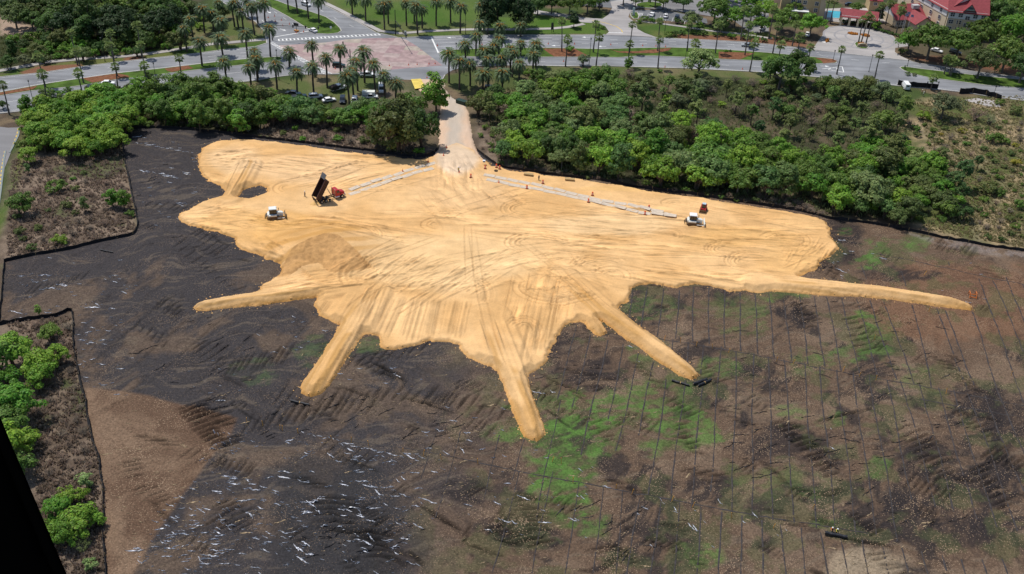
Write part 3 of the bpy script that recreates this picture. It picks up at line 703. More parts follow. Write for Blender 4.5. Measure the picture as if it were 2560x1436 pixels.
# great dozer path that crosses the middle and runs down the long ramp
for pts in ([(1290, 590), (1380, 660), (1470, 745), (1560, 820)], [(1180, 570), (1190, 640), (1205, 740), (1230, 850), (1270, 960)], [(1170, 560), (1175, 700)], [(860, 690), (940, 650), (1100, 590)], [(640, 560), (760, 560), (900, 585)], [(900, 800), (960, 700), (1080, 630)], [(1350, 580), (1460, 620)]):
    SG.stroke([p[:2] for p in lw(smooth_poly(pts, False, 4), .9)], 3.4, tracks(.84, 1.0, .09))
SG.Z = np.where(sdn > 0, np.maximum(SG.Z, .02 + .06 * sm(sdn, 0, .4)), -.35)
for pts, wd, h in RAMPS:
    q = [p[:2] for p in lw(pts, 1.2)]; bd = np.full(X.shape, 1e9); lat = np.zeros(X.shape); al = np.zeros(X.shape); acc = 0
    for (x1, y1), (x2, y2) in zip(q[:-1], q[1:]):
        L = math.hypot(x2 - x1, y2 - y1); t = np.clip(((X - x1) * (x2 - x1) + (Y - y1) * (y2 - y1)) / L / L, 0, 1)
        d = np.hypot(X - x1 - t * (x2 - x1), Y - y1 - t * (y2 - y1)); m_ = d < bd; lat = np.where(m_, d * np.sign((X - x1) * (y2 - y1) - (Y - y1) * (x2 - x1)), lat); al = np.where(m_, acc + t * L, al); bd = np.minimum(bd, d); acc += L
    lat = lat + (fbm(X, Y, 9, 170) - .5) * 1.2
    for c0, ww, am in ((-.25, .16, .75), (.30, .13, .6), (.0, .08, .35)):
        SG.blend(np.exp(-((lat - c0 * wd) / (ww * wd)) ** 4) * am * sm(al, 2, 12) * sm(fbm(X, Y, 10, 171 + int(c0 * 9)), .35, .5) * (bd < wd), (0.50, 0.275, 0.088))
SG.C[..., :3] *= (1 - .17 * slope_shade * sm(sdn, .2, .6))[..., None]  # shaded side of the sand slopes, painted into the colour
for o_ in (-1, 1):      # sharp shoulders of the short ramp on the upper left lobe and of the ramp heads
    for pts_ in ([(560 + o_ * 10, 492), (584 + o_ * 10, 455), (611 + o_ * 12, 402)], [(915 + o_ * 15, 760), (940 + o_ * 15, 715)], [(1490 + o_ * 12, 770), (1440 + o_ * 14, 725), (1395 + o_ * 14, 680)], [(1240 + o_ * 20, 880), (1215 + o_ * 18, 800)]):
        SG.stroke([p[:2] for p in lw(pts_, 1.2)], 1.6, lineb(.42, .66))
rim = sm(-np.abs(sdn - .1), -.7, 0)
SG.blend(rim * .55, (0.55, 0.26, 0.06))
# the field must dip away under the sand so that the two never mix
ii = np.clip(((FG.X - SG.x0) / SG.d).astype(int), 0, SG.nx - 1); jj = np.clip(((FG.Y - SG.y0) / SG.d).astype(int), 0, SG.ny - 1)
inside = (FG.X > SG.x0) & (FG.X < SG.x0 + SG.nx * SG.d - 1) & (FG.Y > SG.y0) & (FG.Y < SG.y0 + SG.ny * SG.d - 1)
sdF = np.where(inside, sdn[jj, ii], -99)
near = sm(sdF, -2.5, -.3)
FG.Z = np.where(fd > 0, FG.Z * (1 - near) + np.minimum(FG.Z, .0) * near, FG.Z)
FG.Z = np.where(sdF > .6, -.3, FG.Z)
FG.mesh('cleared_field', fd > -.2, FIELDM)
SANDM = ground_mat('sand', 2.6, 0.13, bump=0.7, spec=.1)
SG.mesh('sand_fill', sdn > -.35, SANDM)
def zs(x, y): return max(SG.z(x, y), FG.z(x, y), 0.0)
def PG(u, v, z0=.9):
    """point on the sand or field surface seen at u, v"""
    p = P(u, v, z0)
    for _ in range(4): p = P(u, v, zs(p.x, p.y))
    return p

# loose clods along the foot of the fill
g_ = np.random.default_rng(21); cand = np.argwhere((sdn > -1.6) & (sdn < .9)); pk = cand[g_.integers(0, len(cand), 5200)]
pv = sdn[pk[:, 0], pk[:, 1]]; kp = g_.random(len(pk)) < np.exp(-np.maximum(-pv, 0) * 1.8); pk = pk[kp]
cx_ = SG.x0 + pk[:, 1] * SG.d + g_.uniform(-.12, .12, len(pk)); cy_ = SG.y0 + pk[:, 0] * SG.d + g_.uniform(-.12, .12, len(pk)); sz_ = .05 + .20 * g_.random(len(pk)) ** 3
V_ = []; Q_ = []
for x_, y_, s_ in zip(cx_, cy_, sz_):
    z_ = zs(x_, y_); o = len(V_); a0 = g_.uniform(0, 6.28)
    for k_ in range(4): V_.append((x_ + s_ * math.cos(a0 + k_ * 1.57), y_ + s_ * math.sin(a0 + k_ * 1.57), z_ - .03))
    V_.append((x_ + s_ * g_.uniform(-.3, .3), y_ + s_ * g_.uniform(-.3, .3), z_ + s_ * g_.uniform(.7, 1.3)))
    Q_ += [(o, o + 1, o + 4), (o + 1, o + 2, o + 4), (o + 2, o + 3, o + 4), (o + 3, o, o + 4)]
tag(link('sand_clods', npmesh('sand_clods', np.array(V_), np.array(Q_), mat('clod_sand', (0.56, 0.33, 0.13), .95, scale=2, var=.3))), 'loose clods of sand crumbled along the foot of the fill', 'sand clods', kind='stuff')
# dirt access road
AR = [(1026, 199), (1108, 199), (1112, 220), (1128, 245), (1166, 262), (1174, 300), (1181, 340), (1192, 378), (1215, 410), (1240, 430), (1150, 430), (1060, 420), (1080, 395), (1097, 372), (1098, 300), (1102, 270), (1085, 245), (1050, 228)]
aw = [p[:2] for p in lw(AR)]
xs = [p[0] for p in aw]; ys = [p[1] for p in aw]
AG = Grid(min(xs) - 1, max(xs) + 1, min(ys) - 1, max(ys) + 1, .4)
X, Y = AG.X, AG.Y
ad = pdist(aw, X, Y) + (fbm(X, Y, 3, 150) - .5) * 1.0
aU, aV = pxgrid(X, Y)
AG.C[..., :3] = mixc((0.62, 0.42, 0.28), (0.55, 0.42, 0.32), fbm(X, Y, 6, 151))
mid = sm(-np.abs(aU - 1140 - (aV - 300) * .05 + (fbm(X, Y, 8, 152) - .5) * 40), -32, -8)
AG.blend(mid * .7, (0.42, 0.385, 0.33))
lu = 1 + .22 * (fbm(X * 2.5, Y * .4, 2.2, 153) - .5); AG.C[..., :3] *= lu[..., None]
AG.Z = .10 + .30 * sm(ad, 0, 1.2) + (fbm(X * 2.2, Y * .5, 2.5, 154) - .5) * .25
AG.Z = AG.Z * (1 - sm(aV, 385, 425)) + .02 * sm(aV, 385, 425)
AG.Z = np.where(ad > 0, AG.Z, -.3)
AG.mesh('dirt_road', (ad > -.4) & (aV < 430), ground_mat('road_dirt', 2.5, .12, bump=.4))

# ================================================================== ROADS
def asphalt_mat(name, c, stripe=.12):
    m, n, l, b_ = newmat(name)
    tc = n.new('ShaderNodeTexCoord'); mp = n.new('ShaderNodeMapping'); mp.inputs['Scale'].default_value = (.03, .35, 1); mp.inputs['Rotation'].default_value = (0, 0, .06)
    l.new(tc.outputs['Object'], mp.inputs[0])
    n1_ = n.new('ShaderNodeTexNoise'); n1_.inputs['Scale'].default_value = 1.0; n1_.inputs['Detail'].default_value = 6; l.new(mp.outputs[0], n1_.inputs['Vector'])
    n2_ = n.new('ShaderNodeTexNoise'); n2_.inputs['Scale'].default_value = .08; n2_.inputs['Detail'].default_value = 6; l.new(tc.outputs['Object'], n2_.inputs['Vector'])
    ad_ = n.new('ShaderNodeMath'); l.new(n1_.outputs[0], ad_.inputs[0]); l.new(n2_.outputs[0], ad_.inputs[1])
    mr = n.new('ShaderNodeMapRange'); mr.inputs[1].default_value = .7; mr.inputs[2].default_value = 1.3; mr.inputs[3].default_value = 1 - stripe; mr.inputs[4].default_value = 1 + stripe
    l.new(ad_.outputs[0], mr.inputs[0])
    mx = n.new('ShaderNodeVectorMath'); mx.operation = 'SCALE'; mx.inputs[0].default_value = c; l.new(mr.outputs[0], mx.inputs['Scale'])
    l.new(mx.outputs[0], b_.inputs['Base Color']); b_.inputs['Roughness'].default_value = .85
    return m
ASPH = asphalt_mat('asphalt', (0.195, 0.20, 0.212), .34); PAVE = asphalt_mat('pale_concrete', (0.345, 0.32, 0.305), .22)
DRIVE = asphalt_mat('driveway_concrete', (0.32, 0.30, 0.29), .22); LOT = asphalt_mat('parking_asphalt', (0.13, 0.135, 0.145), .2)
PAINT = mat('road_paint', (0.72, 0.72, 0.70), .7, scale=1.0, var=.18); YPAINT = mat('yellow_paint', (0.62, 0.42, 0.06), .7, scale=1, var=.2)
LAWNM = mat('lawn', (0.060, 0.105, 0.018), .9, scale=.25, var=.45, bump=.2, spec=.1); MULCHM = mat('mulch', (0.175, 0.078, 0.042), .95, scale=.9, var=.35, spec=.1)
def sheet(name, pts, z, mt, k=0, closed=True):
    if k: pts = smooth_poly(pts, True, k)
    mb = MB(); mb.add([(p.x, p.y, z) for p in lw(pts)], [list(range(len(pts)))])
    o = mb.build(name, mt)
    if o.data.polygons[0].normal.z < 0: o.data.flip_normals()
    return tag(o, kind='structure')
def inset(w_, d):
    n = len(w_); ar = sum(w_[i].x * w_[(i + 1) % n].y - w_[(i + 1) % n].x * w_[i].y for i in range(n)); s_ = 1 if ar > 0 else -1
    out = []
    for i in range(n):
        e1 = (w_[i] - w_[i - 1]).to_2d(); e2 = (w_[(i + 1) % n] - w_[i]).to_2d()
        e1.normalize(); e2.normalize(); t = (e1 + e2)
        if t.length < 1e-3: t = e1
        t.normalize(); nn = Vector((-t.y, t.x)) * s_
        c_ = max(abs(nn.dot(Vector((-e1.y, e1.x)))), .4)
        out.append(Vector((w_[i].x + nn.x * d / c_, w_[i].y + nn.y * d / c_, 0)))
    return out
def island(name, pts, mt, h=.15, k=0, kw=.35):
    """raised island: concrete kerb ring and an inner surface"""
    if k: pts = smooth_poly(pts, True, k)
    w_ = lw(pts); i1 = inset(w_, kw); n = len(w_)
    mb = MB(); vs = [(p.x, p.y, 0) for p in w_] + [(p.x, p.y, h) for p in w_] + [(p.x, p.y, h) for p in i1] + [(p.x, p.y, h - .06) for p in i1]
    fs = []
    for r_ in range(3):
        for i in range(n): j = (i + 1) % n; fs.append((r_ * n + i, r_ * n + j, (r_ + 1) * n + j, (r_ + 1) * n + i))
    mb.add(vs, fs); o = mb.build(name, CONC); tag(o, kind='structure')
    g = MB(); g.add([(p.x, p.y, h - .03) for p in i1], [list(range(n))]); go = g.build('lawn_surface' if mt is LAWNM else 'planted_surface', mt, o)
    if go.data.polygons[0].normal.z < 0: go.data.flip_normals()
    return o
def ribbon(name, pts, width, z0, z1, mt, parent=None, world=False):
    w_ = pts if world else lw(pts)
    mb = MB()
    for i in range(len(w_)):
        t = (w_[min(i + 1, len(w_) - 1)] - w_[max(i - 1, 0)]); t.z = 0; t.normalize(); nn = Vector((-t.y, t.x, 0)) * width / 2
        for s_, z in ((-1, z0), (-1, z1), (1, z1), (1, z0)): mb.v.append((w_[i].x + s_ * nn.x, w_[i].y + s_ * nn.y, z))
    for i in range(len(w_) - 1):
        for k_ in range(4): mb.f.append([i * 4 + k_, i * 4 + (k_ + 1) % 4, i * 4 + 4 + (k_ + 1) % 4, i * 4 + 4 + k_]); mb.mi.append(0)
    mb.f.append([0, 1, 2, 3]); mb.mi.append(0); e_ = (len(w_) - 1) * 4; mb.f.append([e_ + 3, e_ + 2, e_ + 1, e_]); mb.mi.append(0)
    return mb.build(name, mt, parent)
N_EDGE = [(-80, 203), (0, 193), (100, 183), (200, 168), (300, 155), (400, 144), (500, 133), (551, 126), (640, 117), (668, 108)]
N_EDGE2 = [(996, 95), (1040, 93), (1100, 91), (1181, 89), (1280, 88), (1380, 88), (1460, 88), (1513, 87)]
N_EDGE3 = [(1631, 94), (1706, 98), (1780, 101), (1856, 105), (1920, 111), (1970, 117), (2033, 125), (2170, 141), (2271, 152), (2296, 159), (2371, 169), (2446, 181), (2560, 195), (2680, 212)]
S_EDGE = [(-80, 292), (0, 284), (60, 278), (160, 262), (300, 245), (420, 226), (524, 213), (601, 206), (640, 202), (690, 193), (740, 187), (840, 186), (880, 186), (916, 189), (958, 198), (1026, 200), (1106, 200), (1112, 188), (1131, 176), (1154, 170), (1220, 164), (1318, 164), (1415, 166), (1496, 165), (1631, 169), (1706, 171), (1807, 176), (1889, 180), (1980, 187), (2058, 195), (2120, 201), (2196, 210), (2271, 218), (2346, 224), (2421, 233), (2481, 243), (2560, 252), (2700, 268)]
sheet('main_road', N_EDGE + N_EDGE2 + N_EDGE3 + S_EDGE[::-1], .03, ASPH)
# side street coming in from the top left
sheet('side_street', [(520, -30), (560, 8), (600, 32), (640, 56), (662, 80), (667, 110), (700, 112), (1000, 97), (985, 92), (940, 82), (890, 53), (840, 28), (790, 4), (760, -20), (735, -40)], .034, ASPH)
def paver_mat():
    m, n, l, b_ = newmat('pink_pavers')
    tc = n.new('ShaderNodeTexCoord'); mp = n.new('ShaderNodeMapping'); mp.inputs['Rotation'].default_value = (0, 0, .08); mp.inputs['Scale'].default_value = (.16, .22, 1)
    l.new(tc.outputs['Object'], mp.inputs[0])
    fl = n.new('ShaderNodeVectorMath'); fl.operation = 'FLOOR'; l.new(mp.outputs[0], fl.inputs[0])
    wn = n.new('ShaderNodeTexWhiteNoise'); wn.noise_dimensions = '2D'; l.new(fl.outputs[0], wn.inputs[0])
    cr = n.new('ShaderNodeValToRGB'); e = cr.color_ramp; e.interpolation = 'CONSTANT'
    e.elements[0].color = (.335, .235, .225, 1); e.elements[1].position = .8; e.elements[1].color = (.37, .315, .26, 1)
    q_ = e.elements.new(.35); q_.color = (.37, .285, .265, 1); q_ = e.elements.new(.6); q_.color = (.30, .20, .20, 1)
    l.new(wn.outputs[0], cr.inputs[0])
    no = n.new('ShaderNodeTexNoise'); no.inputs['Scale'].default_value = .4; no.inputs['Detail'].default_value = 6; l.new(tc.outputs['Object'], no.inputs['Vector'])
    mr = n.new('ShaderNodeMapRange'); mr.inputs[1].default_value = .3; mr.inputs[2].default_value = .7; mr.inputs[3].default_value = .72; mr.inputs[4].default_value = 1.18; l.new(no.outputs[0], mr.inputs[0])
    mx = n.new('ShaderNodeVectorMath'); mx.operation = 'SCALE'; l.new(cr.outputs[0], mx.inputs[0]); l.new(mr.outputs[0], mx.inputs['Scale'])
    l.new(mx.outputs[0], b_.inputs['Base Color']); b_.inputs['Roughness'].default_value = .85
    return m
sheet('road_pavers', [zb(*p) for p in ((220, 456), (480, 440), (700, 426), (900, 396), (1150, 384), (1420, 379), (1500, 400), (1600, 460), (1860, 655), (1600, 676), (1290, 702), (1000, 722), (750, 735), (600, 655), (420, 560), (260, 500))], .038, paver_mat())
sheet('yellow_road_plate', [zb(1545, 803), zb(1645, 798), zb(1688, 884), zb(1585, 900)], .46, mat('yellow_ground', (.66, .50, .10), .8, scale=.8, var=.2))
island('road_median', [(-80, 243), (0, 231), (90, 214), (125, 208), (185, 199), (296, 183), (416, 170), (476, 163), (526, 157), (601, 149), (660, 144), (700, 142), (708, 147), (698, 154), (640, 160), (577, 167), (501, 175), (426, 184), (351, 194), (288, 201), (200, 216), (75, 229), (0, 241), (-80, 252)], LAWNM)
island('road_median', [(1096, 133), (1104, 128), (1130, 125), (1166, 123), (1280, 120), (1380, 120), (1505, 123), (1600, 120), (1681, 119), (1740, 121), (1806, 124), (1920, 132), (2035, 143), (2083, 148), (2095, 154), (2090, 159), (2035, 161), (1980, 158), (1920, 154), (1794, 149), (1706, 144), (1631, 141), (1590, 142), (1548, 145), (1455, 144), (1318, 144), (1280, 143), (1166, 143), (1129, 144), (1106, 140)], LAWNM)
island('road_median', [(2248, 170), (2254, 167), (2270, 168), (2308, 173), (2384, 182), (2471, 192), (2560, 200), (2680, 216), (2680, 238), (2560, 222), (2471, 215), (2396, 205), (2321, 195), (2278, 185), (2258, 177)], LAWNM)
island('road_median', [zb(*p) for p in ((-330, -90), (40, -40), (220, 10), (300, 42), (430, 85), (560, 122), (700, 170), (780, 222), (840, 280), (856, 310), (820, 334), (720, 345), (600, 338), (480, 270), (300, 160), (150, 80), (-80, -20))], LAWNM)
def patch_(name, pts, z=.165, mt=None): return sheet(name, pts, z, mt or MULCHM)
patch_('mulch_bed', [(0, 233), (80, 218), (94, 216), (84, 224), (72, 227), (0, 239)])
patch_('mulch_bed', [(206, 197), (240, 192), (296, 185), (320, 190), (325, 194), (290, 199), (230, 208)])
patch_('mulch_bed', [(411, 173), (470, 165), (484, 172), (430, 181), (420, 179)])
patch_('mulch_bed', [zc(*p) for p in ((310, 490), (620, 488), (700, 530), (775, 568), (420, 570), (360, 530))])
patch_('mulch_bed', [zc(*p) for p in ((980, 496), (1060, 518), (1250, 516), (1420, 498), (1590, 482), (1560, 510), (1420, 535), (1180, 536), (1060, 528))])
patch_('mulch_bed', [zc(*p) for p in ((2060, 520), (2420, 535), (2340, 570), (2270, 598), (2060, 588))])
patch_('mulch_bed', [zd(*p) for p in ((470, 582), (640, 592), (690, 612), (660, 628), (550, 638), (530, 610))])
# kerbs along the outer edges of the road
for e in (N_EDGE, N_EDGE2, N_EDGE3, S_EDGE[:18], S_EDGE[19:], [(996, 95), (985, 92), (940, 82), (890, 53), (840, 28), (790, 4), (760, -20)], [(520, -30), (560, 8), (600, 32), (640, 56), (662, 80), (667, 108)]):
    tag(ribbon('kerb', e, .4, -.1, .14, CONC), kind='structure')
tag(ribbon('sidewalk', [(-60, 186), (0, 177), (28, 172), (60, 166), (95, 160), (118, 155), (213, 147), (313, 141), (376, 134), (426, 127), (476, 119), (526, 111), (640, 101), (662, 99)], 2.6, -.1, .07, PAVE), kind='structure')
tag(ribbon('sidewalk', [(800, 2), (850, 26), (905, 55), (950, 78), (1000, 84), (1060, 79), (1120, 76), (1181, 74), (1280, 74), (1380, 72), (1420, 68), (1460, 60)], 2.4, -.1, .07, PAVE), kind='structure')
tag(ribbon('sidewalk', [(1590, 52), (1640, 58), (1700, 66), (1780, 78), (1860, 86), (1930, 97)], 1.8, -.1, .07, PAVE), kind='structure')
sheet('driveway', [zc(*p) for p in ((180, 90), (380, 125), (520, 140), (700, 175), (900, 190), (960, 150), (1000, 80), (980, 20), (1240, -40), (1260, 80), (1180, 120), (1160, 170), (1240, 240), (1250, 290), (1320, 330), (1440, 374), (1200, 360), (930, 350), (968, 320), (930, 265), (860, 235), (700, 225), (500, 170), (220, 140))], .036, DRIVE)
sheet('parking_lot', [zc(*p) for p in ((1180, 115), (1260, 100), (1520, 100), (1940, 190), (1950, 235), (1600, 215), (1260, 175), (1190, 180))], .028, LOT)
sheet('parking_lot', [zc(*p) for p in ((1240, -60), (1900, -60), (2560, -40), (2560, 320), (2380, 330), (2200, 200), (1900, 150), (1500, 95), (1250, 80))], .024, asphalt_mat('worn_lot', (0.19, 0.185, 0.19), .25))
sheet('parking_lot', [zc(500, -60), zc(1240, -60), zc(1000, 80), zc(700, 60)], .024, LOT)
island('round_island', [zc(1240 + 130 + 135 * math.cos(t), 52 + 32 * math.sin(t)) for t in np.linspace(0, 2 * PI, 20)[:-1]], LAWNM)
island('driveway_island', [zc(*p) for p in ((1180, 130), (1250, 122), (1270, 160), (1260, 190), (1210, 190), (1180, 160))], LAWNM)
sheet('plaza', [zd(*p) for p in ((440, 500), (480, 440), (560, 330), (600, 270), (760, 255), (900, 268), (1100, 300), (1250, 360), (1290, 415), (1400, 420), (1420, 460), (1270, 480), (1265, 520), (1330, 565), (1430, 608), (1200, 580), (1000, 565), (700, 530))], .036, PAVE)
# pattern of grey rings and spokes in the plaza
ctr = P(*zd(905, 375))
for rr in (5.5, 10.0, 14.5):
    tag(ribbon('plaza_ring', [Vector((ctr.x + rr * math.cos(t), ctr.y + rr * math.sin(t), 0)) for t in np.linspace(0, 2 * PI, 49)], .8, .037, .041, mat('ring_grey', (.27, .26, .265), .9, scale=1), world=True), kind='structure')
for k in range(8):
    t = k * PI / 4 + .3
    tag(ribbon('plaza_spoke', [Vector((ctr.x + r_ * math.cos(t), ctr.y + r_ * math.sin(t), 0)) for r_ in (5.5, 14.5)], .6, .037, .040, MATS['ring_grey'], world=True), kind='structure')
# left edge road with orange lane dashes
sheet('back_road', [(-60, 310), (20, 320), (48, 319), (45, 340), (30, 375), (12, 420), (5, 470), (-5, 520), (-60, 700)], .03, asphalt_mat('back_asphalt', (.19, .185, .19)))
mk = MB()
def quad_line(p0, p1, wd, z=.044):
    t = (p1 - p0); t.z = 0; L = t.length; t.normalize(); nn = Vector((-t.y, t.x, 0)) * wd / 2
    mk.add([(p0.x + nn.x, p0.y + nn.y, z), (p0.x - nn.x, p0.y - nn.y, z), (p1.x - nn.x, p1.y - nn.y, z), (p1.x + nn.x, p1.y + nn.y, z)], [(0, 1, 2, 3)])
def line_px(pts, wd=.16, dash=None, gap=0, z=.044):
    w_ = lw(pts)
    if not dash:
        for a_, b_ in zip(w_[:-1], w_[1:]): quad_line(a_, b_, wd, z)
        return
    pos = 0.0
    for a_, b_ in zip(w_[:-1], w_[1:]):
        L = (b_ - a_).length; t = (b_ - a_) / L; s_ = -pos
        while s_ < L:
            if s_ + dash > 0: quad_line(a_ + t * max(s_, 0), a_ + t * min(s_ + dash, L), wd, z)
            s_ += dash + gap
        pos = (pos + L) % (dash + gap)
def off(pts, f, pts2):
    return [(a_[0] * (1 - f) + b_[0] * f, a_[1] * (1 - f) + b_[1] * f) for a_, b_ in zip(pts, pts2)]
NL = [(0, 193), (100, 183), (200, 168), (300, 155), (400, 144), (500, 133), (640, 117)]; ML = [(0, 231), (90, 214), (185, 199), (296, 183), (416, 170), (526, 157), (640, 146)]
for f in (.42, .72): line_px(off(NL, f, ML), .15, 3, 9)
line_px(off(NL, .06, ML), .14); line_px(off(NL, .95, ML), .14)
ML2 = [(0, 241), (75, 229), (200, 216), (288, 201), (426, 184), (577, 167), (640, 160)]; SL = [(0, 284), (75, 274), (200, 257), (300, 245), (440, 224), (590, 207), (640, 202)]
line_px(off(ML2, .4, SL), .15); line_px(off(ML2, .7, SL), .15, 3, 9); line_px(off(ML2, .93, SL), .14)
RN = [(1060, 93), (1181, 89), (1280, 88), (1380, 88), (1500, 88), (1631, 94), (1780, 101), (1920, 112), (2040, 126)]; RM = [(1110, 127), (1166, 123), (1280, 120), (1380, 120), (1500, 123), (1640, 119), (1780, 123), (1920, 131), (2060, 145)]
for f in (.22, .47, .72): line_px(off(RN, f, RM)[0:4], .15)
for f in (.33, .62): line_px(off(RN, f, RM)[3:], .15, 3, 9)
line_px(off(RN, .05, RM)[0:5], .14); line_px(off(RN, .05, RM)[5:], .14)
RM2 = [(1110, 145), (1166, 144), (1318, 145), (1455, 145), (1548, 146), (1631, 142), (1794, 150), (1920, 155), (2035, 162)]; RS = [(1112, 172), (1166, 168), (1318, 164), (1415, 166), (1500, 166), (1631, 169), (1794, 175), (1920, 182), (2058, 195)]
line_px(off(RM2, .5, RS), .15, 3, 9); line_px(off(RM2, .94, RS), .14)
E1 = [(2040, 126), (2170, 141), (2271, 152), (2371, 169), (2560, 195)]; E2 = [(2060, 150), (2150, 163), (2256, 168), (2384, 182), (2560, 200)]
line_px(off(E1, .55, E2), .15, 3, 9)
line_px([(2080, 197), (2196, 204), (2271, 212), (2421, 222), (2560, 238)], .15, 3, 9); line_px([(2058, 193), (2196, 208), (2346, 222), (2421, 231), (2560, 250)], .14)
line_px([zd(540, 690), zd(740, 665), zd(755, 725), zd(600, 695), zd(640, 675)], .3); line_px([zd(680, 695), zd(705, 668)], .3)
line_px([zb(1748, 372), zb(1820, 532)], .6)
line_px([zb(180, 372), zb(530, 312)], .5); line_px([zb(60, 200), zb(180, 372)], .15); line_px([zb(480, 200 + 70), zb(180, 80)], .14)
line_px([zb(100, 60), zb(380, 250)], .14, 3, 6); line_px([zb(640, 100), zb(800, 190), zb(1100, 330)], .14, 3, 9); line_px([zb(700, 60), zb(960, 190), zb(1180, 318)], .14)
line_px([zc(960, 325), zc(1105, 330)], .5)
for base_, tip_, n_ in (([zb(225, 392), zb(1215, 338)], [zb(232, 412), zb(1240, 354)], 26), ([zb(135, 432), zb(690, 745)], [zb(175, 432), zb(760, 738)], 24)):
    line_px(base_, .2); line_px(tip_, .2)
    for k in range(n_ + 1):
        f = k / n_; a_ = (base_[0][0] * (1 - f) + base_[1][0] * f, base_[0][1] * (1 - f) + base_[1][1] * f); b_ = (tip_[0][0] * (1 - f) + tip_[1][0] * f, tip_[0][1] * (1 - f) + tip_[1][1] * f)
        line_px([a_, b_], .55)
def arrow(u, v, u2, v2):
    a_ = P(u, v); b_ = P(u2, v2); t = (b_ - a_); t.normalize(); nn = Vector((-t.y, t.x, 0))
    quad_line(a_, a_ + t * 2.2, .25)
    mk.add([tuple(a_ + t * 2.0 + nn * .7 + Vector((0, 0, .045))), tuple(a_ + t * 3.6 + Vector((0, 0, .045))), tuple(a_ + t * 2.0 - nn * .7 + Vector((0, 0, .045)))], [(0, 1, 2)])
for x, y in ((780, 374), (480, 458), (940, 465)): arrow(*zc(x, y), *zc(x - 40, y))
arrow(*zb(1990, 378), *zb(1950, 378)); arrow(*zb(240, 290), *zb(270, 300)); arrow(*zb(110, 112), *zb(140, 130)); arrow(*zd(520, 660), *zd(560, 662)); arrow(*zd(620, 430), *zd(580, 425))
for k in range(4): line_px([zc(1270 + k * 12, 130), zc(1255 + k * 14, 158)], .18)
for k in range(7): line_px([zc(1360 + k * 62, 138 + k * 10), zc(1345 + k * 62, 180 + k * 10)], .12)
mo = mk.build('road_markings', PAINT); tag(mo, kind='structure')
mk = MB()
line_px([zc(800, 205), zc(930, 230), zc(1040, 265), zc(1090, 300), zc(1102, 326)], .35)
for e_ in ((125, 208, 296, 183), (416, 170, 600, 150), (0, 230, 90, 213)): pass
line_px([(46, 321), (42, 338), (32, 365), (25, 378)], .35, 1.6, 1.1, .04); line_px([(12, 378), (6, 410), (2, 445), (-4, 500)], .35, 1.6, 1.1, .04)
mo = mk.build('yellow_road_markings', YPAINT); tag(mo, kind='structure')
# grey kerb rail beside the back road
tag(ribbon('kerb', [(49, 319), (46, 340), (30, 372), (24, 382)], .5, -.1, .16, mat('grey_kerb', (.20, .23, .22), .8)), kind='structure')
tag(ribbon('kerb', [(14, 378), (10, 400), (7, 430), (3, 470), (-4, 520)], .5, -.1, .16, MATS['grey_kerb']), kind='structure')
# ================================================================== VEGETATION
def crown_arrays(seed, nclump, per, leaf, shape=(1, 1, .8), lo=-.35, rc=.27, upw=.5, core=.25):
    """leaf quads gathered in clumps spread over an uneven dome; unit radius, centred on the origin"""
    g = np.random.default_rng(seed); Cs = []
    while len(Cs) < nclump:
        d = g.normal(size=3); d /= np.linalg.norm(d)
        if d[2] < lo: continue
        r = g.uniform(.45, 1.0) ** .6
        lump = .80 + .32 * math.sin(3 * math.atan2(d[1], d[0]) + seed) * (1 - abs(d[2])) + g.uniform(-.14, .14)
        Cs.append(d * r * lump * np.array(shape))
    Cs = np.array(Cs); rr = g.uniform(.65, 1.25, nclump) * rc
    ci = np.repeat(np.arange(nclump), per); n = len(ci)
    d = g.normal(size=(n, 3)); d /= np.linalg.norm(d, axis=1)[:, None]; d[:, 2] = np.where(d[:, 2] < -.5, -d[:, 2], d[:, 2])
    rad = g.uniform(.3, 1, n) ** .4
    pos = Cs[ci] + d * (rr[ci] * rad)[:, None] * np.array([1, 1, .8])
    nrm = d + Cs[ci] * .6 + np.array([0, 0, upw]) + g.normal(size=(n, 3)) * .45
    nrm /= np.linalg.norm(nrm, axis=1)[:, None]
    t = np.cross(nrm, g.normal(size=(n, 3))); t /= np.linalg.norm(t, axis=1)[:, None]; b_ = np.cross(nrm, t)
    s_ = leaf * g.uniform(.6, 1.4, n)[:, None]; s2 = s_ * g.uniform(.45, .8, n)[:, None]
    V = np.stack([pos - t * s_, pos - b_ * s2, pos + t * s_, pos + b_ * s2], 1).reshape(-1, 3)
    return V, np.arange(n * 4).reshape(-1, 4), Cs
def limb_mesh(name, pts_list, mt):
    mb = MB()
    for pts, rad in pts_list: mb.tube(pts, rad, 5)
    me = bpy.data.meshes.new(name); me.from_pydata(mb.v, [], mb.f); me.materials.append(mt); me.update(); return me
PROTO = {}
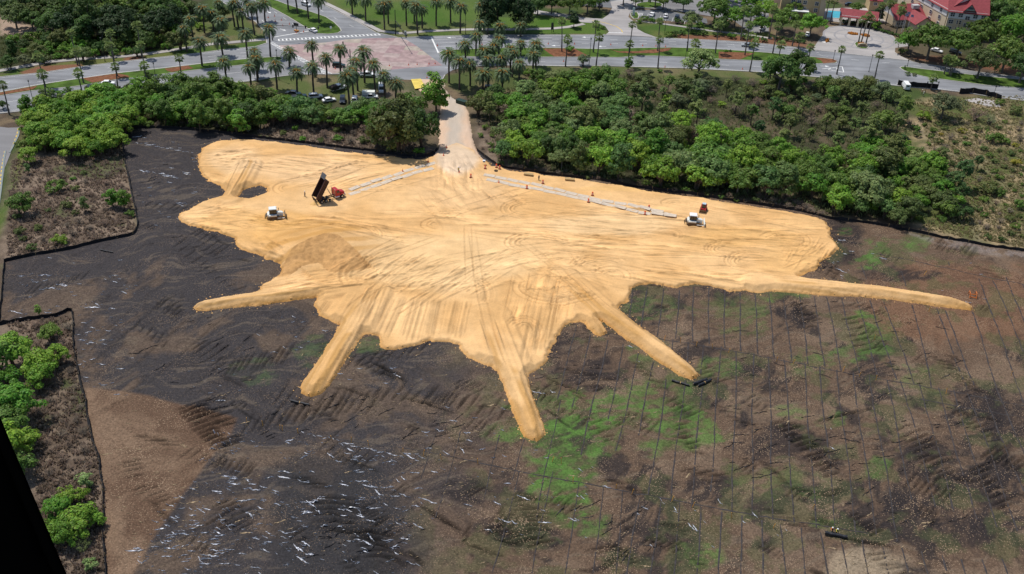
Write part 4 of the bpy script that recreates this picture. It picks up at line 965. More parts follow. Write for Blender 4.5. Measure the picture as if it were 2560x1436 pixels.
def broadleaf(kind, seed, nclump, per, leaf, shape, trunk_h, rc=.27, mt=LEAF, bark=BARK, lo=-.35, upw=.5, multi=1):
    """unit tree: crown radius 1, crown centre at height trunk_h + shape z"""
    V, Q, Cs = crown_arrays(seed, nclump, per, leaf, shape, lo, rc, upw)
    zc_ = trunk_h + shape[2] * .75
    V = V + np.array([0, 0, zc_]); V[:, 2] = np.maximum(V[:, 2], .03)
    me = npmesh(kind + '_crown', V, Q, mt)
    rg = random.Random(seed); limbs = []
    for m_ in range(multi):
        ox, oy = (rg.uniform(-.2, .2), rg.uniform(-.2, .2)) if multi > 1 else (0, 0)
        top = (ox * 1.6, oy * 1.6, trunk_h + .15)
        limbs.append(([(ox, oy, -.05), (ox * 1.2, oy * 1.2, trunk_h * .5), top], [.07, .055, .045]))
        for k in range(5):
            c_ = Cs[rg.randrange(len(Cs))] * .8
            limbs.append(([top, ((top[0] + c_[0]) / 2, (top[1] + c_[1]) / 2, (top[2] + zc_ + c_[2]) / 2 + .03), (c_[0], c_[1], zc_ + c_[2])], [.04, .025, .01]))
    tm = limb_mesh(kind + '_trunk', limbs, bark)
    PROTO.setdefault(kind, []).append((me, tm))
for s_ in range(5): broadleaf('shrubby', 10 + s_, 30 + 3 * s_, 85, .060, (1, .9 + .05 * s_, .75 + .06 * s_), .25, .27, multi=3)
for s_ in range(4): broadleaf('oak', 30 + s_, 60, 75, .046, (1, .95, .62), .32, .20, bark=GREYBARK, lo=-.2)
for s_ in range(3): broadleaf('tall', 40 + s_, 46, 70, .060, (.75, .75, 1.15), .35, .24, lo=-.8)
for s_ in range(3): broadleaf('pine', 50 + s_, 46, 55, .052, (.80, .80, .95), .75, .17, NEEDLE, lo=-.6, upw=.9)
for s_ in range(3): broadleaf('bush', 60 + s_, 18, 55, .085, (1, .95, .62), .05, .30, multi=3)
for s_ in range(2): broadleaf('sapling', 70 + s_, 22, 40, .075, (.6, .6, 1.2), .35, .26, lo=-.8)
for s_ in range(2): broadleaf('twiggy', 80 + s_, 50, 26, .030, (1, 1, .7), .05, .20, multi=4, bark=GREYBARK)
NAMES = {'shrubby': 'broadleaf_tree', 'oak': 'oak_tree', 'tall': 'broadleaf_tree', 'pine': 'pine_tree', 'bush': 'bush', 'sapling': 'sapling', 'twiggy': 'twiggy_bush'}
CATS = {'shrubby': 'tree', 'oak': 'tree', 'tall': 'tree', 'pine': 'pine tree', 'bush': 'bush', 'sapling': 'sapling', 'twiggy': 'bush'}
ZC = {'shrubby': .25 + .6, 'oak': .32 + .46, 'tall': .35 + .86, 'pine': .75 + .7, 'bush': .05 + .46, 'sapling': .35 + .9, 'twiggy': .55}
HUES = {'bright': (0.203, 0.341, 0.039), 'vivid': (0.128, 0.268, 0.031), 'mid': (0.13, 0.215, 0.038), 'dark': (0.072, 0.135, 0.028), 'olive': (0.128, 0.167, 0.047), 'pale': (0.232, 0.312, 0.104), 'grey': (0.158, 0.196, 0.091),
        'black': (0.036, 0.072, 0.021), 'pinegreen': (0.135, 0.182, 0.045), 'darkpine': (0.057, 0.109, 0.026), 'dry': (0.28, 0.21, 0.155), 'blue': (0.125, 0.225, 0.060), 'gold': (0.33, 0.29, 0.039)}
WORDS = {'bright': 'bright yellow-green', 'vivid': 'vivid green', 'mid': 'mid green', 'dark': 'dark green', 'olive': 'dull olive green', 'pale': 'pale feathery green', 'grey': 'grey-green', 'black': 'very dark green', 'pinegreen': 'mid green', 'darkpine': 'dark green', 'dry': 'dry brown-grey', 'blue': 'bluish green', 'gold': 'yellowish'}
NOUN = {'shrubby': 'bushy tree', 'oak': 'spreading round-crowned tree', 'tall': 'tall full-crowned tree', 'pine': 'tufted pine', 'bush': 'low bush', 'sapling': 'slim young tree', 'twiggy': 'twiggy bush'}
PLANTS = []      # (root, kind, hue, where, u, v)
def plant(cu, cv, rpx, kind, hue, where, group=None, label=None, zs_=1.0):
    """crown centre at photo position cu, cv and crown radius rpx photo pixels"""
    r = rpx / pxm(cu, cv)
    zc_ = ZC[kind] * r * zs_
    p = P(cu, cv, zc_)
    me, tm = random.choice(PROTO[kind])
    root = empty(NAMES[kind], (p.x, p.y, -.05), random.uniform(0, 2 * PI))
    root.scale = (r * random.uniform(.93, 1.07), r, r * zs_ * random.uniform(.92, 1.08))
    c = link('crown', me, root); t = link('trunk', tm, root)
    h = HUES[hue]; f = random.uniform(.8, 1.22); g_ = random.uniform(-.12, .12)
    c.color = (h[0] * f * (1 + g_), h[1] * f, h[2] * f, 1)
    root['category'] = CATS[kind]
    PLANTS.append([root, kind, hue, where, cu, cv, group, label])
    return root
def inpoly(u, v, poly):
    c = False; n = len(poly)
    for i in range(n):
        x1, y1 = poly[i]; x2, y2 = poly[(i + 1) % n]
        if (y1 > v) != (y2 > v) and u < (x2 - x1) * (v - y1) / (y2 - y1) + x1: c = not c
    return c
TAKEN = []
def fill(poly, kinds, sp, r0, r1, where, tries=2600, jitter=1.0, vs=.62, cap=400):
    """random plants over an area, spaced sp px across (vs x that down the picture)"""
    us = [p[0] for p in poly]; vs_ = [p[1] for p in poly]; cnt = 0
    for _ in range(tries):
        if cnt >= cap: break
        u = random.uniform(min(us), max(us)); v = random.uniform(min(vs_), max(vs_))
        if not inpoly(u, v, poly): continue
        if any(((u - a_) / (sp + ra * .35)) ** 2 + ((v - b_) / ((sp + ra * .35) * vs)) ** 2 < 1 for a_, b_, ra in TAKEN): continue
        k, h, wgt = random.choices(kinds, [x[2] for x in kinds])[0]
        r = random.uniform(r0, r1) * (.75 if k in ('bush', 'twiggy') else 1)
        plant(u, v, r, k, h, where); TAKEN.append((u, v, 0)); cnt += 1
def one(cu, cv, r, kind, hue, where, **kw):
    TAKEN.append((cu, cv, r)); return plant(cu, cv, r, kind, hue, where, **kw)
# --- single trees one can point to
L_ = 'beside the dirt road'
one(1090, 230, 47, 'tall', 'vivid', L_, label='tall vivid green tree standing over the bend of the dirt road', zs_=.95)
one(985, 312, 66, 'shrubby', 'olive', L_, label='large dull olive tree left of the dirt road', zs_=1.25); one(1010, 345, 46, 'shrubby', 'olive', L_); one(948, 335, 38, 'shrubby', 'olive', L_); one(1015, 292, 46, 'shrubby', 'olive', L_)
one(1055, 322, 42, 'shrubby', 'dark', L_, label='dark tree hard against the left edge of the dirt road', zs_=1.35)
one(1030, 262, 34, 'shrubby', 'mid', L_, label='mid green tree between the parked cars and the dirt road bend')
W3 = 'in the woodland right of the dirt road'
one(1387, 225, 46, 'oak', 'bright', W3, label='yellow-green domed tree near the dark palm grove')
one(1750, 158, 50, 'oak', 'pale', W3, label='pale open-crowned tree hanging over the lower carriageway')
one(1955, 178, 52, 'oak', 'dark', W3, label='biggest dark round tree at the roadside', zs_=1.2); one(2000, 168, 46, 'oak', 'dark', W3, label='dark round tree joined to the right of the biggest one', zs_=1.2)
one(1935, 175, 32, 'shrubby', 'vivid', W3)
one(2175, 472, 66, 'oak', 'pale', W3, label='large pale domed tree above the end of the black fence', zs_=1.0)
one(2255, 500, 36, 'shrubby', 'bright', W3)
one(2362, 262, 46, 'oak', 'grey', W3, label='grey-green round tree below the white van')
one(2295, 392, 32, 'oak', 'pale', W3); one(2356, 390, 28, 'pine', 'pinegreen', W3)
for x in ((2415, 425, 36), (2449, 402, 19), (2392, 450, 36), (2405, 480, 26)): one(*x, 'pine', 'darkpine', 'in the dark clump at the edge of the dry grass')
DG = 'on the dry grassland'
one(2258, 343, 15, 'pine', 'darkpine', DG); one(2482, 345, 24, 'bush', 'mid', DG); one(2510, 350, 16, 'bush', 'mid', DG); one(2540, 405, 15, 'bush', 'gold', DG)
one(2475, 472, 28, 'bush', 'olive', DG); one(2500, 480, 20, 'bush', 'mid', DG); one(2416, 533, 27, 'shrubby', 'darkpine', DG); one(2356, 546, 14, 'bush', 'mid', DG); one(2299, 545, 12, 'bush', 'mid', DG)
one(2248, 545, 27, 'shrubby', 'olive', DG); one(2321, 525, 15, 'twiggy', 'grey', DG); one(2552, 512, 20, 'bush', 'mid', DG); one(2504, 598, 12, 'bush', 'dark', DG); one(2540, 566, 13, 'bush', 'mid', DG); one(2270, 355, 8, 'bush', 'bright', DG)
one(2440, 285, 30, 'twiggy', 'dry', DG); one(2475, 300, 22, 'twiggy', 'grey', DG); one(2540, 275, 20, 'bush', 'olive', DG); one(2310, 290, 20, 'bush', 'bright', DG); one(2500, 255, 13, 'bush', 'mid', DG); one(2552, 345, 16, 'twiggy', 'dry', DG)
for x in ((1608, 242, 38), (1656, 276, 24), (1673, 203, 19), (1744, 196, 20), (1739, 238, 28), (1746, 276, 28), (1844, 246, 28), (1882, 278, 24), (1658, 228, 17), (1819, 215, 19), (1937, 262, 26), (2013, 255, 24), (2083, 236, 26), (2135, 236, 20), (2158, 270, 26), (2221, 246, 24), (2263, 268, 30), (1980, 302, 28), (2070, 300, 24), (2185, 322, 38), (2140, 308, 24), (2028, 330, 15), (1900, 320, 22), (1960, 345, 24), (2100, 345, 26), (2060, 372, 20)):
    one(*x, 'pine', random.choice(['pinegreen', 'pinegreen', 'darkpine', 'mid']), 'among the pines on the right', zs_=1.05)
I_ = 'on the brush island at the left'
one(70, 388, 27, 'shrubby', 'bright', I_, label='yellow-green bushy tree at the top of the brush island'); one(68, 420, 13, 'sapling', 'blue', I_, label='slim bluish young tree below the yellow-green one'); one(52, 512, 32, 'shrubby', 'mid', I_, label='mid green tree at the left edge of the brush island')
one(208, 506, 20, 'sapling', 'blue', I_, label='slim bluish young tree in the middle of the brush island', zs_=1.1); one(278, 492, 24, 'tall', 'vivid', I_); one(306, 496, 26, 'tall', 'vivid', I_); one(326, 535, 13, 'bush', 'mid', I_); one(182, 446, 9, 'bush', 'vivid', I_)
one(140, 466, 26, 'bush', 'mid', I_); one(150, 600, 22, 'bush', 'bright', I_); one(80, 618, 14, 'bush', 'olive', I_); one(165, 510, 18, 'bush', 'olive', I_); one(60, 360, 20, 'shrubby', 'mid', I_)
B_ = 'behind the black fence at the lower left'
for x in ((27, 880, 46, 'bright'), (95, 912, 36, 'bright'), (98, 940, 34, 'vivid'), (142, 893, 26, 'bright'), (125, 835, 24, 'mid'), (40, 1015, 48, 'vivid'), (62, 1108, 30, 'bright'), (20, 1060, 46, 'mid'), (35, 1170, 38, 'mid'), (10, 960, 40, 'vivid'), (-20, 1120, 60, 'bright'), (-20, 900, 50, 'mid'), (-60, 1250, 60, 'mid')):
    one(x[0], x[1] - 4, x[2] * 1.22, 'shrubby', x[3], B_)
for x in ((140, 1282, 36, 'vivid'), (193, 1305, 42, 'bright'), (165, 1340, 34, 'vivid'), (235, 1300, 24, 'bright'), (175, 1245, 30, 'bright'), (120, 1330, 30, 'vivid')): one(x[0], x[1] - 4, x[2] * 1.15, 'shrubby', x[3], 'in the bright clump at the bottom left')
one(212, 1200, 30, 'sapling', 'pale', 'in the bright clump at the bottom left', zs_=.8); one(205, 1365, 24, 'twiggy', 'pale', 'in the bright clump at the bottom left'); one(225, 1410, 22, 'bush', 'pale', 'in the bright clump at the bottom left')
one(95, 775, 14, 'sapling', 'vivid', 'on the dark fabric', label='lone slim young tree on the dark fabric by the fence corner')
for x in ((1480, 350, 48, 'oak', 'bright'), (1640, 362, 44, 'tall', 'vivid'), (1780, 345, 48, 'oak', 'bright'), (1862, 402, 50, 'oak', 'bright'), (1560, 328, 42, 'oak', 'pale'), (1320, 378, 40, 'shrubby', 'bright'), (1450, 392, 34, 'tall', 'olive'), (2012, 430, 46, 'oak', 'mid'), (2090, 398, 40, 'oak', 'bright'), (1400, 290, 42, 'oak', 'blue'), (1700, 300, 40, 'oak', 'bright'), (1270, 330, 40, 'oak', 'pale'), (1550, 395, 44, 'tall', 'blue'), (1700, 410, 46, 'shrubby', 'pale'), (1950, 370, 40, 'oak', 'vivid')): one(*x, 'in the leafy belt behind the right fence', zs_=1.1)
# --- hotel side
HT = 'in front of the red-roofed hotel'
one(2330, 100, 56, 'oak', 'mid', HT, label='large tree in front of the red-roofed lobby', zs_=1.1); one(2275, 105, 36, 'oak', 'vivid', HT); one(2400, 108, 50, 'oak', 'mid', HT, zs_=1.1); one(2455, 155, 46, 'oak', 'olive', 'on the grass median', label='spreading tree standing alone on the right grass median', zs_=1.15)
one(2520, 130, 54, 'oak', 'mid', HT, zs_=1.2); one(2460, 85, 48, 'oak', 'mid', HT, zs_=1.2); one(2545, 75, 56, 'oak', 'vivid', HT, zs_=1.2); one(2500, 40, 50, 'oak', 'dark', HT, zs_=1.2); one(2560, 170, 42, 'oak', 'dark', HT, zs_=1.2); one(2440, 60, 40, 'oak', 'dark', HT); one(2380, 160, 24, 'oak', 'dark', HT)
one(2030, 60, 36, 'oak', 'vivid', 'beside the plaza', label='round tree at the left edge of the plaza', zs_=1.1); one(1960, 48, 38, 'oak', 'mid', 'beside the plaza', zs_=1.1); one(1985, 20, 26, 'oak', 'mid', 'beside the plaza')
one(2540, 20, 46, 'oak', 'mid', HT); one(2480, 0, 40, 'oak', 'mid', HT)
PL = 'around the parking lots'
for x in ((1790, 20, 48, 'mid'), (1840, 40, 36, 'vivid'), (1730, 50, 26, 'grey'), (1880, 30, 30, 'mid'), (1905, 60, 26, 'vivid'), (1805, 60, 26, 'dark'), (1560, -12, 30, 'dark'), (1640, -6, 30, 'dark'), (1710, 6, 24, 'dark'), (1425, 10, 32, 'mid'), (1380, 8, 30, 'dark'), (1470, 6, 32, 'mid'), (1500, 0, 30, 'dark'), (1915, 20, 30, 'bright'), (1345, 12, 30, 'dark'), (1870, 0, 36, 'vivid'), (1660, 2, 26, 'mid'), (1590, 0, 22, 'dark')):
    one(x[0], x[1], x[2], 'oak', x[3], PL, zs_=1.1)
one(1436, 45, 20, 'tall', 'black', PL, label='dark conical tree beside the pale driveway'); one(1805, 62, 18, 'oak', 'dry', PL)
for x in ((1245, 20, 55), (1300, 25, 48), (1220, 55, 30), (1310, 50, 32)): one(*x, 'oak', 'black', 'in the dark grove above the junction', zs_=1.2)
BU = 'in the shrub bed above the road'
for x in ((1672, 86, 13), (1690, 84, 12), (1705, 82, 10), (1425, 122, 13), (1815, 128, 6), (1826, 128, 5), (1612, 47, 12), (1630, 50, 10), (1695, 53, 12), (1598, 54, 8), (1650, 52, 9), (1730, 80, 9), (1760, 82, 12), (1790, 86, 10), (1830, 90, 12), (1860, 92, 12), (1890, 96, 12), (1910, 100, 10), (1750, 62, 12), (1505, 68, 8), (1495, 72, 6)):
    one(*x, 'bush', random.choice(['dark', 'vivid', 'mid']), BU)
one(1458, 152, 16, 'shrubby', 'grey', 'on the road verge', label='small grey-green tree beside a lamp post on the verge'); one(1572, 157, 15, 'tall', 'vivid', 'on the road verge'); one(1623, 182, 12, 'shrubby', 'grey', 'on the road verge'); one(1650, 178, 7, 'bush', 'vivid', 'on the road verge')
one(372, 192, 17, 'tall', 'dark', 'on the road verge', label='dark upright tree at the road edge on the left'); one(60, 262, 26, 'tall', 'vivid', 'on the road verge', zs_=1.1); one(5, 262, 16, 'oak', 'dark', 'on the road verge')
one(58, 148, 20, 'oak', 'grey', 'on the road verge', label='grey spreading tree over the footpath'); one(30, 120, 22, 'tall', 'dark', 'on the road verge'); one(2263, 168, 5, 'sapling', 'grey', 'on the grass median'); one(2270, 185, 8, 'bush', 'grey', 'on the grass median'); one(2287, 187, 7, 'bush', 'grey', 'on the grass median')
for k in range(12): one(2190 + k * 7.5, 72 + k * 2.2, 7, 'bush', 'dark', 'in the hedge beside the plaza')
for k in range(6): one(2105 + k * 14, 53 + k * 1.6, 8, 'bush', 'dark', 'in the hedge behind the portico')
one(2255, 128, 12, 'bush', 'olive', 'in the hedge beside the plaza'); one(2190, 62, 14, 'shrubby', 'vivid', 'in the hedge beside the plaza'); one(2200, 30, 20, 'tall', 'black', HT); one(2140, 18, 20, 'oak', 'mid', HT)
for k in range(7): one(1925 + k * 14, 92 + k * 2, 8, 'bush', 'dark', BU)
for x in ((2130, 214, 34, 'olive'), (2172, 208, 26, 'olive'), (2098, 226, 30, 'olive'), (2205, 228, 24, 'grey'), (2060, 214, 26, 'mid'), (2235, 238, 22, 'olive')): one(x[0], x[1], x[2], 'shrubby', x[3], 'in the scrub below the road')
# --- thickets
T1 = 'in the thicket above the black fence'
fill([(70, 262), (200, 245), (330, 235), (330, 300), (312, 320), (300, 345), (255, 375), (190, 375), (90, 350), (70, 320)], [('shrubby', 'bright', 6), ('shrubby', 'vivid', 3), ('bush', 'bright', 1)], 22, 22, 38, T1)
fill([(300, 228), (420, 222), (520, 215), (620, 228), (700, 250), (690, 285), (600, 310), (480, 290), (330, 285)], [('shrubby', 'vivid', 5), ('shrubby', 'mid', 4), ('tall', 'mid', 2), ('shrubby', 'dark', 2), ('shrubby', 'olive', 2)], 27, 26, 40, T1)
fill([(100, 225), (480, 210), (520, 222), (330, 245), (110, 250)], [('bush', 'mid', 3), ('bush', 'olive', 2), ('shrubby', 'olive', 1), ('bush', 'vivid', 2)], 22, 16, 26, T1, cap=30)
T2 = 'in the thicket left of the dirt road'
fill([(690, 250), (760, 268), (850, 284), (900, 272), (960, 274), (930, 302), (830, 304), (770, 294), (700, 292)], [('shrubby', 'vivid', 4), ('shrubby', 'blue', 3), ('shrubby', 'mid', 3)], 26, 24, 38, T2)
fill([(330, 285), (480, 290), (640, 310), (620, 330), (480, 312), (330, 312)], [('bush', 'mid', 3), ('twiggy', 'dry', 3), ('bush', 'olive', 2)], 26, 14, 22, T2, cap=16)
fill([(680, 300), (930, 318), (1060, 380), (900, 368), (680, 338)], [('twiggy', 'dry', 5), ('bush', 'olive', 1), ('bush', 'vivid', 1)], 26, 12, 24, 'in the dry brush above the sand', cap=26)
T3a = 'in the leafy belt behind the right fence'
fill([(1240, 300), (1400, 320), (1600, 340), (1800, 380), (1900, 400), (2050, 440), (2200, 480), (2230, 530), (2120, 515), (1990, 470), (1850, 458), (1750, 440), (1600, 420), (1500, 405), (1380, 392), (1260, 375)],
     [('shrubby', 'mid', 3), ('shrubby', 'vivid', 5), ('tall', 'dark', 1), ('tall', 'blue', 2), ('shrubby', 'bright', 5), ('shrubby', 'blue', 3), ('oak', 'pale', 2), ('oak', 'mid', 3), ('bush', 'bright', 1)], 27, 24, 48, T3a, cap=85)
T3b = 'in the woodland right of the dirt road'
fill([(1200, 235), (1340, 190), (1500, 200), (1580, 230), (1700, 300), (1850, 320), (2000, 380), (2150, 400), (2280, 400), (2240, 470), (2000, 430), (1800, 375), (1500, 330), (1250, 300), (1190, 270)],
     [('shrubby', 'mid', 4), ('shrubby', 'mid', 1), ('oak', 'blue', 4), ('shrubby', 'vivid', 3), ('pine', 'pinegreen', 4), ('shrubby', 'olive', 4), ('oak', 'bright', 2), ('oak', 'pale', 2), ('twiggy', 'dry', 2), ('bush', 'olive', 2)], 27, 18, 44, T3b, cap=120)
fill([(1320, 180), (1600, 178), (1900, 200), (2080, 200), (2240, 225), (2300, 300), (2200, 330), (1900, 290), (1500, 220), (1330, 205)],
     [('pine', 'pinegreen', 3), ('bush', 'olive', 3), ('bush', 'bright', 2), ('shrubby', 'mid', 2), ('twiggy', 'dry', 4), ('shrubby', 'olive', 2), ('oak', 'grey', 1)], 26, 14, 30, 'in the scrub below the road', cap=95)
fill([(2150, 350), (2330, 380), (2400, 480), (2380, 540), (2280, 550), (2200, 500), (2140, 400)], [('shrubby', 'olive', 3), ('shrubby', 'vivid', 3), ('shrubby', 'mid', 3), ('bush', 'bright', 1)], 27, 24, 38, T3b, cap=30)
T4 = 'in the dark wood at the top left'
fill([(20, -30), (440, -30), (440, 30), (400, 60), (250, 78), (120, 60), (30, 45)], [('oak', 'black', 2), ('oak', 'dark', 4), ('tall', 'dark', 2), ('oak', 'mid', 3), ('oak', 'olive', 2)], 34, 34, 52, T4, cap=48)
fill([(10, 95), (130, 85), (300, 80), (440, 60), (470, 100), (400, 122), (200, 138), (10, 160)], [('bush', 'olive', 3), ('bush', 'mid', 3), ('shrubby', 'olive', 2), ('bush', 'vivid', 2), ('shrubby', 'dark', 2)], 24, 16, 30, 'in the scrub above the left footpath', cap=60)
fill([(440, 30), (560, 10), (560, 40), (450, 90)], [('bush', 'bright', 2), ('shrubby', 'olive', 2)], 30, 14, 24, 'in the scrub above the left footpath', cap=8)
fill([(2380, -30), (2600, -30), (2600, 120), (2480, 60), (2380, 40)], [('oak', 'dark', 3), ('oak', 'mid', 3)], 40, 34, 50, HT, cap=20)
fill([(1340, -40), (1900, -50), (1900, -20), (1340, -20)], [('oak', 'dark', 3), ('oak', 'mid', 3)], 50, 30, 44, PL, cap=14)
fill([(30, 420), (300, 400), (320, 560), (40, 610)], [('twiggy', 'dry', 6), ('bush', 'olive', 1)], 30, 10, 22, I_, cap=34)
fill([(10, 815), (165, 800), (200, 950), (215, 1150), (120, 1180), (60, 950)], [('twiggy', 'dry', 6), ('bush', 'olive', 1)], 34, 14, 26, B_, cap=22)
fill([(1880, 490), (1930, 470), (2060, 535), (2000, 525)], [('twiggy', 'dry', 5)], 20, 12, 20, T3a, cap=12)
fill([(2260, 300), (2560, 300), (2560, 600), (2450, 600), (2440, 480), (2330, 380)], [('twiggy', 'dry', 2), ('bush', 'olive', 3), ('bush', 'mid', 2), ('bush', 'gold', 0.2)], 24, 8, 18, DG, cap=85)
fill([(1240, 405), (1500, 436), (1900, 500), (1880, 508), (1600, 462), (1260, 414)], [('twiggy', 'dry', 3), ('bush', 'mid', 2), ('bush', 'olive', 2)], 20, 8, 15, T3a, cap=40)
fill([(1194, 300), (1235, 320), (1250, 395), (1205, 370)], [('twiggy', 'dry', 3), ('bush', 'mid', 1)], 20, 9, 16, L_, cap=10)
# labels: every plant gets one; look-alikes of one place share it together with their group
for rt, kind, hue, where, cu, cv, group, label in PLANTS:
    rt['label'] = label or ('%s %s %s' % (WORDS[hue], NOUN[kind], where))
    rt['group'] = group or ('plants ' + where)

# ---- palms
def frond_palm(seed, nf, Lf, up0=1.25, dn=-.75, wid=.42, seg=7):
    g = random.Random(seed); V = []; Q = []
    for k in range(nf):
        az = k * 2.39996 + g.uniform(-.2, .2); el = up0 + (dn - up0) * (k / nf) ** .9 + g.uniform(-.1, .1)
        L = Lf * g.uniform(.85, 1.1) * (1 - .2 * max(el, 0) / 1.5); p = Vector((0, 0, 0)); e = el
        d0 = Vector((math.cos(az), math.sin(az), 0)); side = Vector((-math.sin(az), math.cos(az), 0)); pts = []
        for j in range(seg + 1):
            pts.append((p.copy(), e)); p = p + (d0 * math.cos(e) + Vector((0, 0, math.sin(e)))) * (L / seg); e -= .18 + .04 * j
        for j in range(1, seg):
            for h in (0, .5):
                a_ = pts[j][0].lerp(pts[j + 1][0], h); ee = pts[j][1]
                t = (d0 * math.cos(ee) + Vector((0, 0, math.sin(ee)))); nrm = t.cross(side)
                w_ = wid * math.sin(PI * min((j + h) / seg * .9 + .12, 1)) * L * .5
                for s_ in (-1, 1):
                    tip = a_ + side * s_ * w_ + t * w_ * .8 + nrm * (-.15 * w_) * (1 if nrm.z > 0 else -1) + Vector((0, 0, .12 * w_))
                    b_ = a_ + t * (L / seg * .5); o = len(V)
                    V += [tuple(a_), tuple(b_), tuple(tip + t * .10), tuple(tip - t * .03)]; Q.append((o, o + 1, o + 2, o + 3))
        o = len(V); a_ = pts[seg][0]; b_ = pts[seg - 1][0]; V += [tuple(b_ - side * .06), tuple(b_ + side * .06), tuple(a_ + side * .03), tuple(a_ - side * .03)]; Q.append((o, o + 1, o + 2, o + 3))
    return np.array(V), np.array(Q)
DATE = []
for s_ in range(3):
    V, Q = frond_palm(s_, 44, 4.4, 1.35, -.50, .26)
    DATE.append(npmesh('date_crown', V, Q, FROND))
fm = MB()
for k in range(7):
    a_ = k * .9; fm.tube([(0, 0, .1), (.5 * math.cos(a_), .5 * math.sin(a_), .75), (1.25 * math.cos(a_), 1.25 * math.sin(a_), .35)], [.05, .09, .16], 4)
FRUITMAT = mat('fruit_stalk', (.50, .25, .04), .7, scale=4)
fme = bpy.data.meshes.new('fruit'); fme.from_pydata(fm.v, [], fm.f); fme.materials.append(FRUITMAT)
def fan_arrays(seed, nf=26, r=1.95):
    g = random.Random(seed); V = []; Q = []
    for k in range(nf):
        az = k * 2.39996; el = 1.3 - 2.1 * (k / nf) + g.uniform(-.12, .12)
        d = Vector((math.cos(az) * math.cos(el), math.sin(az) * math.cos(el), math.sin(el))); side = Vector((-math.sin(az), math.cos(az), 0)); nn = side.cross(d)
        L = r * g.uniform(.8, 1.05); c = d * L * .55
        o = len(V); V += [(0, 0, 0), tuple(side * .04), tuple(c + side * .04), tuple(c)]; Q.append((o, o + 1, o + 2, o + 3))
        for j in range(7):
            t = (j - 3) / 3 * 1.25; dd = d * math.cos(t) + side * math.sin(t); R_ = L * .62 * (1 - .12 * abs(t))
            tip = c + dd * R_ - Vector((0, 0, 1)) * R_ * .22; m_ = c + dd * R_ * .55; w_ = dd.cross(nn) * R_ * .14
            o = len(V); V += [tuple(c), tuple(m_ - w_), tuple(tip), tuple(m_ + w_)]; Q.append((o, o + 1, o + 2, o + 3))
    return np.array(V), np.array(Q)
FAN = [npmesh('fan_crown', *fan_arrays(s_), FROND) for s_ in range(3)]
TRUNKS = {}
def trunk_mesh(h, kind):
    h = round(h * 2) / 2; k = (h, kind)
    if k not in TRUNKS:
        mb = MB(); n = 9
        if kind == 'date': rad = [.34 - .06 * (i / n) + (.05 if i % 2 else 0) for i in range(n)] + [.42, .30]; zz = [h * i / n for i in range(n)] + [h - .5, h + .15]
        else: rad = [.30 - .12 * min(i / n * 1.6, 1) + (.012 if i % 2 else 0) for i in range(n)] + [.22, .17]; zz = [h * i / n for i in range(n)] + [h - .6, h]
        mb.tube([(.04 * math.sin(z_ * .7), .03 * math.sin(z_), z_) for z_ in zz], rad, 7)
        me = bpy.data.meshes.new(kind + '_trunk'); me.from_pydata(mb.v, [], mb.f); me.materials.append(PALMBARK if kind == 'date' else GREYBARK); TRUNKS[k] = me
    return TRUNKS[k], h
dm_ = MB()
for k in range(26):
    a_ = k * 2.4; dm_.m = 0; r_ = .28 + .1 * (k % 3); z_ = -.25 - .05 * (k % 7)
    c_, s_ = math.cos(a_), math.sin(a_); dm_.add([(c_ * .12, s_ * .12, .0), (c_ * r_ - s_ * .14, s_ * r_ + c_ * .14, z_ - .3), (c_ * r_ * 1.15, s_ * r_ * 1.15, z_ - .95), (c_ * r_ + s_ * .14, s_ * r_ - c_ * .14, z_ - .3)], [(0, 1, 2, 3)])
dme = bpy.data.meshes.new('dead_fronds'); dme.from_pydata(dm_.v, [], dm_.f); dme.materials.append(mat('dead_frond', (.20, .15, .09), .9, var=.3))
def palm(kind, bu, bv, cv, label, group, sc_=1.0, lean=0.0, nofruit=False):
    p = P(bu, bv); lo, hi = 1.0, 20.0
    for _ in range(24):
        mid_ = (lo + hi) / 2
        if PX((p.x, p.y, mid_))[1] > cv: lo = mid_
        else: hi = mid_
    h = min(max(lo, 3.0), 13.0)
    tm, h = trunk_mesh(h, 'date' if kind == 'date' else 'fan')
    root = empty('date_palm' if kind == 'date' else 'fan_palm', (p.x, p.y, .0), random.uniform(0, 6.28))
    sc_ *= random.uniform(.84, 1.16); root.rotation_euler = (random.uniform(-.045, .045), random.uniform(-.045, .045), random.uniform(0, 6.28))
    t = link('trunk', tm, root)
    c = link('crown', random.choice(DATE if kind == 'date' else FAN), root); c.location.z = h; c.scale = (sc_,) * 3
    f = random.uniform(.85, 1.15)
    if kind == 'date':
        c.color = (.105 * f, .155 * f, .070 * f, 1)
        if not nofruit: fr = link('fruit_stalks', fme, root); fr.location.z = h + .2; fr.scale = (sc_ * 1.35,) * 3
    else:
        c.color = (.20 * f, .27 * f, .085 * f, 1); dd = link('dead_fronds', dme, root); dd.location.z = h
    tag(root, label, 'palm tree', group)
    return root
ORD = ['first', 'second', 'third', 'fourth', 'fifth', 'sixth', 'seventh', 'eighth', 'ninth', 'tenth', 'eleventh', 'twelfth', 'thirteenth', 'fourteenth', 'fifteenth', 'sixteenth', 'seventeenth', 'eighteenth', 'nineteenth', 'twentieth', 'twenty-first', 'twenty-second']
def palm_row(kind, items, fz, phrase, group, sc_=1.0, **kw):
    """items: (crown x, crown y, base x, base y) in zoomed coordinates"""
    its = sorted(items, key=lambda t: t[2])
    for i, (cx, cy, bx, by) in enumerate(its):
        bu, bv = fz(bx, by); _, cv = fz(cx, cy)
        palm(kind, bu, bv, cv, '%s from the left of the %s' % (ORD[i], phrase), group, sc_, **kw)
G1 = 'date palms around the junction'
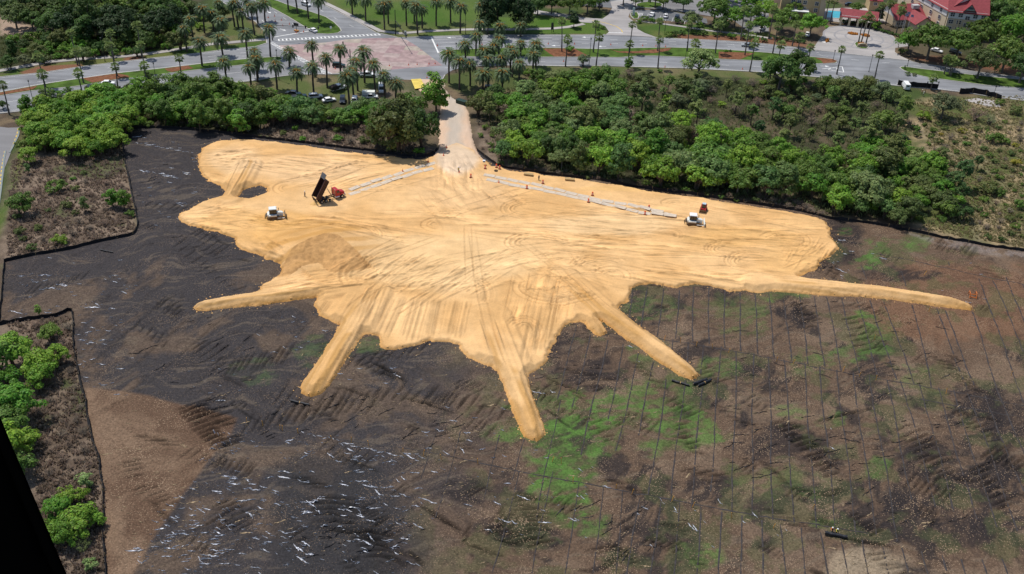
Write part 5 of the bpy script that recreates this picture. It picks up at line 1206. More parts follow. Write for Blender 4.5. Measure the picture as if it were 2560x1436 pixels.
palm_row('date', [(325, 530, 335, 670), (560, 450, 590, 770), (165, 650, 210, 890), (395, 720, 415, 970), (555, 670, 575, 940), (690, 590, 712, 880), (835, 490, 845, 770), (905, 760, 935, 1070), (980, 720, 975, 975), (1000, 620, 1015, 905), (1075, 520, 1085, 830), (1185, 640, 1190, 915), (1275, 750, 1285, 1000), (1395, 840, 1395, 1010), (10, 590, 18, 820)], zb, 'date palms below the pink junction', G1)
palm_row('date', [(1915, 540, 1925, 830), (2025, 620, 2030, 895), (2085, 450, 2090, 600), (2135, 650, 2135, 860), (2150, 360, 2190, 560), (2240, 60, 2240, 300), (2245, 240, 2230, 520), (2425, 270, 2430, 400), (2255, 740, 2260, 900), (2270, 520, 2275, 640), (2315, 600, 2320, 860), (2370, 470, 2375, 620), (2455, 740, 2455, 940), (2445, 590, 2450, 720), (2410, 400, 2420, 560), (2540, 500, 2540, 700),
                  (2640, 260, 2640, 370), (2640, 430, 2640, 560), (2790, 450, 2790, 670), (2760, 550, 2757, 780), (2560, 540, 2555, 770), (2620, 640, 2622, 880)], zb, 'date palms in the dark grove right of the junction', 'date palms of the dark grove')
palm_row('date', [(955, -20, 962, 145), (1070, 0, 1095, 210), (1240, 60, 1243, 125), (1265, 50, 1282, 295), (1320, 40, 1320, 240), (1495, 30, 1502, 260), (1575, 60, 1580, 220), (1605, 60, 1612, 345), (1650, 90, 1658, 285), (1795, 20, 1798, 260), (1940, 20, 1942, 230), (2030, 70, 2035, 335)], zb, 'date palms on the lawn above the junction', 'date palms on the upper lawn')
palm_row('date', [(320, -140, 322, 100), (405, -110, 415, 140), (515, -60, 525, 190), (620, 0, 630, 235)], zb, 'date palms on the side street median', 'date palms on the side street median')
palm_row('date', [(2010, 100, 2040, 330), (1900, 190, 1925, 380), (2120, 140, 2130, 300), (2215, 210, 2230, 450), (1845, 290, 1865, 520), (2300, 50, 2340, 270), (2380, 40, 2380, 280), (2410, 120, 2430, 300), (2520, 60, 2540, 350), (2633, 30, 2645, 215), (2565, 60, 2572, 240), (2180, 40, 2200, 190), (2470, 0, 2475, 170)], za, 'date palms beside the upper left footpath', 'date palms by the left footpath')
palm_row('date', [(1975, 430, 2015, 660), (2216, 380, 2224, 560), (2450, 340, 2470, 580), (2230, 620, 2270, 850), (2490, 680, 2510, 890), (2545, 520, 2555, 700), (2670, 290, 2698, 570), (2560, 620, 2575, 780)], za, 'date palms along the left carriageways', G1)
G2 = 'fan palms along the main road'
palm_row('fan', [(700, 330, 775, 650), (1085, 330, 1135, 605), (1350, 260, 1415, 572)], za, 'fan palms on the strip above the left carriageways', G2)
palm_row('fan', [(345, 560, 455, 870), (735, 520, 835, 830), (1110, 460, 1170, 760), (1390, 450, 1450, 730)], za, 'fan palms on the left median', G2)
palm_row('fan', [(15, 860, 95, 1145), (400, 740, 470, 995), (775, 740, 835, 1000), (1130, 670, 1180, 900), (1430, 660, 1480, 900), (1770, 590, 1820, 870)], za, 'fan palms below the left carriageways', G2)
palm_row('fan', [(505, 210, 497, 520), (825, 240, 810, 525), (1185, 250, 1170, 527), (1470, 220, 1452, 512), (1775, 250, 1745, 515), (2060, 250, 2028, 535), (2345, 250, 2322, 555)], zc, 'fan palms on the right median', G2)
palm_row('fan', [(545, 395, 533, 665), (855, 380, 838, 665), (1165, 440, 1155, 670), (1485, 400, 1455, 685), (1810, 430, 1790, 700), (2400, 440, 2370, 715)], zc, 'fan palms below the right carriageways', G2)
palm_row('fan', [(425, 475, 385, 700), (125, 455, 80, 700), (740, 500, 685, 745), (1110, 550, 1060, 790)], zd, 'fan palms along the verge facing the plaza', G2)
palm_row('fan', [(2315, 90, 2280, 400), (1800, 190, 1780, 330), (2375, 365, 2365, 480)], zc, 'fan palms in the mulch bed above the right carriageway', G2)
palm_row('fan', [(80, 260, 45, 540), (280, 240, 240, 460), (330, 360, 300, 497), (40, 100, 5, 390)], zd, 'fan palms left of the plaza', 'fan palms around the hotel')
palm_row('fan', [(910, 190, 900, 430), (980, 150, 930, 425), (1040, 190, 975, 440)], zd, 'fan palms on the plaza island', 'fan palms around the hotel')
palm_row('fan', [(1220, 40, 1170, 250), (1140, 60, 1095, 290), (1320, 120, 1275, 345), (500, 20, 520, 150), (590, 10, 565, 220), (690, 20, 620, 230), (1040, -40, 1025, 100), (1540, 30, 1530, 110), (1350, 60, 1310, 240), (1260, 60, 1235, 190), (1500, 20, 1490, 120), (1580, 60, 1575, 130), (1420, 0, 1400, 110)], zd, 'fan palms around the hotel pools', 'fan palms around the hotel')
palm('fan', *zd(1755, 745), zd(0, 585)[1], 'left of three fan palms grouped on the right median grass', G2, 1.0); palm('fan', *zd(1805, 742), zd(0, 600)[1], 'middle of three fan palms grouped on the right median grass', G2, 1.0); palm('fan', *zd(1818, 762), zd(0, 630)[1], 'right of three fan palms grouped on the right median grass', G2, 1.0)
palm('fan', *zd(1622, 892), zd(0, 780)[1], 'stout fan palm with dead brown fronds by the dark mound', G2, 1.15)

# ---- low undergrowth tufts (nobody could count them): one object
def tufts(name, polys, n, h, label, mt_col, seed):
    g = np.random.default_rng(seed); pts = []
    for poly, share in polys:
        us = [p[0] for p in poly]; vs_ = [p[1] for p in poly]; need = int(n * share); got = 0
        while got < need:
            u = g.uniform(min(us), max(us)); v = g.uniform(min(vs_), max(vs_))
            if inpoly(u, v, poly): p = P(u, v); pts.append((p.x, p.y)); got += 1
    pts = np.array(pts); k = 7; N = len(pts)
    c = np.repeat(pts, k, 0); m_ = len(c); az = g.uniform(0, 2 * PI, m_); hh = h * g.uniform(.4, 1.3, N).repeat(k); w_ = .09
    off_ = g.normal(size=(m_, 2)) * h * .45; x = c[:, 0] + off_[:, 0]; y = c[:, 1] + off_[:, 1]
    lx = np.cos(az) * hh * .7; ly = np.sin(az) * hh * .7; px_ = -np.sin(az) * w_; py_ = np.cos(az) * w_; z0 = np.full(m_, -.05)
    V = np.stack([np.stack([x - px_, y - py_, z0], 1), np.stack([x + px_, y + py_, z0], 1), np.stack([x + lx + px_ * 1.6, y + ly + py_ * 1.6, hh], 1), np.stack([x + lx - px_, y + ly - py_, hh], 1)], 1).reshape(-1, 3)
    o = link(name, npmesh(name, V, np.arange(m_ * 4).reshape(-1, 4), LEAF)); o.color = (*mt_col, 1)
    return tag(o, label, 'undergrowth', kind='stuff')
tufts('dry_brush', [([(30, 400), (310, 380), (340, 580), (330, 590), (20, 645), (20, 560)], .42), ([(640, 338), (680, 290), (930, 318), (1085, 380), (1060, 388), (900, 372)], .2), ([(20, 808), (175, 790), (210, 1000), (262, 1230), (262, 1436), (100, 1436), (90, 1200), (60, 950)], .33), ([(1880, 505), (1930, 470), (2080, 540)], .05)], 5200, .42, 'dry brown-grey brush covering the left island and fence margins', (.26, .195, .145), 3)
tufts('dry_grass', [([(2290, 250), (2560, 240), (2560, 620), (2300, 572), (2380, 500), (2330, 400)], 1.0)], 4200, .36, 'straw-coloured rough grass on the far right ground', (.30, .26, .13), 4)
tufts('undergrowth', [([(60, 262), (640, 225), (640, 320), (320, 315), (300, 370), (60, 380)], .2), ([(1190, 250), (1400, 180), (2200, 225), (2300, 330), (2230, 380), (2330, 560), (2080, 535), (1700, 470), (1250, 410)], .55), ([(0, 90), (440, 60), (470, 110), (0, 165)], .25)], 9000, .8, 'green undergrowth between the trees of the thickets', (.15, .17, .07), 5)

# ================================================================== SILT FENCES
def silt_fence(pts, label, h=.95, k=3, name='silt_fence', zf=None):
    pts = smooth_poly(pts, False, k); w_ = lw(pts); out = []
    for a_, b_ in zip(w_[:-1], w_[1:]):
        n_ = max(int((b_ - a_).length / 1.1), 1)
        for i in range(n_): out.append(a_.lerp(b_, i / n_))
    out.append(w_[-1]); c = out[0]
    root = empty(name, (c.x, c.y, 0)); tag(root, label, 'fence', 'black silt fences around the cleared site')
    V = []; g = random.Random(len(pts)); n = len(out); ph = [g.uniform(-1, 1) for _ in range(n)]
    for i, p in enumerate(out):
        t = out[min(i + 1, n - 1)] - out[max(i - 1, 0)]; t.z = 0; t.normalize(); nn = Vector((-t.y, t.x, 0))
        z0 = -.1; hh = h * (1 + .10 * ph[i]) - (.14 if i % 2 else 0)
        for q_, (s_, z) in enumerate(((-.35, z0), (-.04, .12), (-.03, hh), (.03, hh), (.04, .12), (.35, z0))):
            jit = (ph[i] * .16 if q_ in (2, 3) else 0); r_ = p + nn * (s_ + jit); V.append((r_.x - c.x, r_.y - c.y, z))
    F = []
    for i in range(n - 1):
        for q_ in range(5): F.append([i * 6 + q_, i * 6 + q_ + 1, i * 6 + 7 + q_, i * 6 + 6 + q_])
    me = bpy.data.meshes.new('fence_fabric'); me.from_pydata(V, [], F); me.materials.append(BLACKFAB); link('fence_fabric', me, root)
    sm_ = MB(); sm_.box((0, 0, h / 2 + .08), (.07, .07, h + .2)); st = None
    step = max(3, n // 90)
    for i in range(0, n, step):
        if st is None: st = sm_.build('stake', WOOD, root); o = st
        else: o = st.copy(); COL.objects.link(o); o.parent = root
        o.location = (out[i].x - c.x, out[i].y - c.y, 0)
    return root
silt_fence(FENCE_TOP, 'black silt fence along the top edge of the sand left of the dirt road')
silt_fence(FENCE_RIGHT, 'long black silt fence running right from the dirt road below the trees')
silt_fence(FENCE_ISLAND, 'black silt fence bending around the brush island at the left')
silt_fence(FENCE_EDGE, 'short black silt fence at the far left edge of the fabric field')
silt_fence(FENCE_LOW, 'black silt fence with a sharp corner down the lower left side')
silt_fence([zd(1290, 850), zd(1400, 868), zd(1560, 880), zd(1690, 892)], 'black screen fence behind the white van', 2.2, 2)
silt_fence([zd(1905, 935), zd(2000, 932), zd(2080, 935), zd(2200, 965), zd(2320, 1002)], 'black screen fence along the kerb at the far right', 2.2, 2)
sheet('concrete_pad', [zd(1950, 1000), zd(2080, 980), zd(2290, 1010), zd(2325, 1075), zd(2180, 1060)], .02, PAVE)

# ================================================================== SEAM STRIPS of the right field
SEAM = mat('drain_strip', (0.042, 0.036, 0.036), .9, scale=2, var=.4)
def seam(p0, p1, wd=.26, label=None):
    a_ = P(*p0); b_ = P(*p1); L = (b_ - a_).length; n = max(int(L / .8), 2); V = []; t = (b_ - a_).normalized(); nn = Vector((-t.y, t.x, 0)); sd_ = random.uniform(0, 50)
    for i in range(n + 1):
        p = a_.lerp(b_, i / n) + nn * (.16 * math.sin(i * .13 + sd_) + .04 * math.sin(i * .6 + sd_)); ww = wd * random.uniform(.35, 1.0) / 2.6
        for s_ in (-1, 0, 1):
            r_ = p + nn * ww * s_; z = FG.z(r_.x, r_.y)
            V.append((r_.x - a_.x, r_.y - a_.y, max(z, FG.z(p.x, p.y) - .05) + (.07 if s_ == 0 else .015)))
    F = []
    for i in range(n): F += [[i * 3, i * 3 + 1, i * 3 + 4, i * 3 + 3], [i * 3 + 1, i * 3 + 2, i * 3 + 5, i * 3 + 4]]
    me = bpy.data.meshes.new('drain_strip'); me.from_pydata(V, [], F); me.materials.append(SEAM)
    o = link('drain_strip', me); o.location = (a_.x, a_.y, 0)
    return tag(o, label or 'thin dark drain strip lying across the brown field', 'drain strip', 'dark drain strips ruled across the brown field')
# top tier
for u0, v0, u1, v1 in ((1584, 725, 1570, 830), (1620, 716, 1600, 838), (1661, 722, 1640, 848), (1697, 726, 1690, 850), (1735, 716, 1730, 856), (1773, 718, 1771, 863), (1811, 725, 1812, 871), (1848, 731, 1853, 880), (1886, 736, 1896, 888),
                       (1921, 735, 1936, 896), (1961, 755, 1978, 904), (2000, 740, 2019, 912), (2033, 741, 2063, 920), (2066, 743, 2104, 928), (2104, 745, 2148, 936), (2141, 748, 2196, 944), (2174, 751, 2240, 952), (2210, 755, 2285, 962), (2282, 763, 2330, 970), (2340, 772, 2420, 980), (2362, 778, 2440, 976), (2430, 780, 2505, 1010), (2448, 698, 2560, 1010), (2482, 702, 2560, 880), (2515, 694, 2580, 850), (2556, 712, 2600, 820), (2152, 664, 2165, 700), (2254, 680, 2265, 716), (2370, 655, 2372, 665)):
    seam((u0, v0), (u1, v1), .55)
# middle tier
for i, (u0, v0, u1, v1) in enumerate(((1443, 815, 1392, 1000), (1478, 838, 1430, 1020), (1519, 852, 1452, 1140), (1560, 862, 1520, 1050), (1598, 885, 1540, 1130), (1634, 905, 1595, 1090), (1680, 850, 1678, 905), (1720, 856, 1717, 905), (1761, 865, 1752, 935), (1801, 868, 1776, 1230), (1842, 880, 1829, 1284), (1882, 887, 1880, 1290), (1922, 893, 1932, 1300), (1962, 900, 1984, 1310), (2010, 908, 2040, 1322), (2048, 918, 2090, 1330), (2091, 926, 2141, 1340), (2131, 932, 2192, 1346), (2172, 940, 2245, 1356), (2216, 948, 2279, 1250), (2253, 955, 2340, 1270), (2300, 962, 2385, 1280), (2344, 970, 2440, 1300), (2382, 978, 2490, 1320), (2420, 985, 2545, 1330), (2460, 992, 2580, 1280), (2504, 1000, 2600, 1230),
                                      (1667, 950, 1622, 1239), (1712, 952, 1675, 1255), (1756, 955, 1727, 1270))):
    seam((u0, v0), (u1, v1), .5)
# lower tier
for k in range(19):
    u0 = 1602 + k * 50; v0 = 1238 + k * 10.5 - (k > 12) * 6
    if v0 > 1400: v0 = 1400
    du = -38 + k * 8.0
    seam((u0, v0), (u0 + du * (1436 - v0) / 200, 1450), .5)
for x in ((1400, 1000, 1340, 1300), (1350, 980, 1280, 1200), (1250, 1090, 1210, 1250), (1300, 1180, 1230, 1436), (1380, 1180, 1330, 1436), (1450, 1210, 1410, 1436), (1510, 1220, 1480, 1436), (1555, 1230, 1540, 1436), (1150, 1080, 1090, 1300), (1100, 1060, 1050, 1200)):
    seam(x[:2], x[2:], .38)
for a_, b_ in (((1560, 830), (2560, 1015)), ((1595, 1236), (2180, 1340)), ((1060, 1130), (1600, 1240)), ((2300, 1000), (2560, 1045)), ((2190, 635), (2560, 712)), ((700, 1075), (1060, 1130))):
    seam(a_, b_, .5, 'long dark drain strip crossing the ruled field from side to side')

# ================================================================== PLASTIC SHREDS, CHIPS (uncountable)
PLASTIC = mat('white_plastic', (0.52, 0.53, 0.57), .35, scale=.35, var=.55, spec=.6)  # pale colour also stands in for reflections glinting off the plastic
def shreds(name, zones, label, mt, zf, lmin, lmax, ang, lift=.06, wk=.30, nk=1.0):
    V = []; F = []; g = random.Random(9)
    for cu, cv, ru, rv, n, an in zones:
        for _ in range(int(n * nk)):
            r_ = math.sqrt(g.random()); t = g.random() * 2 * PI; p = P(cu + ru * r_ * math.cos(t), cv + rv * r_ * math.sin(t))
            if not inpoly(*PX(p), [(x_, y_) for x_, y_ in FIELD]) or SG.z(p.x, p.y) > 0 and SG.x0 < p.x < SG.x0 + SG.nx * SG.d and SG.y0 < p.y < SG.y0 + SG.ny * SG.d and sdn[min(max(int((p.y - SG.y0) / SG.d), 0), SG.ny - 1), min(max(int((p.x - SG.x0) / SG.d), 0), SG.nx - 1)] > -.3: continue
            L = (lmin + (lmax - lmin) * g.random() ** 2.2) * (1.9 if g.random() < .08 else 1); L *= (1.6 if g.random() < .03 else 1); a_ = an + g.gauss(0, .3); n_ = 4 + int(L * 2); b_ = g.uniform(-.3, .3); x, y = p.x - math.cos(a_) * L / 2, p.y - math.sin(a_) * L / 2; o = len(V)
            for i in range(n_ + 1):
                f = i / n_; w_ = g.uniform(.05, .30) * math.sin(PI * (.08 + .84 * f)) * min(L, 2.2) * wk; aa = a_ + b_ * (f - .5) * 2 + g.uniform(-.4, .4)
                nx_, ny_ = -math.sin(aa), math.cos(aa); z = FG.z(x, y) + .03
                V.append((x - nx_ * w_, y - ny_ * w_, z + g.uniform(0, lift))); V.append((x, y, z + g.uniform(lift, lift * 4))); V.append((x + nx_ * w_, y + ny_ * w_, z + g.uniform(0, lift)))
                x += math.cos(aa) * L / n_; y += math.sin(aa) * L / n_
            for i in range(n_): q_ = o + i * 3; F += [[q_, q_ + 1, q_ + 4, q_ + 3], [q_ + 1, q_ + 2, q_ + 5, q_ + 4]]
    me = bpy.data.meshes.new(name); me.from_pydata(V, [], F); me.materials.append(mt); o = link(name, me)
    return tag(o, label, 'plastic scraps', kind='stuff')
ZN = [(560, 1150, 60, 70, 26, 0), (560, 1250, 120, 60, 60, -.1), (480, 1330, 110, 80, 80, -.1), (640, 1340, 170, 100, 120, -.15), (820, 1230, 180, 60, 60, -.15), (800, 1330, 160, 80, 46, -.2), (980, 1270, 90, 80, 46, -.25), (960, 1390, 100, 60, 44, -.25), (1000, 1160, 120, 40, 34, -.2), (800, 1120, 140, 40, 30, -.15), (600, 1110, 70, 30, 20, -.1), (420, 1400, 100, 50, 46, 0),
      (240, 900, 45, 90, 26, 0), (250, 820, 60, 60, 34, -.1), (150, 750, 110, 60, 30, 0), (290, 720, 60, 30, 20, -.2), (100, 700, 90, 30, 16, .1), (60, 790, 60, 12, 10, 0), (380, 350, 60, 16, 8, 0), (440, 440, 60, 80, 24, 0), (400, 520, 60, 60, 16, 0), (560, 440, 30, 50, 4, 0), (300, 950, 60, 60, 10, 0), (560, 960, 140, 60, 12, -.1), (740, 840, 100, 60, 16, -.1),
      (900, 940, 180, 60, 16, -.2), (1180, 1130, 200, 60, 20, -.3), (1230, 1270, 180, 80, 22, -.4), (1480, 1260, 60, 100, 14, -.6), (1100, 1060, 120, 40, 10, -.2), (1740, 1290, 200, 40, 8, -.8), (2070, 1100, 30, 30, 3, -.9), (1640, 1260, 60, 40, 6, -.9), (2110, 650, 30, 50, 14, -.6), (2200, 640, 90, 30, 5, 0), (2420, 720, 120, 60, 6, 0), (1600, 880, 30, 40, 3, -.6), (1260, 920, 60, 60, 6, 0), (1800, 1350, 200, 60, 6, -.8), (200, 650, 120, 12, 6, 0), (1330, 1000, 100, 40, 6, -.3)]
shreds('plastic_scraps', ZN, 'torn white plastic shreds scattered over the dark fabric field', PLASTIC, None, .4, 2.1, 0, .05, .29, .88)
line_ = [(345 + k * 9, 359 + k * 1.6, 5, 1.5, 1, 0) for k in range(16)] + [(350 + k * 8, 426 + k * 1.8, 4, 1.5, 1, 0) for k in range(14)] + [(760 + k * 14, 1085 + k * 3.4, 6, 3, 1, -.2) for k in range(18)]
shreds('plastic_strip_scraps', line_, 'broken rows of white plastic on the fabric field', PLASTIC, None, .8, 2.0, 0, .04)
STRAW = mat('wood_chips', (0.30, 0.22, 0.13), .9, scale=3, var=.4)
shreds('wood_debris', [(1500, 1180, 1100, 260, 700, .3), (400, 1200, 160, 200, 160, .2), (1000, 950, 500, 120, 150, .6), (2200, 900, 400, 200, 260, .4), (2200, 1390, 130, 50, 90, .2), (1300, 1200, 200, 150, 160, .4)], 'loose bleached twigs and chips strewn over the brown soil', STRAW, None, .4, 1.3, 0, .02)
BLK = mat('black_scrap', (0.030, 0.026, 0.027), .8, scale=2, var=.3)
shreds('fabric_folds', [(560, 900, 260, 120, 40, .7), (900, 1060, 260, 80, 60, .8), (400, 520, 60, 120, 20, .4), (2100, 900, 380, 180, 110, .1), (2000, 1120, 200, 90, 80, .2), (2300, 1180, 240, 140, 90, .5), (900, 1330, 180, 80, 60, .4), (1450, 900, 120, 80, 26, 0), (2080, 640, 60, 50, 26, -.4), (1550, 1330, 200, 80, 40, .6), (560, 1010, 90, 30, 14, .6)], 'dark rucks of torn fabric and peat across the field', BLK, None, 1.2, 3.6, 0, .05, .22, .45)
# ================================================================== SITE FURNITURE
def zat(u, v): p = PG(u, v); return p
STRIPE = mat('white_band', (0.75, 0.75, 0.75), .4, scale=3)
def cone_proto(h=.95):
    root = empty('traffic_cone'); mb = MB(); mb.cyl((0, 0, h / 2), .17 * h * 1.25, h, 'z', 12, r2=.035); mb.build('cone_body', ORANGE, root)
    mb = MB(); mb.box((0, 0, .03), (.46, .46, .06)); mb.build('cone_base', ORANGE, root)
    mb = MB(); mb.cyl((0, 0, h * .62), .112, h * .16, 'z', 12, r2=.085); mb.build('cone_collar', STRIPE, root); return root
def barrel_proto():
    root = empty('traffic_barrel'); mb = MB(); rr = [.30, .29, .27, .255, .24]
    for k in range(4): mb.cyl((0, 0, .1 + .25 * k + .125), rr[k], .245, 'z', 14, r2=rr[k + 1])
    mb.cyl((0, 0, 1.14), .12, .08, 'z', 10); mb.build('barrel_body', ORANGE, root)
    mb = MB(); mb.cyl((0, 0, .47), .292, .11, 'z', 14); mb.cyl((0, 0, .80), .272, .10, 'z', 14); mb.build('barrel_band', STRIPE, root)
    mb = MB(); mb.cyl((0, 0, .05), .46, .10, 'z', 14, r2=.40); mb.build('barrel_base', RUBBER, root); return root
CONE = cone_proto(); usedc = [0]
def put(proto, flag, p, rz, label, cat, group):
    if flag[0] == 0: o = proto; o.location = p; o.rotation_euler = (0, 0, rz); flag[0] = 1
    else: o = dup(proto, p, rz)
    return tag(o, label, cat, group)
def cones(pts, fz, where, z=None):
    for x, y in pts:
        u, v = fz(x, y); p = P(u, v, .03) if z is None else PG(u, v)
        put(CONE, usedc, p, random.uniform(0, 3), 'orange traffic cone ' + where, 'traffic cone', 'traffic cones ' + where)
cones([(185, 165), (122, 180), (192, 215), (255, 205), (335, 245), (267, 262), (400, 330), (475, 320), (90, 125)], zb, 'on the closed side street lanes')
cones([(790, 690), (1330, 660), (1522, 652), (1607, 647), (1726, 641), (1786, 639)], zb, 'along the lower edge of the pink pavers')
cones([(1705, 778)], zb, 'beside the yellow patch'); cones([(1810, 459), (2255, 449)], zb, 'by the white stop line')
cones([(362, 441), (623, 443), (985, 450), (1303, 459), (1435, 463), (1530, 469)], zc, 'in a line above the right median')
cones([(515, 615), (1525, 674), (2298, 693)], zc, 'on the right lower carriageway'); cones([(2205, 796)], za, 'on the left lower carriageway')
cones([(1900, 276), (1870, 356), (1717, 420), (1462, 516)], sb, 'left of the dirt road mouth on the sand', 1); cones([(2028, 526)], sb, 'at the feet of the flagman', 1); cones([(2422, 626)], sb, 'beside the right mat track', 1)
BAR = barrel_proto(); usedb = [0]
for u, v, lb in ((1177, 444, 'orange barrel alone below the dirt road mouth'), (1213, 422, 'orange barrel next to the white-topped stand'), (1241, 419, 'left barrel of the banded pair by the fence'), (1249, 423, 'right barrel of the banded pair by the fence'), (1317, 472, 'orange barrel below the upper start of the right mat track'), (1357, 459, 'orange barrel nearest the dark figure'),
                 (1481, 489, 'orange barrel above the middle of the right mat track'), (1471, 506, 'orange barrel below the middle of the right mat track'), (1622, 522, 'orange barrel above the far end of the right mat track'), (1612, 537, 'orange barrel below the far end of the right mat track')):
    put(BAR, usedb, PG(u, v), 0, lb, 'traffic barrel', 'orange traffic barrels on the sand')
MATM = mat('pale_mat', (0.56, 0.47, 0.37), .75, scale=1.2, var=.16)
def mat_track(ln, name):
    k = 0
    for a_, b_, nm in ln:
        w_ = [PG(*q_) for q_ in a_]; tot = sum((w_[i + 1] - w_[i]).length for i in range(len(w_) - 1)); L = 3.4; n = int(tot / 3.55)
        for i in range(n):
            s_ = (i + .5) * tot / n; j = 0
            while j < len(w_) - 2 and s_ > (w_[j + 1] - w_[j]).length: s_ -= (w_[j + 1] - w_[j]).length; j += 1
            d = (w_[j + 1] - w_[j]).normalized(); p = w_[j] + d * s_
            if k == 0:
                mb = MB(); mb.box((0, 0, .04), (3.5, 1.6, .08)); [mb.box((x_, 0, .09), (.06, 1.45, .03)) for x_ in np.linspace(-1.5, 1.5, 9)]; o = mb.build('ground_mat', MATM)
                proto = o
            else: o = proto.copy(); COL.objects.link(o)
            k += 1; nn = Vector((-d.y, d.x, 0)); p = p + nn * random.uniform(-.2, .2)
            zz = max(zs(p.x + q1, p.y + q2) for q1 in (-1, 0, 1) for q2 in (-.6, .6)); o.location = (p.x, p.y, zz - .02); o.rotation_euler = (0, 0, math.atan2(d.y, d.x) + random.uniform(-.08, .08))
            tag(o, 'pale rectangular ground mat in the %s row of the %s' % (nm, name), 'ground mat', 'ground mats of the ' + name)
mat_track([([sb(x, y) for x, y in ((1800, 425), (1500, 510), (1200, 610), (925, 702))], 0, 'upper'), ([sb(x, y) for x, y in ((1770, 480), (1600, 525), (1400, 590), (1220, 650), (930, 748))], 0, 'lower')], 'left track to the dump truck')
mat_track([([sb(2270, 545)] + [sc(x, y) for x, y in ((0, 600), (280, 655), (600, 735), (900, 805), (1200, 853), (1400, 903), (1640, 955))], 0, 'upper'), ([sb(2300, 590)] + [sc(x, y) for x, y in ((0, 650), (250, 690), (500, 740), (700, 790), (1000, 860), (1300, 930), (1640, 975))], 0, 'lower')], 'right track to the white bulldozer')
# timber crates, ring, stand, dumpster, trestle
def crate(u0, v0, u1, v1, lb):
    a_, b_ = PG(u0, v0), PG(u1, v1); c = (a_ + b_) / 2; L = (b_ - a_).length; root = empty('timber_bundle', c, math.atan2((b_ - a_).y, (b_ - a_).x)); tag(root, lb, 'timber bundle', 'timber bundles by the right fence')
    mb = MB()
    for k in range(4):
        for j in range(2): mb.box((random.uniform(-.1, .1), (k - 1.5) * .27, .3 + j * .2), (L, .25, .18))
    mb.build('planks', WOOD, root); mb = MB(); [mb.box((x_, 0, .1), (.15, 1.1, .2)) for x_ in (-L * .35, 0, L * .35)]; mb.build('bearers', WOOD, root)
crate(*sc(122, 548), *sc(210, 560), 'bundle of pale timber nearer the dirt road'); crate(*sc(528, 600), *sc(622, 608), 'bundle of pale timber farther along the fence')
p = PG(1240, 428); mb = MB(); rg_ = [[(math.cos(t) * (.45 + .14 * math.cos(q_)), math.sin(t) * (.45 + .14 * math.cos(q_)), .14 + .13 * math.sin(q_)) for q_ in np.linspace(0, 2 * PI, 7)[:-1]] for t in np.linspace(0, 2 * PI, 19)]
mb.loft(rg_, cap=False); o = mb.build('tyre', RUBBER, smooth=True); o.location = p; tag(o, 'old tyre lying on the sand below the barrel pair', 'tyre')
p = PG(1210, 412); root = empty('wash_stand', p); tag(root, 'small stand with a white top and blue tank at the sand edge', 'wash stand')
mb = MB(); [mb.tube([(x_, y_, 0), (x_ * .8, y_ * .8, .9)], .03, 5) for x_ in (-.35, .35) for y_ in (-.3, .3)]; mb.build('leg_frame', WHITE, root); mb = MB(); mb.box((0, 0, 1.1), (.7, .6, .4)); mb.build('tank', mat('blue_plastic', (.03, .09, .20), .4), root, bevel=.05); mb = MB(); mb.box((0, 0, 1.42), (.95, .8, .16), taper=.8); mb.build('lid', WHITE, root)
c = P(*zb(2050, 1045)); root = empty('dumpster', (c.x, c.y, .0), math.atan2((P(*zb(2095, 1060)) - P(*zb(2000, 1030))).y, (P(*zb(2095, 1060)) - P(*zb(2000, 1030))).x)); tag(root, 'dark green steel container beside the dirt road', 'container')
GRN = mat('dark_green_paint', (.018, .045, .035), .5, scale=2, var=.2); mb = MB(); mb.box((0, 0, .95), (3.6, 1.7, 1.3), taper=1.06); [mb.box((x_, -.9, .95), (.10, .10, 1.25)) for x_ in np.linspace(-1.6, 1.6, 7)]; mb.build('body', GRN, root); mb = MB(); mb.box((0, 0, 1.66), (3.8, 1.9, .08)); mb.build('lid', GRN, root); mb = MB(); [mb.box((x_, 0, .15), (.2, 1.5, .3)) for x_ in (-1.5, 1.5)]; mb.build('skid', GRN, root)
p = PG(2430, 742, .1); root = empty('trestle', p, -.15); tag(root, 'orange steel trestle on the field by the long right ramp', 'trestle'); OR2 = mat('orange_steel', (.62, .17, .03), .5)
for s_ in (-1, 1):
    mb = MB(); mb.tube([(s_ * .8, -1.0, .1), (s_ * .8, -.5, 1.3), (s_ * .8, .5, 1.3), (s_ * .8, 1.0, .1)], .10, 6); mb.build('end_frame', OR2, root)
mb = MB(); mb.box((0, 0, .7), (1.6, .14, .14)); mb.box((0, -.85, .35), (1.6, .14, .14)); mb.build('crossbar', OR2, root)
# rolls of black fabric
ROLLM = mat('fabric_roll', (0.010, 0.011, 0.015), .55, scale=5, var=.3, spec=.5)
def roll(u0, v0, u1, v1, r, lb, tape=True, sag=0.0):
    a_, b_ = PG(u0, v0, .1), PG(u1, v1, .1); c = (a_ + b_) / 2; L = (b_ - a_).length; zz = max(a_.z, b_.z, c.z)
    root = empty('fabric_roll', (c.x, c.y, zz), math.atan2((b_ - a_).y, (b_ - a_).x)); tag(root, lb, 'fabric roll', 'rolls of black ground fabric')
    mb = MB(); pts = [(-L / 2 + L * i / 10, .04 * math.sin(i * 1.3), r + .01 * math.sin(i * 2.1)) for i in range(11)]; mb.tube(pts, [r * (.96 if i in (0, 10) else 1 - .04 * (i % 3)) for i in range(11)], 14); mb.build('roll', ROLLM, root, smooth=False)
    mb = MB(); mb.cyl((-L / 2 - .03, 0, r), r * .35, .12, 'x', 8); mb.cyl((L / 2 + .03, 0, r), r * .35, .12, 'x', 8); mb.build('core_tube', mat('cardboard', (.34, .27, .18), .8), root)
    if tape: mb = MB(); mb.cyl((0, 0, r), r * 1.04, .16, 'x', 14); mb.build('tape_band', mat('tan_tape', (.50, .32, .12), .6), root)
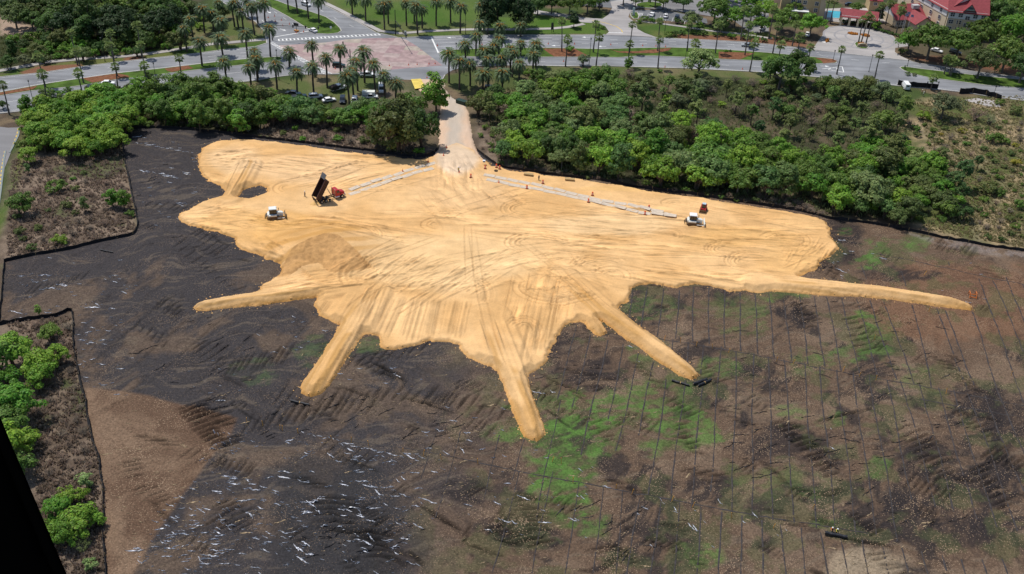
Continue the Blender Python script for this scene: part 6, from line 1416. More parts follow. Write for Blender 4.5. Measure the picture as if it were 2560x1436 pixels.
roll(2061, 1337, 2117, 1346, .33, 'thick black roll beside the two crouching workers', False)
roll(1679, 954, 1723, 966, .26, 'thin black roll with a tan band left of the roll pair')
roll(1733, 963, 1766, 953, .34, 'upper roll of the pair at the end of the right ramp', False); roll(1745, 967, 1777, 954, .28, 'lower banded roll of the pair at the end of the right ramp')
roll(727, 1005, 773, 1014, .24, 'thin black roll at the tip of the left ramp'); roll(251, 626, 283, 633, .16, 'thin dark roll on the fabric below the brush island', False)
# survey stakes
STK = mat('stake_paint', (.62, .30, .05), .6, scale=4); mb = MB(); mb.box((0, 0, .75), (.09, .09, 1.5)); mb.box((0, -.07, 1.35), (.16, .03, .22)); stp = mb.build('survey_stake', STK); first = True
def stakes(pts, where):
    global first
    for u, v in pts:
        o = stp if first else stp.copy()
        if not first: COL.objects.link(o)
        first = False; p = PG(u, v, .1); o.location = (p.x, p.y, p.z - .1); o.rotation_euler = (random.uniform(-.2, .2), random.uniform(-.2, .2), random.uniform(0, 3)); tag(o, 'short orange survey stake ' + where, 'survey stake', 'survey stakes ' + where)
stakes([(617, 1056), (658, 1066), (700, 1074), (706, 1077), (746, 1084), (745, 1084), (830, 1100), (878, 1108), (922, 1115), (1008, 1133), (1058, 1140), (1104, 1150), (1195, 1160)], 'in the row across the dark fabric')
stakes([(1661, 852), (1701, 858), (1741, 866), (1781, 872), (1821, 882), (1941, 904), (1982, 910), (2107, 930), (2148, 942), (2190, 950), (2310, 688), (2186, 850), (2365, 985), (2528, 940), (2322, 780)], 'in the row along the middle of the ruled field')
stakes([(1679, 1254), (1730, 1269), (1829, 1296), (1933, 1321), (2031, 1272), (1404, 1160), (1433, 1208), (1540, 1222), (1579, 1236), (1380, 1155)], 'in the row across the lower field')

# ================================================================== MACHINES
RED = mat('red_paint', (0.42, 0.020, 0.022), .35, scale=2, var=.1, spec=.5); DBROWN = mat('rusty_brown', (0.045, 0.022, 0.019), .65, scale=1.5, var=.35); BLACKP = mat('black_paint', (0.015, 0.016, 0.018), .5, scale=2, var=.3)
DIRTY = mat('dusty_track', (0.16, 0.095, 0.045), .85, scale=3, var=.4); CREAM = mat('cream_paint', (0.72, 0.74, 0.70), .4, scale=1.5, var=.1)
def wheel(mb_t, root, x, y, r, w_, name='wheel', hub=CHROME):
    o = MB(); o.m = 0; rg_ = []
    for yy, rr in ((-w_ / 2, r * .80), (-w_ * .42, r * .97), (-w_ * .3, r), (w_ * .3, r), (w_ * .42, r * .97), (w_ / 2, r * .80)):
        rg_.append([(math.cos(t) * rr, yy, math.sin(t) * rr) for t in np.linspace(0, 2 * PI, 17)[:-1]])
    o.loft(rg_); t_ = o.build(name, RUBBER, root); t_.location = (x, y, r)
    h = MB(); h.cyl((0, math.copysign(w_ / 2, y), 0), r * .5, .06, 'y', 12); h.cyl((0, math.copysign(w_ / 2 + .03, y), 0), r * .2, .1, 'y', 8); h.build('rim', hub, t_)
    return t_
def heading(a_, b_): d = b_ - a_; return math.atan2(d.y, d.x)
a_ = PG(*sb(680, 832)); b_ = PG(*sb(882, 772)); hd_ = heading(a_, b_); cth = Vector((math.cos(hd_), math.sin(hd_), 0)); lft = Vector((-cth.y, cth.x, 0))
# origin: middle of rear axle group, near side is to the right of the heading
org = a_ + cth * .7 + lft * 1.15; root = empty('dump_truck', (org.x, org.y, a_.z + .02), hd_); tag(root, 'red dump truck with its dark bed tipped up on the sand', 'dump truck')
for x in (-1.35, 0.0): [wheel(None, root, x, y, .53, .55) for y in (-.98, .98)]
[wheel(None, root, 1.25, y, .42, .32) for y in (-1.05, 1.05)]; [wheel(None, root, 5.1, y, .54, .34) for y in (-1.06, 1.06)]
mb = MB(); [mb.box((1.9, y, .95), (7.4, .12, .28)) for y in (-.42, .42)]; [mb.box((x, 0, .95), (.12, .8, .2)) for x in (-1.5, 0, 1.5, 3, 4.6)]; [mb.cyl((x, 0, .53), .12, 2.0, 'y', 8) for x in (-1.35, 0, 1.25, 5.1)]; mb.build('chassis', BLACKP, root)
mb = MB(); mb.prism([(3.05, .95), (4.45, .95), (4.50, 1.9), (4.30, 2.75), (4.1, 2.92), (3.1, 2.92), (3.05, 2.6)], -1.15, 1.15); cab = mb.build('cab', RED, root, bevel=.05)
mb = MB(); mb.add([(4.525, -1.0, 1.98), (4.525, 1.0, 1.98), (4.345, .92, 2.68), (4.345, -.92, 2.68)], [(0, 1, 2, 3)]); [mb.add([(3.45, s_ * 1.158, 1.95), (4.36, s_ * 1.158, 1.95), (4.2, s_ * 1.158, 2.6), (3.45, s_ * 1.158, 2.6)], [(0, 1, 2, 3)]) for s_ in (-1, 1)]; mb.build('window', GLASS, cab)
mb = MB(); rings = [[(x, s_ * w_, z) for s_, z in ((-1, 1.0), (1, 1.0), (1, h_ - .15), (.7, h_), (-.7, h_), (-1, h_ - .15))] for x, w_, h_ in ((4.45, 1.0, 2.05), (5.2, .92, 2.0), (5.9, .80, 1.85), (6.05, .72, 1.7))]; mb.loft(rings); hood = mb.build('hood', RED, root, bevel=.04)
mb = MB(); [mb.prism([(4.35, 1.15), (4.5, 1.4), (4.85, 1.52), (5.35, 1.52), (5.75, 1.35), (5.9, 1.0), (5.8, 1.0), (5.6, 1.3), (5.1, 1.42), (4.7, 1.35), (4.45, 1.1)], y - .2, y + .2) for y in (-1.02, 1.02)]; mb.build('fender', RED, root)
mb = MB(); mb.box((6.09, 0, 1.35), (.08, 1.2, .6)); mb.build('grille', CHROME, root); mb = MB(); mb.box((6.15, 0, .75), (.22, 2.3, .34)); mb.build('bumper', CHROME, root, bevel=.03)
for s_ in (-1, 1):
    mb = MB(); mb.cyl((3.6, s_ * .98, .72), .30, 1.3, 'x', 12); mb.build('fuel_tank', CHROME, root, smooth=False); mb = MB(); mb.tube([(2.92, s_ * 1.0, 1.0), (2.92, s_ * 1.0, 3.2), (2.82, s_ * 1.0, 3.4)], .075, 8); mb.build('exhaust_stack', CHROME, root)
    mb = MB(); mb.box((6.02, s_ * .85, 1.35), (.1, .26, .22)); mb.build('headlight', mat('lamp_lens', (.7, .7, .65), .2), root); mb = MB(); mb.box((4.45, s_ * 1.42, 2.2), (.1, .2, .45)); mb.tube([(4.4, s_ * 1.15, 2.4), (4.45, s_ * 1.42, 2.3)], .02, 4); mb.build('mirror', BLACKP, root)
TB = Matrix.Translation((-2.0, 0, 1.25)) @ Matrix.Rotation(-R(57), 4, 'Y'); BL = 6.0; BW = 1.25; BH = 1.35
mb = MB(); mb.box((BL / 2, 0, .06), (BL, 2 * BW, .12), TB)
for s_ in (-1, 1): mb.box((BL / 2, s_ * BW, BH / 2), (BL, .08, BH), TB)
mb.box((BL, 0, BH / 2 + .1), (.08, 2 * BW, BH + .2), TB); bed = mb.build('bed', DBROWN, root)
mb = MB()
for s_ in (-1, 1):
    [mb.box((x, s_ * (BW + .08), BH / 2), (.14, .10, BH), TB) for x in (.1, 1.5, 3.0, 4.5, 5.9)]; mb.box((BL / 2, s_ * (BW + .06), BH + .05), (BL, .18, .14), TB); mb.box((BL / 2, s_ * (BW + .06), .05), (BL, .16, .14), TB)
mb.build('bed_rib', mat('rib_brown', (.085, .036, .03), .6), bed)
mb = MB(); mb.box((BL + .75, 0, BH + .28), (1.5, 2.3, .08), TB); [mb.box((BL + .75, y, BH + .36), (1.5, .08, .08), TB) for y in np.linspace(-1.1, 1.1, 6)]; mb.build('cab_guard', mat('grey_steel', (.16, .16, .17), .5, .3), bed)
TG = Matrix.Translation((-2.0, 0, 1.25)) @ Matrix.Rotation(-R(57), 4, 'Y') @ Matrix.Translation((0, 0, BH)) @ Matrix.Rotation(R(40), 4, 'Y'); mb = MB(); mb.box((-.05, 0, -BH / 2), (.09, 2 * BW, BH), TG); [mb.box((-.12, y, -BH / 2), (.08, .1, BH), TG) for y in (-1, -.35, .35, 1)]; mb.build('tailgate', BLACKP, bed)
mb = MB(); mb.tube([(2.3, 0, 1.0), tuple(TB @ Vector((4.6, 0, .1)))], [.13, .08], 8); mb.build('lift_ram', CHROME, root)
# small heap of sand falling at the tailgate
hp = org - cth * 2.9; HPX, HPY = np.meshgrid(np.linspace(-2, 2, 26), np.linspace(-2, 2, 26)); hz = .75 * np.clip(1 - np.hypot(HPX / 1.5, HPY / 1.3) + (vn(HPX, HPY, .6, 3) - .5) * .4, 0, 1) - .05
V = np.stack([HPX.ravel(), HPY.ravel(), hz.ravel()], -1); ix = np.arange(26 * 26).reshape(26, 26); q = np.stack([ix[:-1, :-1], ix[:-1, 1:], ix[1:, 1:], ix[1:, :-1]], -1).reshape(-1, 4); cl = np.tile(np.array([[.66, .42, .17, 1]]), (676, 1)); o = link('sand_heap', npmesh('sand_heap', V, q, SANDM, cl)); o.location = (hp.x, hp.y, zs(hp.x, hp.y)); tag(o, 'fresh small heap of sand under the dump truck tailgate', 'sand heap')

def track_part(root, y, L, h, w_, mt=DIRTY):
    prof = []; r = h / 2
    for t in np.linspace(-PI / 2, PI / 2, 7): prof.append((L / 2 - r + r * math.cos(t), r + r * math.sin(t)))
    for t in np.linspace(PI / 2, 3 * PI / 2, 7): prof.append((-L / 2 + r + r * math.cos(t), r + r * math.sin(t)))
    mb = MB(); mb.prism(prof, y - w_ / 2, y + w_ / 2)
    for k in range(int(L / .22)):
        x = -L / 2 + r * .6 + k * .22
        if x < L / 2 - r * .6: mb.box((x, y, h + .01), (.06, w_, .05)); mb.box((x, y, -.0), (.06, w_, .05))
    t_ = mb.build('track', mt, root); s_ = math.copysign(1, y)
    mb = MB(); [mb.cyl((x, y + s_ * w_ / 2, r), r * .72, .08, 'y', 12) for x in (-L / 2 + r, L / 2 - r)]; [mb.cyl((x, y + s_ * w_ / 2, r * .5), r * .32, .08, 'y', 8) for x in np.linspace(-L / 2 + 2 * r, L / 2 - 2 * r, 5)]; mb.box((0, y + s_ * w_ / 2, r * 1.0), (L - 2.4 * r, .06, r * .5)); mb.build('track_rollers', mat('roller_steel', (.10, .065, .04), .6), t_)
def bulldozer(p, hd_, lb, blade_mat, roofc):
    root = empty('bulldozer', p, hd_); tag(root, lb, 'bulldozer', 'white bulldozers on the sand')
    for y in (-1.15, 1.15): track_part(root, y, 3.9, .95, .62)
    mb = MB(); mb.loft([[(x, s_ * w_, z) for s_, z in ((-1, .5), (1, .5), (1, h_ - .12), (.75, h_), (-.75, h_), (-1, h_ - .12))] for x, w_, h_ in ((.35, .62, 1.95), (1.4, .60, 1.85), (2.15, .52, 1.6))]); mb.build('engine_hood', CREAM, root, bevel=.04)
    mb = MB(); mb.prism([(-2.0, .8), (.4, .8), (.4, 1.35), (-1.9, 1.55), (-2.05, 1.4)], -.98, .98); mb.build('body', CREAM, root, bevel=.05)
    mb = MB(); [mb.box((-.65, s_ * 1.2, 1.22), (2.2, .5, .42)) for s_ in (-1, 1)]; mb.build('side_tank', CREAM, root, bevel=.05)
    mb = MB(); mb.prism([(-1.45, 1.5), (.45, 1.5), (.55, 2.2), (.35, 2.85), (-1.35, 2.85)], -.82, .82); cab = mb.build('cab', GLASS, root)
    mb = MB(); [mb.tube([(x, s_ * .84, 1.5), (x2, s_ * .84, 2.88)], .055, 5) for s_ in (-1, 1) for x, x2 in ((-1.47, -1.37), (.5, .4), (-.45, -.45))]; mb.build('cab_frame', BLACKP, cab)
    mb = MB(); mb.box((-.5, 0, 2.98), (2.15, 1.95, .2), taper=.88); mb.build('cab_roof', roofc, cab, bevel=.05)
    mb = MB(); mb.tube([(1.05, .35, 1.9), (1.05, .35, 2.75)], .075, 8); mb.build('exhaust_pipe', BLACKP, root)
    mb = MB(); [mb.tube([(.6, s_ * 1.55, .55), (2.5, s_ * 1.45, .45)], .12, 6) for s_ in (-1, 1)]; [mb.tube([(1.7, s_ * .5, 1.4), (2.6, s_ * .5, .9)], .07, 6) for s_ in (-1, 1)]; mb.build('push_arm', CREAM, root)
    rings = []
    for y in (-1.75, -1.5, 0, 1.5, 1.75):
        dx = .12 if abs(y) > 1.6 else 0
        rings.append([(2.62 + dx + .22 * ((z - .65) / .65) ** 2, y, z) for z in np.linspace(.02, 1.3, 7)] + [(2.54 + dx + .22 * ((z - .65) / .65) ** 2, y, z) for z in np.linspace(1.3, .02, 7)])
    mb = MB(); mb.loft(rings); mb.build('blade', blade_mat, root)
    mb = MB(); [mb.tube([(-2.0, y, 1.0), (-2.6, y, .9), (-2.75, y, .25)], .09, 5) for y in (-.7, 0, .7)]; mb.box((-2.3, 0, 1.0), (.3, 1.9, .25)); mb.build('ripper', BLACKP, root)
    for s_ in (-1, 1): mb = MB(); mb.box((.62, s_ * .65, 2.85), (.14, .26, .16)); mb.build('work_light', MATS['lamp_lens'], root)
a_ = PG(*sb(128, 1000)); b_ = PG(*sb(262, 985)); h1 = heading(a_, b_); c = (a_ + b_) / 2 + Vector((-math.sin(h1), math.cos(h1), 0)) * 1.15; bulldozer((c.x, c.y, zs(c.x, c.y) - .02), h1, 'white bulldozer beside the brown stockpile with a dirty blade', DIRTY, CREAM)
a_ = PG(*sc(1748, 1052)); b_ = PG(*sc(1886, 1062)); h1 = heading(a_, b_); c = (a_ + b_) / 2 + Vector((-math.sin(h1), math.cos(h1), 0)) * 1.15; bulldozer((c.x, c.y, zs(c.x, c.y) - .02), h1, 'white bulldozer with a clean white blade beside the red loader', CREAM, WHITE)
# compact red track loader facing the camera
a_ = PG(*sc(1915, 880)); b_ = PG(*sc(1898, 938)); h1 = heading(a_, b_); c = (a_ * .55 + b_ * .45); root = empty('track_loader', (c.x, c.y, zs(c.x, c.y)), h1); tag(root, 'compact red track loader with its bucket down behind the bulldozer', 'track loader')
for y in (-.78, .78): track_part(root, y, 2.3, .62, .4, mat('dark_track', (.045, .03, .025), .8))
mb = MB(); mb.prism([(-1.5, .45), (.9, .45), (1.0, .9), (-.3, 1.1), (-1.4, 1.5), (-1.6, 1.1)], -.58, .58); mb.build('body', RED, root, bevel=.04)
mb = MB(); mb.prism([(-.75, 1.0), (.55, .95), (.5, 1.9), (.3, 2.1), (-.7, 2.1)], -.48, .48); cab = mb.build('cab', GLASS, root); mb = MB(); [mb.tube([(x, s_ * .52, .95), (x2, s_ * .52, 2.12)], .06, 5) for s_ in (-1, 1) for x, x2 in ((-.75, -.7), (.58, .35))]; mb.build('cab_frame', RED, cab)
mb = MB(); mb.box((-.2, 0, 2.16), (1.1, 1.1, .1)); mb.build('cab_roof', mat('pale_blue_paint', (.45, .55, .60), .3), cab, bevel=.03)
for s_ in (-1, 1): mb = MB(); mb.tube([(-1.3, s_ * .7, 1.5), (-.2, s_ * .72, 1.45), (1.1, s_ * .7, 1.0), (1.5, s_ * .65, .45)], .10, 6); mb.build('loader_arm', RED, root)
mb = MB(); mb.loft([[(1.5, y, .75), (1.45, y, .05), (2.15, y, .0), (2.15, y, .05), (1.58, y, .12), (1.6, y, .72)] for y in (-.98, .98)]); [mb.prism([(1.5, .75), (1.45, .05), (2.15, .0)], y - .02, y + .02) for y in (-.98, .98)]; mb.build('bucket', DIRTY, root)

# ---- road vehicles
def vehicle(name, kind, paint, p, hd_, label, cat, group=None, sc_=1.0):
    root = empty(name, (p.x, p.y, p.z + .02), hd_); root.scale = (sc_,) * 3; tag(root, label, cat, group or 'vehicles along the roads and verges')
    spec = {'car': (4.7, .90, [(-2.35, .35), (-2.3, .85), (-1.9, .98), (1.0, .95), (2.15, .80), (2.35, .6), (2.35, .35)], [(-1.75, .95), (-1.15, 1.42), (.35, 1.42), (1.15, .93)], .33),
            'suv': (4.8, .95, [(-2.4, .4), (-2.4, 1.05), (-2.2, 1.12), (1.1, 1.1), (2.2, .98), (2.4, .7), (2.4, .4)], [(-2.3, 1.1), (-2.1, 1.75), (.4, 1.75), (1.2, 1.08)], .38),
            'pickup': (5.6, .98, [(-2.8, .5), (-2.8, 1.1), (-.6, 1.12), (1.3, 1.15), (2.6, 1.05), (2.8, .75), (2.8, .5)], [(-.75, 1.1), (-.6, 1.85), (.7, 1.85), (1.45, 1.12)], .42),
            'van': (5.6, 1.0, [(-2.8, .4), (-2.8, 1.3), (1.9, 1.3), (2.7, 1.1), (2.8, .8), (2.8, .4)], [(-2.78, 1.28), (-2.75, 2.35), (1.2, 2.35), (2.0, 1.28)], .38)}[kind]
    L, hw, lo, up, wr = spec
    mb = MB(); n = len(lo); vs = [(x, -hw * (.94 if abs(x) > L * .45 else 1), z) for x, z in lo] + [(x, hw * (.94 if abs(x) > L * .45 else 1), z) for x, z in lo]
    mb.add(vs, [list(range(n))[::-1], list(range(n, 2 * n))] + [(i, (i + 1) % n, n + (i + 1) % n, n + i) for i in range(n)]); body = mb.build('body', paint, root, bevel=.07)
    mb = MB(); i_ = .82; m_ = len(up); vs = []
    for s_ in (-1, 1): vs += [(x, s_ * hw * (.95 if k in (0, m_ - 1) else i_), z) for k, (x, z) in enumerate(up)]
    mb.add(vs, [list(range(m_))[::-1], list(range(m_, 2 * m_))] + [(i, (i + 1) % m_, m_ + (i + 1) % m_, m_ + i) for i in range(m_)]); mb.build('window', GLASS if kind != 'van' else paint, body)
    mb = MB(); x0, x1 = up[1][0], up[2][0]; zt = up[1][1]; mb.box(((x0 + x1) / 2, 0, zt + .02), (x1 - x0 + .25, 2 * hw * i_ + .1, .09)); [mb.tube([(up[a1][0], s_ * hw * .94, up[a1][1]), (up[a2][0], s_ * hw * .84, up[a2][1])], .05, 4) for s_ in (-1, 1) for a1, a2 in ((0, 1), (3, 2))]; mb.build('roof', paint, body, bevel=.03)
    if kind == 'van': mb = MB(); mb.add([(2.02, -.85, 1.4), (2.02, .85, 1.4), (1.28, .75, 2.25), (1.28, -.75, 2.25)], [(0, 1, 2, 3)]); mb.add([(-2.79, -.5, 1.5), (-2.79, .5, 1.5), (-2.77, .5, 2.0), (-2.77, -.5, 2.0)], [(0, 1, 2, 3)]); mb.build('window', GLASS, body)
    if kind == 'pickup': mb = MB(); mb.box((-1.75, 0, 1.13), (1.9, 1.65, .03)); mb.build('bed_floor', BLACKP, body)
    for x in (-L * .31, L * .32): [wheel(None, root, x, y, wr, .24) for y in (-hw + .08, hw - .08)]
    for s_ in (-1, 1):
        mb = MB(); mb.box((L / 2 - .03, s_ * hw * .68, .72), (.1, .32, .16)); mb.build('headlight', MATS['lamp_lens'], root)
        mb = MB(); mb.box((-L / 2 + .0, s_ * hw * .78, .82), (.08, .2, .18)); mb.build('tail_light', mat('tail_lens', (.35, .02, .02), .3), root)
    return root
def veh(name, kind, paint, fz, x0, y0, x1, y1, label, cat, **kw):
    """placed by two photo points: tail and nose"""
    a_, b_ = P(*fz(x0, y0), .03), P(*fz(x1, y1), .03); c = (a_ + b_) / 2
    return vehicle(name, kind, paint, c, heading(a_, b_), label, cat, **kw)
SILVER = mat('silver_paint', (.42, .44, .46), .3, .3, scale=2); DKBLUE = mat('dark_blue_paint', (.02, .03, .05), .3, spec=.6); DKGRN = mat('bottle_green_paint', (.015, .035, .03), .3); TEAL = mat('grey_teal_paint', (.12, .19, .19), .35); YEL = mat('yellow_paint_gloss', (.55, .33, .03), .4)
veh('suv_car', 'suv', WHITE, zb, 455, 45, 545, 75, 'white car driving away on the right side street lane', 'car')
veh('sedan_car', 'car', WHITE, zb, 605, 335, 530, 300, 'white car stopped at the crosswalk', 'car')
veh('suv_car', 'suv', DKGRN, zb, 765, 668, 890, 672, 'dark green car crossing the junction under the palms', 'car')
veh('pickup_truck', 'pickup', WHITE, zb, 1045, 765, 1180, 765, 'white pickup with gear half hidden by palms at the junction edge', 'truck', sc_=1.05)
veh('pickup_truck', 'pickup', TEAL, zb, 375, 985, 480, 975, 'grey-green pickup parked left end of the grass row', 'car')
veh('suv_car', 'suv', WHITE, zb, 548, 985, 645, 975, 'white car whose roof shows above the bushes, left one', 'car')
veh('sedan_car', 'car', WHITE, zb, 690, 1020, 768, 1008, 'white car whose roof shows above the bushes, right one', 'car')
veh('suv_car', 'suv', DKBLUE, zb, 868, 990, 860, 1045, 'dark car parked nose-on beside the white one', 'car')
veh('suv_car', 'suv', WHITE, zb, 990, 1000, 975, 1050, 'white car parked nose-on under the palms', 'car')
veh('pickup_truck', 'pickup', WHITE, zb, 1085, 985, 1190, 985, 'white pickup towing a pale box beside the bushes', 'truck')
veh('cargo_truck', 'van', WHITE, zb, 1250, 880, 1252, 945, 'white truck seen nose-on between the palms', 'truck')
veh('suv_car', 'suv', DKBLUE, zb, 2290, 898, 2400, 905, 'dark car in the shade of the dark palm grove', 'car')
veh('convertible_car', 'car', WHITE, za, 1005, 845, 1155, 845, 'white open car on the lower left carriageway', 'car')
veh('sedan_car', 'car', WHITE, zc, 1385, 175, 1408, 142, 'left of two white cars in the small parking row', 'car'); veh('sedan_car', 'car', WHITE, zc, 1528, 190, 1533, 155, 'right of two white cars in the small parking row', 'car'); veh('suv_car', 'suv', DKBLUE, zc, 1640, 205, 1650, 172, 'dark car in the small parking row', 'car')
veh('sedan_car', 'car', SILVER, zc, 2385, 470, 2300, 462, 'pale car driving on the upper right carriageway', 'car'); veh('sedan_car', 'car', WHITE, zc, 2480, 315, 2510, 275, 'white car by the shrub bed near the hotel trees', 'car'); veh('sedan_car', 'car', SILVER, zc, 2420, 180, 2500, 172, 'grey car in the lot near the yellow cart', 'car')
veh('utility_cart', 'suv', YEL, zc, 2410, 225, 2480, 222, 'yellow cart standing in the lot', 'cart', sc_=.7)
veh('cargo_van', 'van', WHITE, zd, 1385, 905, 1350, 855, 'white van parked on the kerb before the black screen', 'van'); veh('sedan_car', 'car', SILVER, zd, 2175, 155, 2240, 170, 'silver car parked right of the hotel', 'car'); veh('sedan_car', 'car', DKBLUE, zd, 2220, 205, 2290, 218, 'dark car parked right of the hotel', 'car')
veh('sedan_car', 'car', WHITE, zd, 385, 380, 405, 330, 'white car between the trees left of the plaza', 'car'); veh('sedan_car', 'car', DKBLUE, zd, 770, 55, 860, 62, 'dark car in the lot behind the pool', 'car'); veh('sedan_car', 'car', WHITE, zd, 1640, 510, 1720, 530, 'white car glimpsed below the hotel trees', 'car'); veh('suv_car', 'suv', DKBLUE, zd, 1830, 530, 1900, 545, 'dark car glimpsed below the hotel trees', 'car')
veh('sedan_car', 'car', DKBLUE, zb, 400, 948, 330, 940, 'dark car behind the grey-green pickup', 'car')
veh('sedan_car', 'car', WHITE, zc, 2330, 30, 2400, 22, 'white car in the upper lot between the trees', 'car')
for k in range(6): veh('sedan_car', 'car', [WHITE, SILVER, DKBLUE][k % 3], zc, 560 + k * 62, 58 + 4 * k, 572 + k * 62, 30 + 4 * k, '%s of the cars glimpsed under the trees above the pale driveway' % ORD[k], 'car')
# black-bed work truck (bed full of gear)
rt_ = veh('work_truck', 'pickup', WHITE, zb, 745, 920, 905, 880, 'white crew truck with a black bed full of gear on the grass', 'truck', sc_=1.15)
mb = MB(); mb.box((-1.7, 0, 1.2), (2.5, 2.1, .9)); gb = mb.build('gear_box', BLACKP, rt_); mb = MB(); g_ = random.Random(4)
for k in range(16): mb.box((-1.7 + g_.uniform(-1, 1), g_.uniform(-.8, .8), 1.75 + g_.uniform(0, .15)), (g_.uniform(.2, .6), g_.uniform(.1, .4), g_.uniform(.1, .4)))
mb.build('gear', mat('mixed_gear', (.14, .09, .07), .7, scale=4, var=.6), gb)
# white box body behind the pale pickup, arrow board trailer
c = P(*zb(1125, 975), .03); root = empty('box_trailer', (c.x, c.y, .03), 0.05); tag(root, 'pale box trailer half hidden behind the bushes', 'trailer'); mb = MB(); mb.box((0, 0, 1.45), (4.4, 2.1, 2.0)); mb.build('box_body', CREAM, root, bevel=.04); [wheel(None, root, x, y, .36, .25) for x in (-.5, .5) for y in (-.95, .95)]; mb = MB(); mb.box((0, 0, .4), (4.6, .9, .14)); mb.build('chassis', BLACKP, root)
c = P(*zb(405, 320), .03); root = empty('message_board', (c.x, c.y, .03), -.5); tag(root, 'trailer-mounted dark message board on the side street', 'sign'); mb = MB(); mb.box((0, 0, 3.0), (2.4, .2, 1.3)); mb.build('board', BLACKP, root); mb = MB(); mb.box((0, 0, 1.4), (.16, .16, 2.0)); mb.build('mast', BLACKP, root); mb = MB(); mb.box((0, 0, .55), (1.8, 1.1, .45)); mb.build('trailer_base', mat('orange_cart', (.55, .25, .06), .5), root); [wheel(None, root, 0, y, .3, .2) for y in (-.7, .7)]

# ---- signal masts, lamps, signs
def signal(bu, bv, topv, tu, tv, armz, label, heads=3):
    p = P(bu, bv); lo, hi = 2, 16
    for _ in range(20):
        m_ = (lo + hi) / 2
        if PX((p.x, p.y, m_))[1] > topv: lo = m_
        else: hi = m_
    H_ = lo; root = empty('signal_mast', (p.x, p.y, 0)); tag(root, label, 'traffic signal', 'traffic signal masts at the junction'); q_ = P(tu, tv, armz)
    mb = MB(); mb.tube([(0, 0, 0), (0, 0, H_)], [.22, .14], 8); mb.build('mast', STEEL_DARK, root); d = Vector((q_.x - p.x, q_.y - p.y, 0))
    mb = MB(); mb.tube([(0, 0, armz - .3), tuple(d * .5 + Vector((0, 0, armz))), tuple(d + Vector((0, 0, armz + .1)))], [.16, .12, .08], 8); mb.build('arm', STEEL_DARK, root)
    for k in range(heads):
        c_ = d * (.45 + .26 * k); mb = MB(); mb.box((c_.x, c_.y, armz - .1), (.42, .42, 1.2)); hd2 = mb.build('signal_head', BLACKP, root, bevel=.04)
signal(*zb(165, 405), zb(0, 262)[1], *zb(635, 278), 6.4, 'signal mast at the top left corner of the junction')
signal(*zb(1393, 350), zb(0, 100)[1], *zb(1500, 368), 6.3, 'signal mast at the top right corner of the junction')
signal(*zb(950, 745), zb(0, 492)[1], *zb(865, 425), 6.3, 'signal mast among the palms at the lower edge of the junction')
LP = None
def lamp(fz, tx, ty, bx, by, label):
    p = P(*fz(bx, by)); tv = fz(tx, ty)[1]; lo, hi = 2, 14
    for _ in range(20):
        m_ = (lo + hi) / 2
        if PX((p.x, p.y, m_))[1] > tv: lo = m_
        else: hi = m_
    root = empty('street_lamp', (p.x, p.y, 0)); tag(root, label, 'street lamp', 'dark street lamps along the road')
    mb = MB(); mb.tube([(0, 0, 0), (0, 0, lo)], [.11, .07], 6); mb.cyl((0, 0, .3), .2, .6, 'z', 8, r2=.12); mb.build('post', STEEL_DARK, root); mb = MB(); mb.cyl((0, 0, lo + .25), .26, .5, 'z', 8, r2=.14); mb.cyl((0, 0, lo + .55), .34, .1, 'z', 8, r2=.05); mb.build('lantern', STEEL_DARK, root)
for i, (fz, a1, a2, a3, a4) in enumerate(((za, 280, 815, 325, 990), (za, 1000, 390, 1048, 615), (za, 1530, 640, 1570, 880), (zb, 205, 510, 230, 800), (zb, 2000, 440, 1995, 722), (zb, 2090, 140, 2090, 340), (zc, 415, 180, 412, 320), (zc, 785, 395, 768, 652), (zc, 1525, 40, 1515, 180), (zc, 1555, 100, 1520, 345), (zc, 1750, 430, 1715, 692), (zc, 1870, 100, 1835, 350), (zd, 675, 515, 648, 607), (zd, 1045, 560, 1005, 720), (zd, 1305, 415, 1298, 472), (zd, 1390, 610, 1388, 664), (zd, 1595, 830, 1565, 930), (zd, 1700, 830, 1685, 892), (zd, 2265, 870, 2243, 972), (zd, 2150, 420, 2140, 480))):
    lamp(fz, a1, a2, a3, a4, '%s dark street lamp from the left, along the main road' % ORD[i])
p = P(*zc(395, 330)); root = empty('banner_post', (p.x, p.y, 0)); tag(root, 'dark banner post beside the upper footpath', 'banner'); mb = MB(); mb.tube([(0, 0, 0), (0, 0, 4.6)], .08, 6); mb.build('post', STEEL_DARK, root); mb = MB(); mb.box((.1, 0, 2.9), (1.0, .12, 2.8), taper=.8); mb.build('banner', BLACKP, root)
p = P(*zc(1210, 160)); root = empty('driveway_sign', (p.x, p.y, 0)); tag(root, 'pale upright sign on the small driveway island', 'sign'); mb = MB(); mb.box((0, 0, 2.2), (.9, .4, 2.8)); mb.build('sign_panel', mat('pale_sign', (.45, .55, .53), .5), root, bevel=.05); mb = MB(); mb.box((0, 0, .4), (1.2, .7, .8)); mb.build('sign_base', CONC, root)
p = P(*zb(750, 330)); root = empty('road_sign', (p.x, p.y, 0)); tag(root, 'small white sign on the tip of the side street median', 'sign'); mb = MB(); mb.tube([(0, 0, 0), (0, 0, 2.6)], .04, 5); mb.build('post', CHROME, root); mb = MB(); mb.box((0, -.05, 2.3), (.75, .05, .9)); mb.build('sign_plate', WHITE, root)
p = P(*zb(1490, 350)); root = empty('signal_cabinet', (p.x, p.y, 0)); tag(root, 'grey control cabinet beside the top right signal mast', 'cabinet'); mb = MB(); mb.box((0, 0, .85), (.9, .7, 1.5)); mb.build('cabinet_box', mat('grey_cabinet', (.33, .34, .34), .5), root, bevel=.03); mb = MB(); mb.box((0, 0, .08), (1.2, 1.0, .16)); mb.build('plinth', CONC, root)
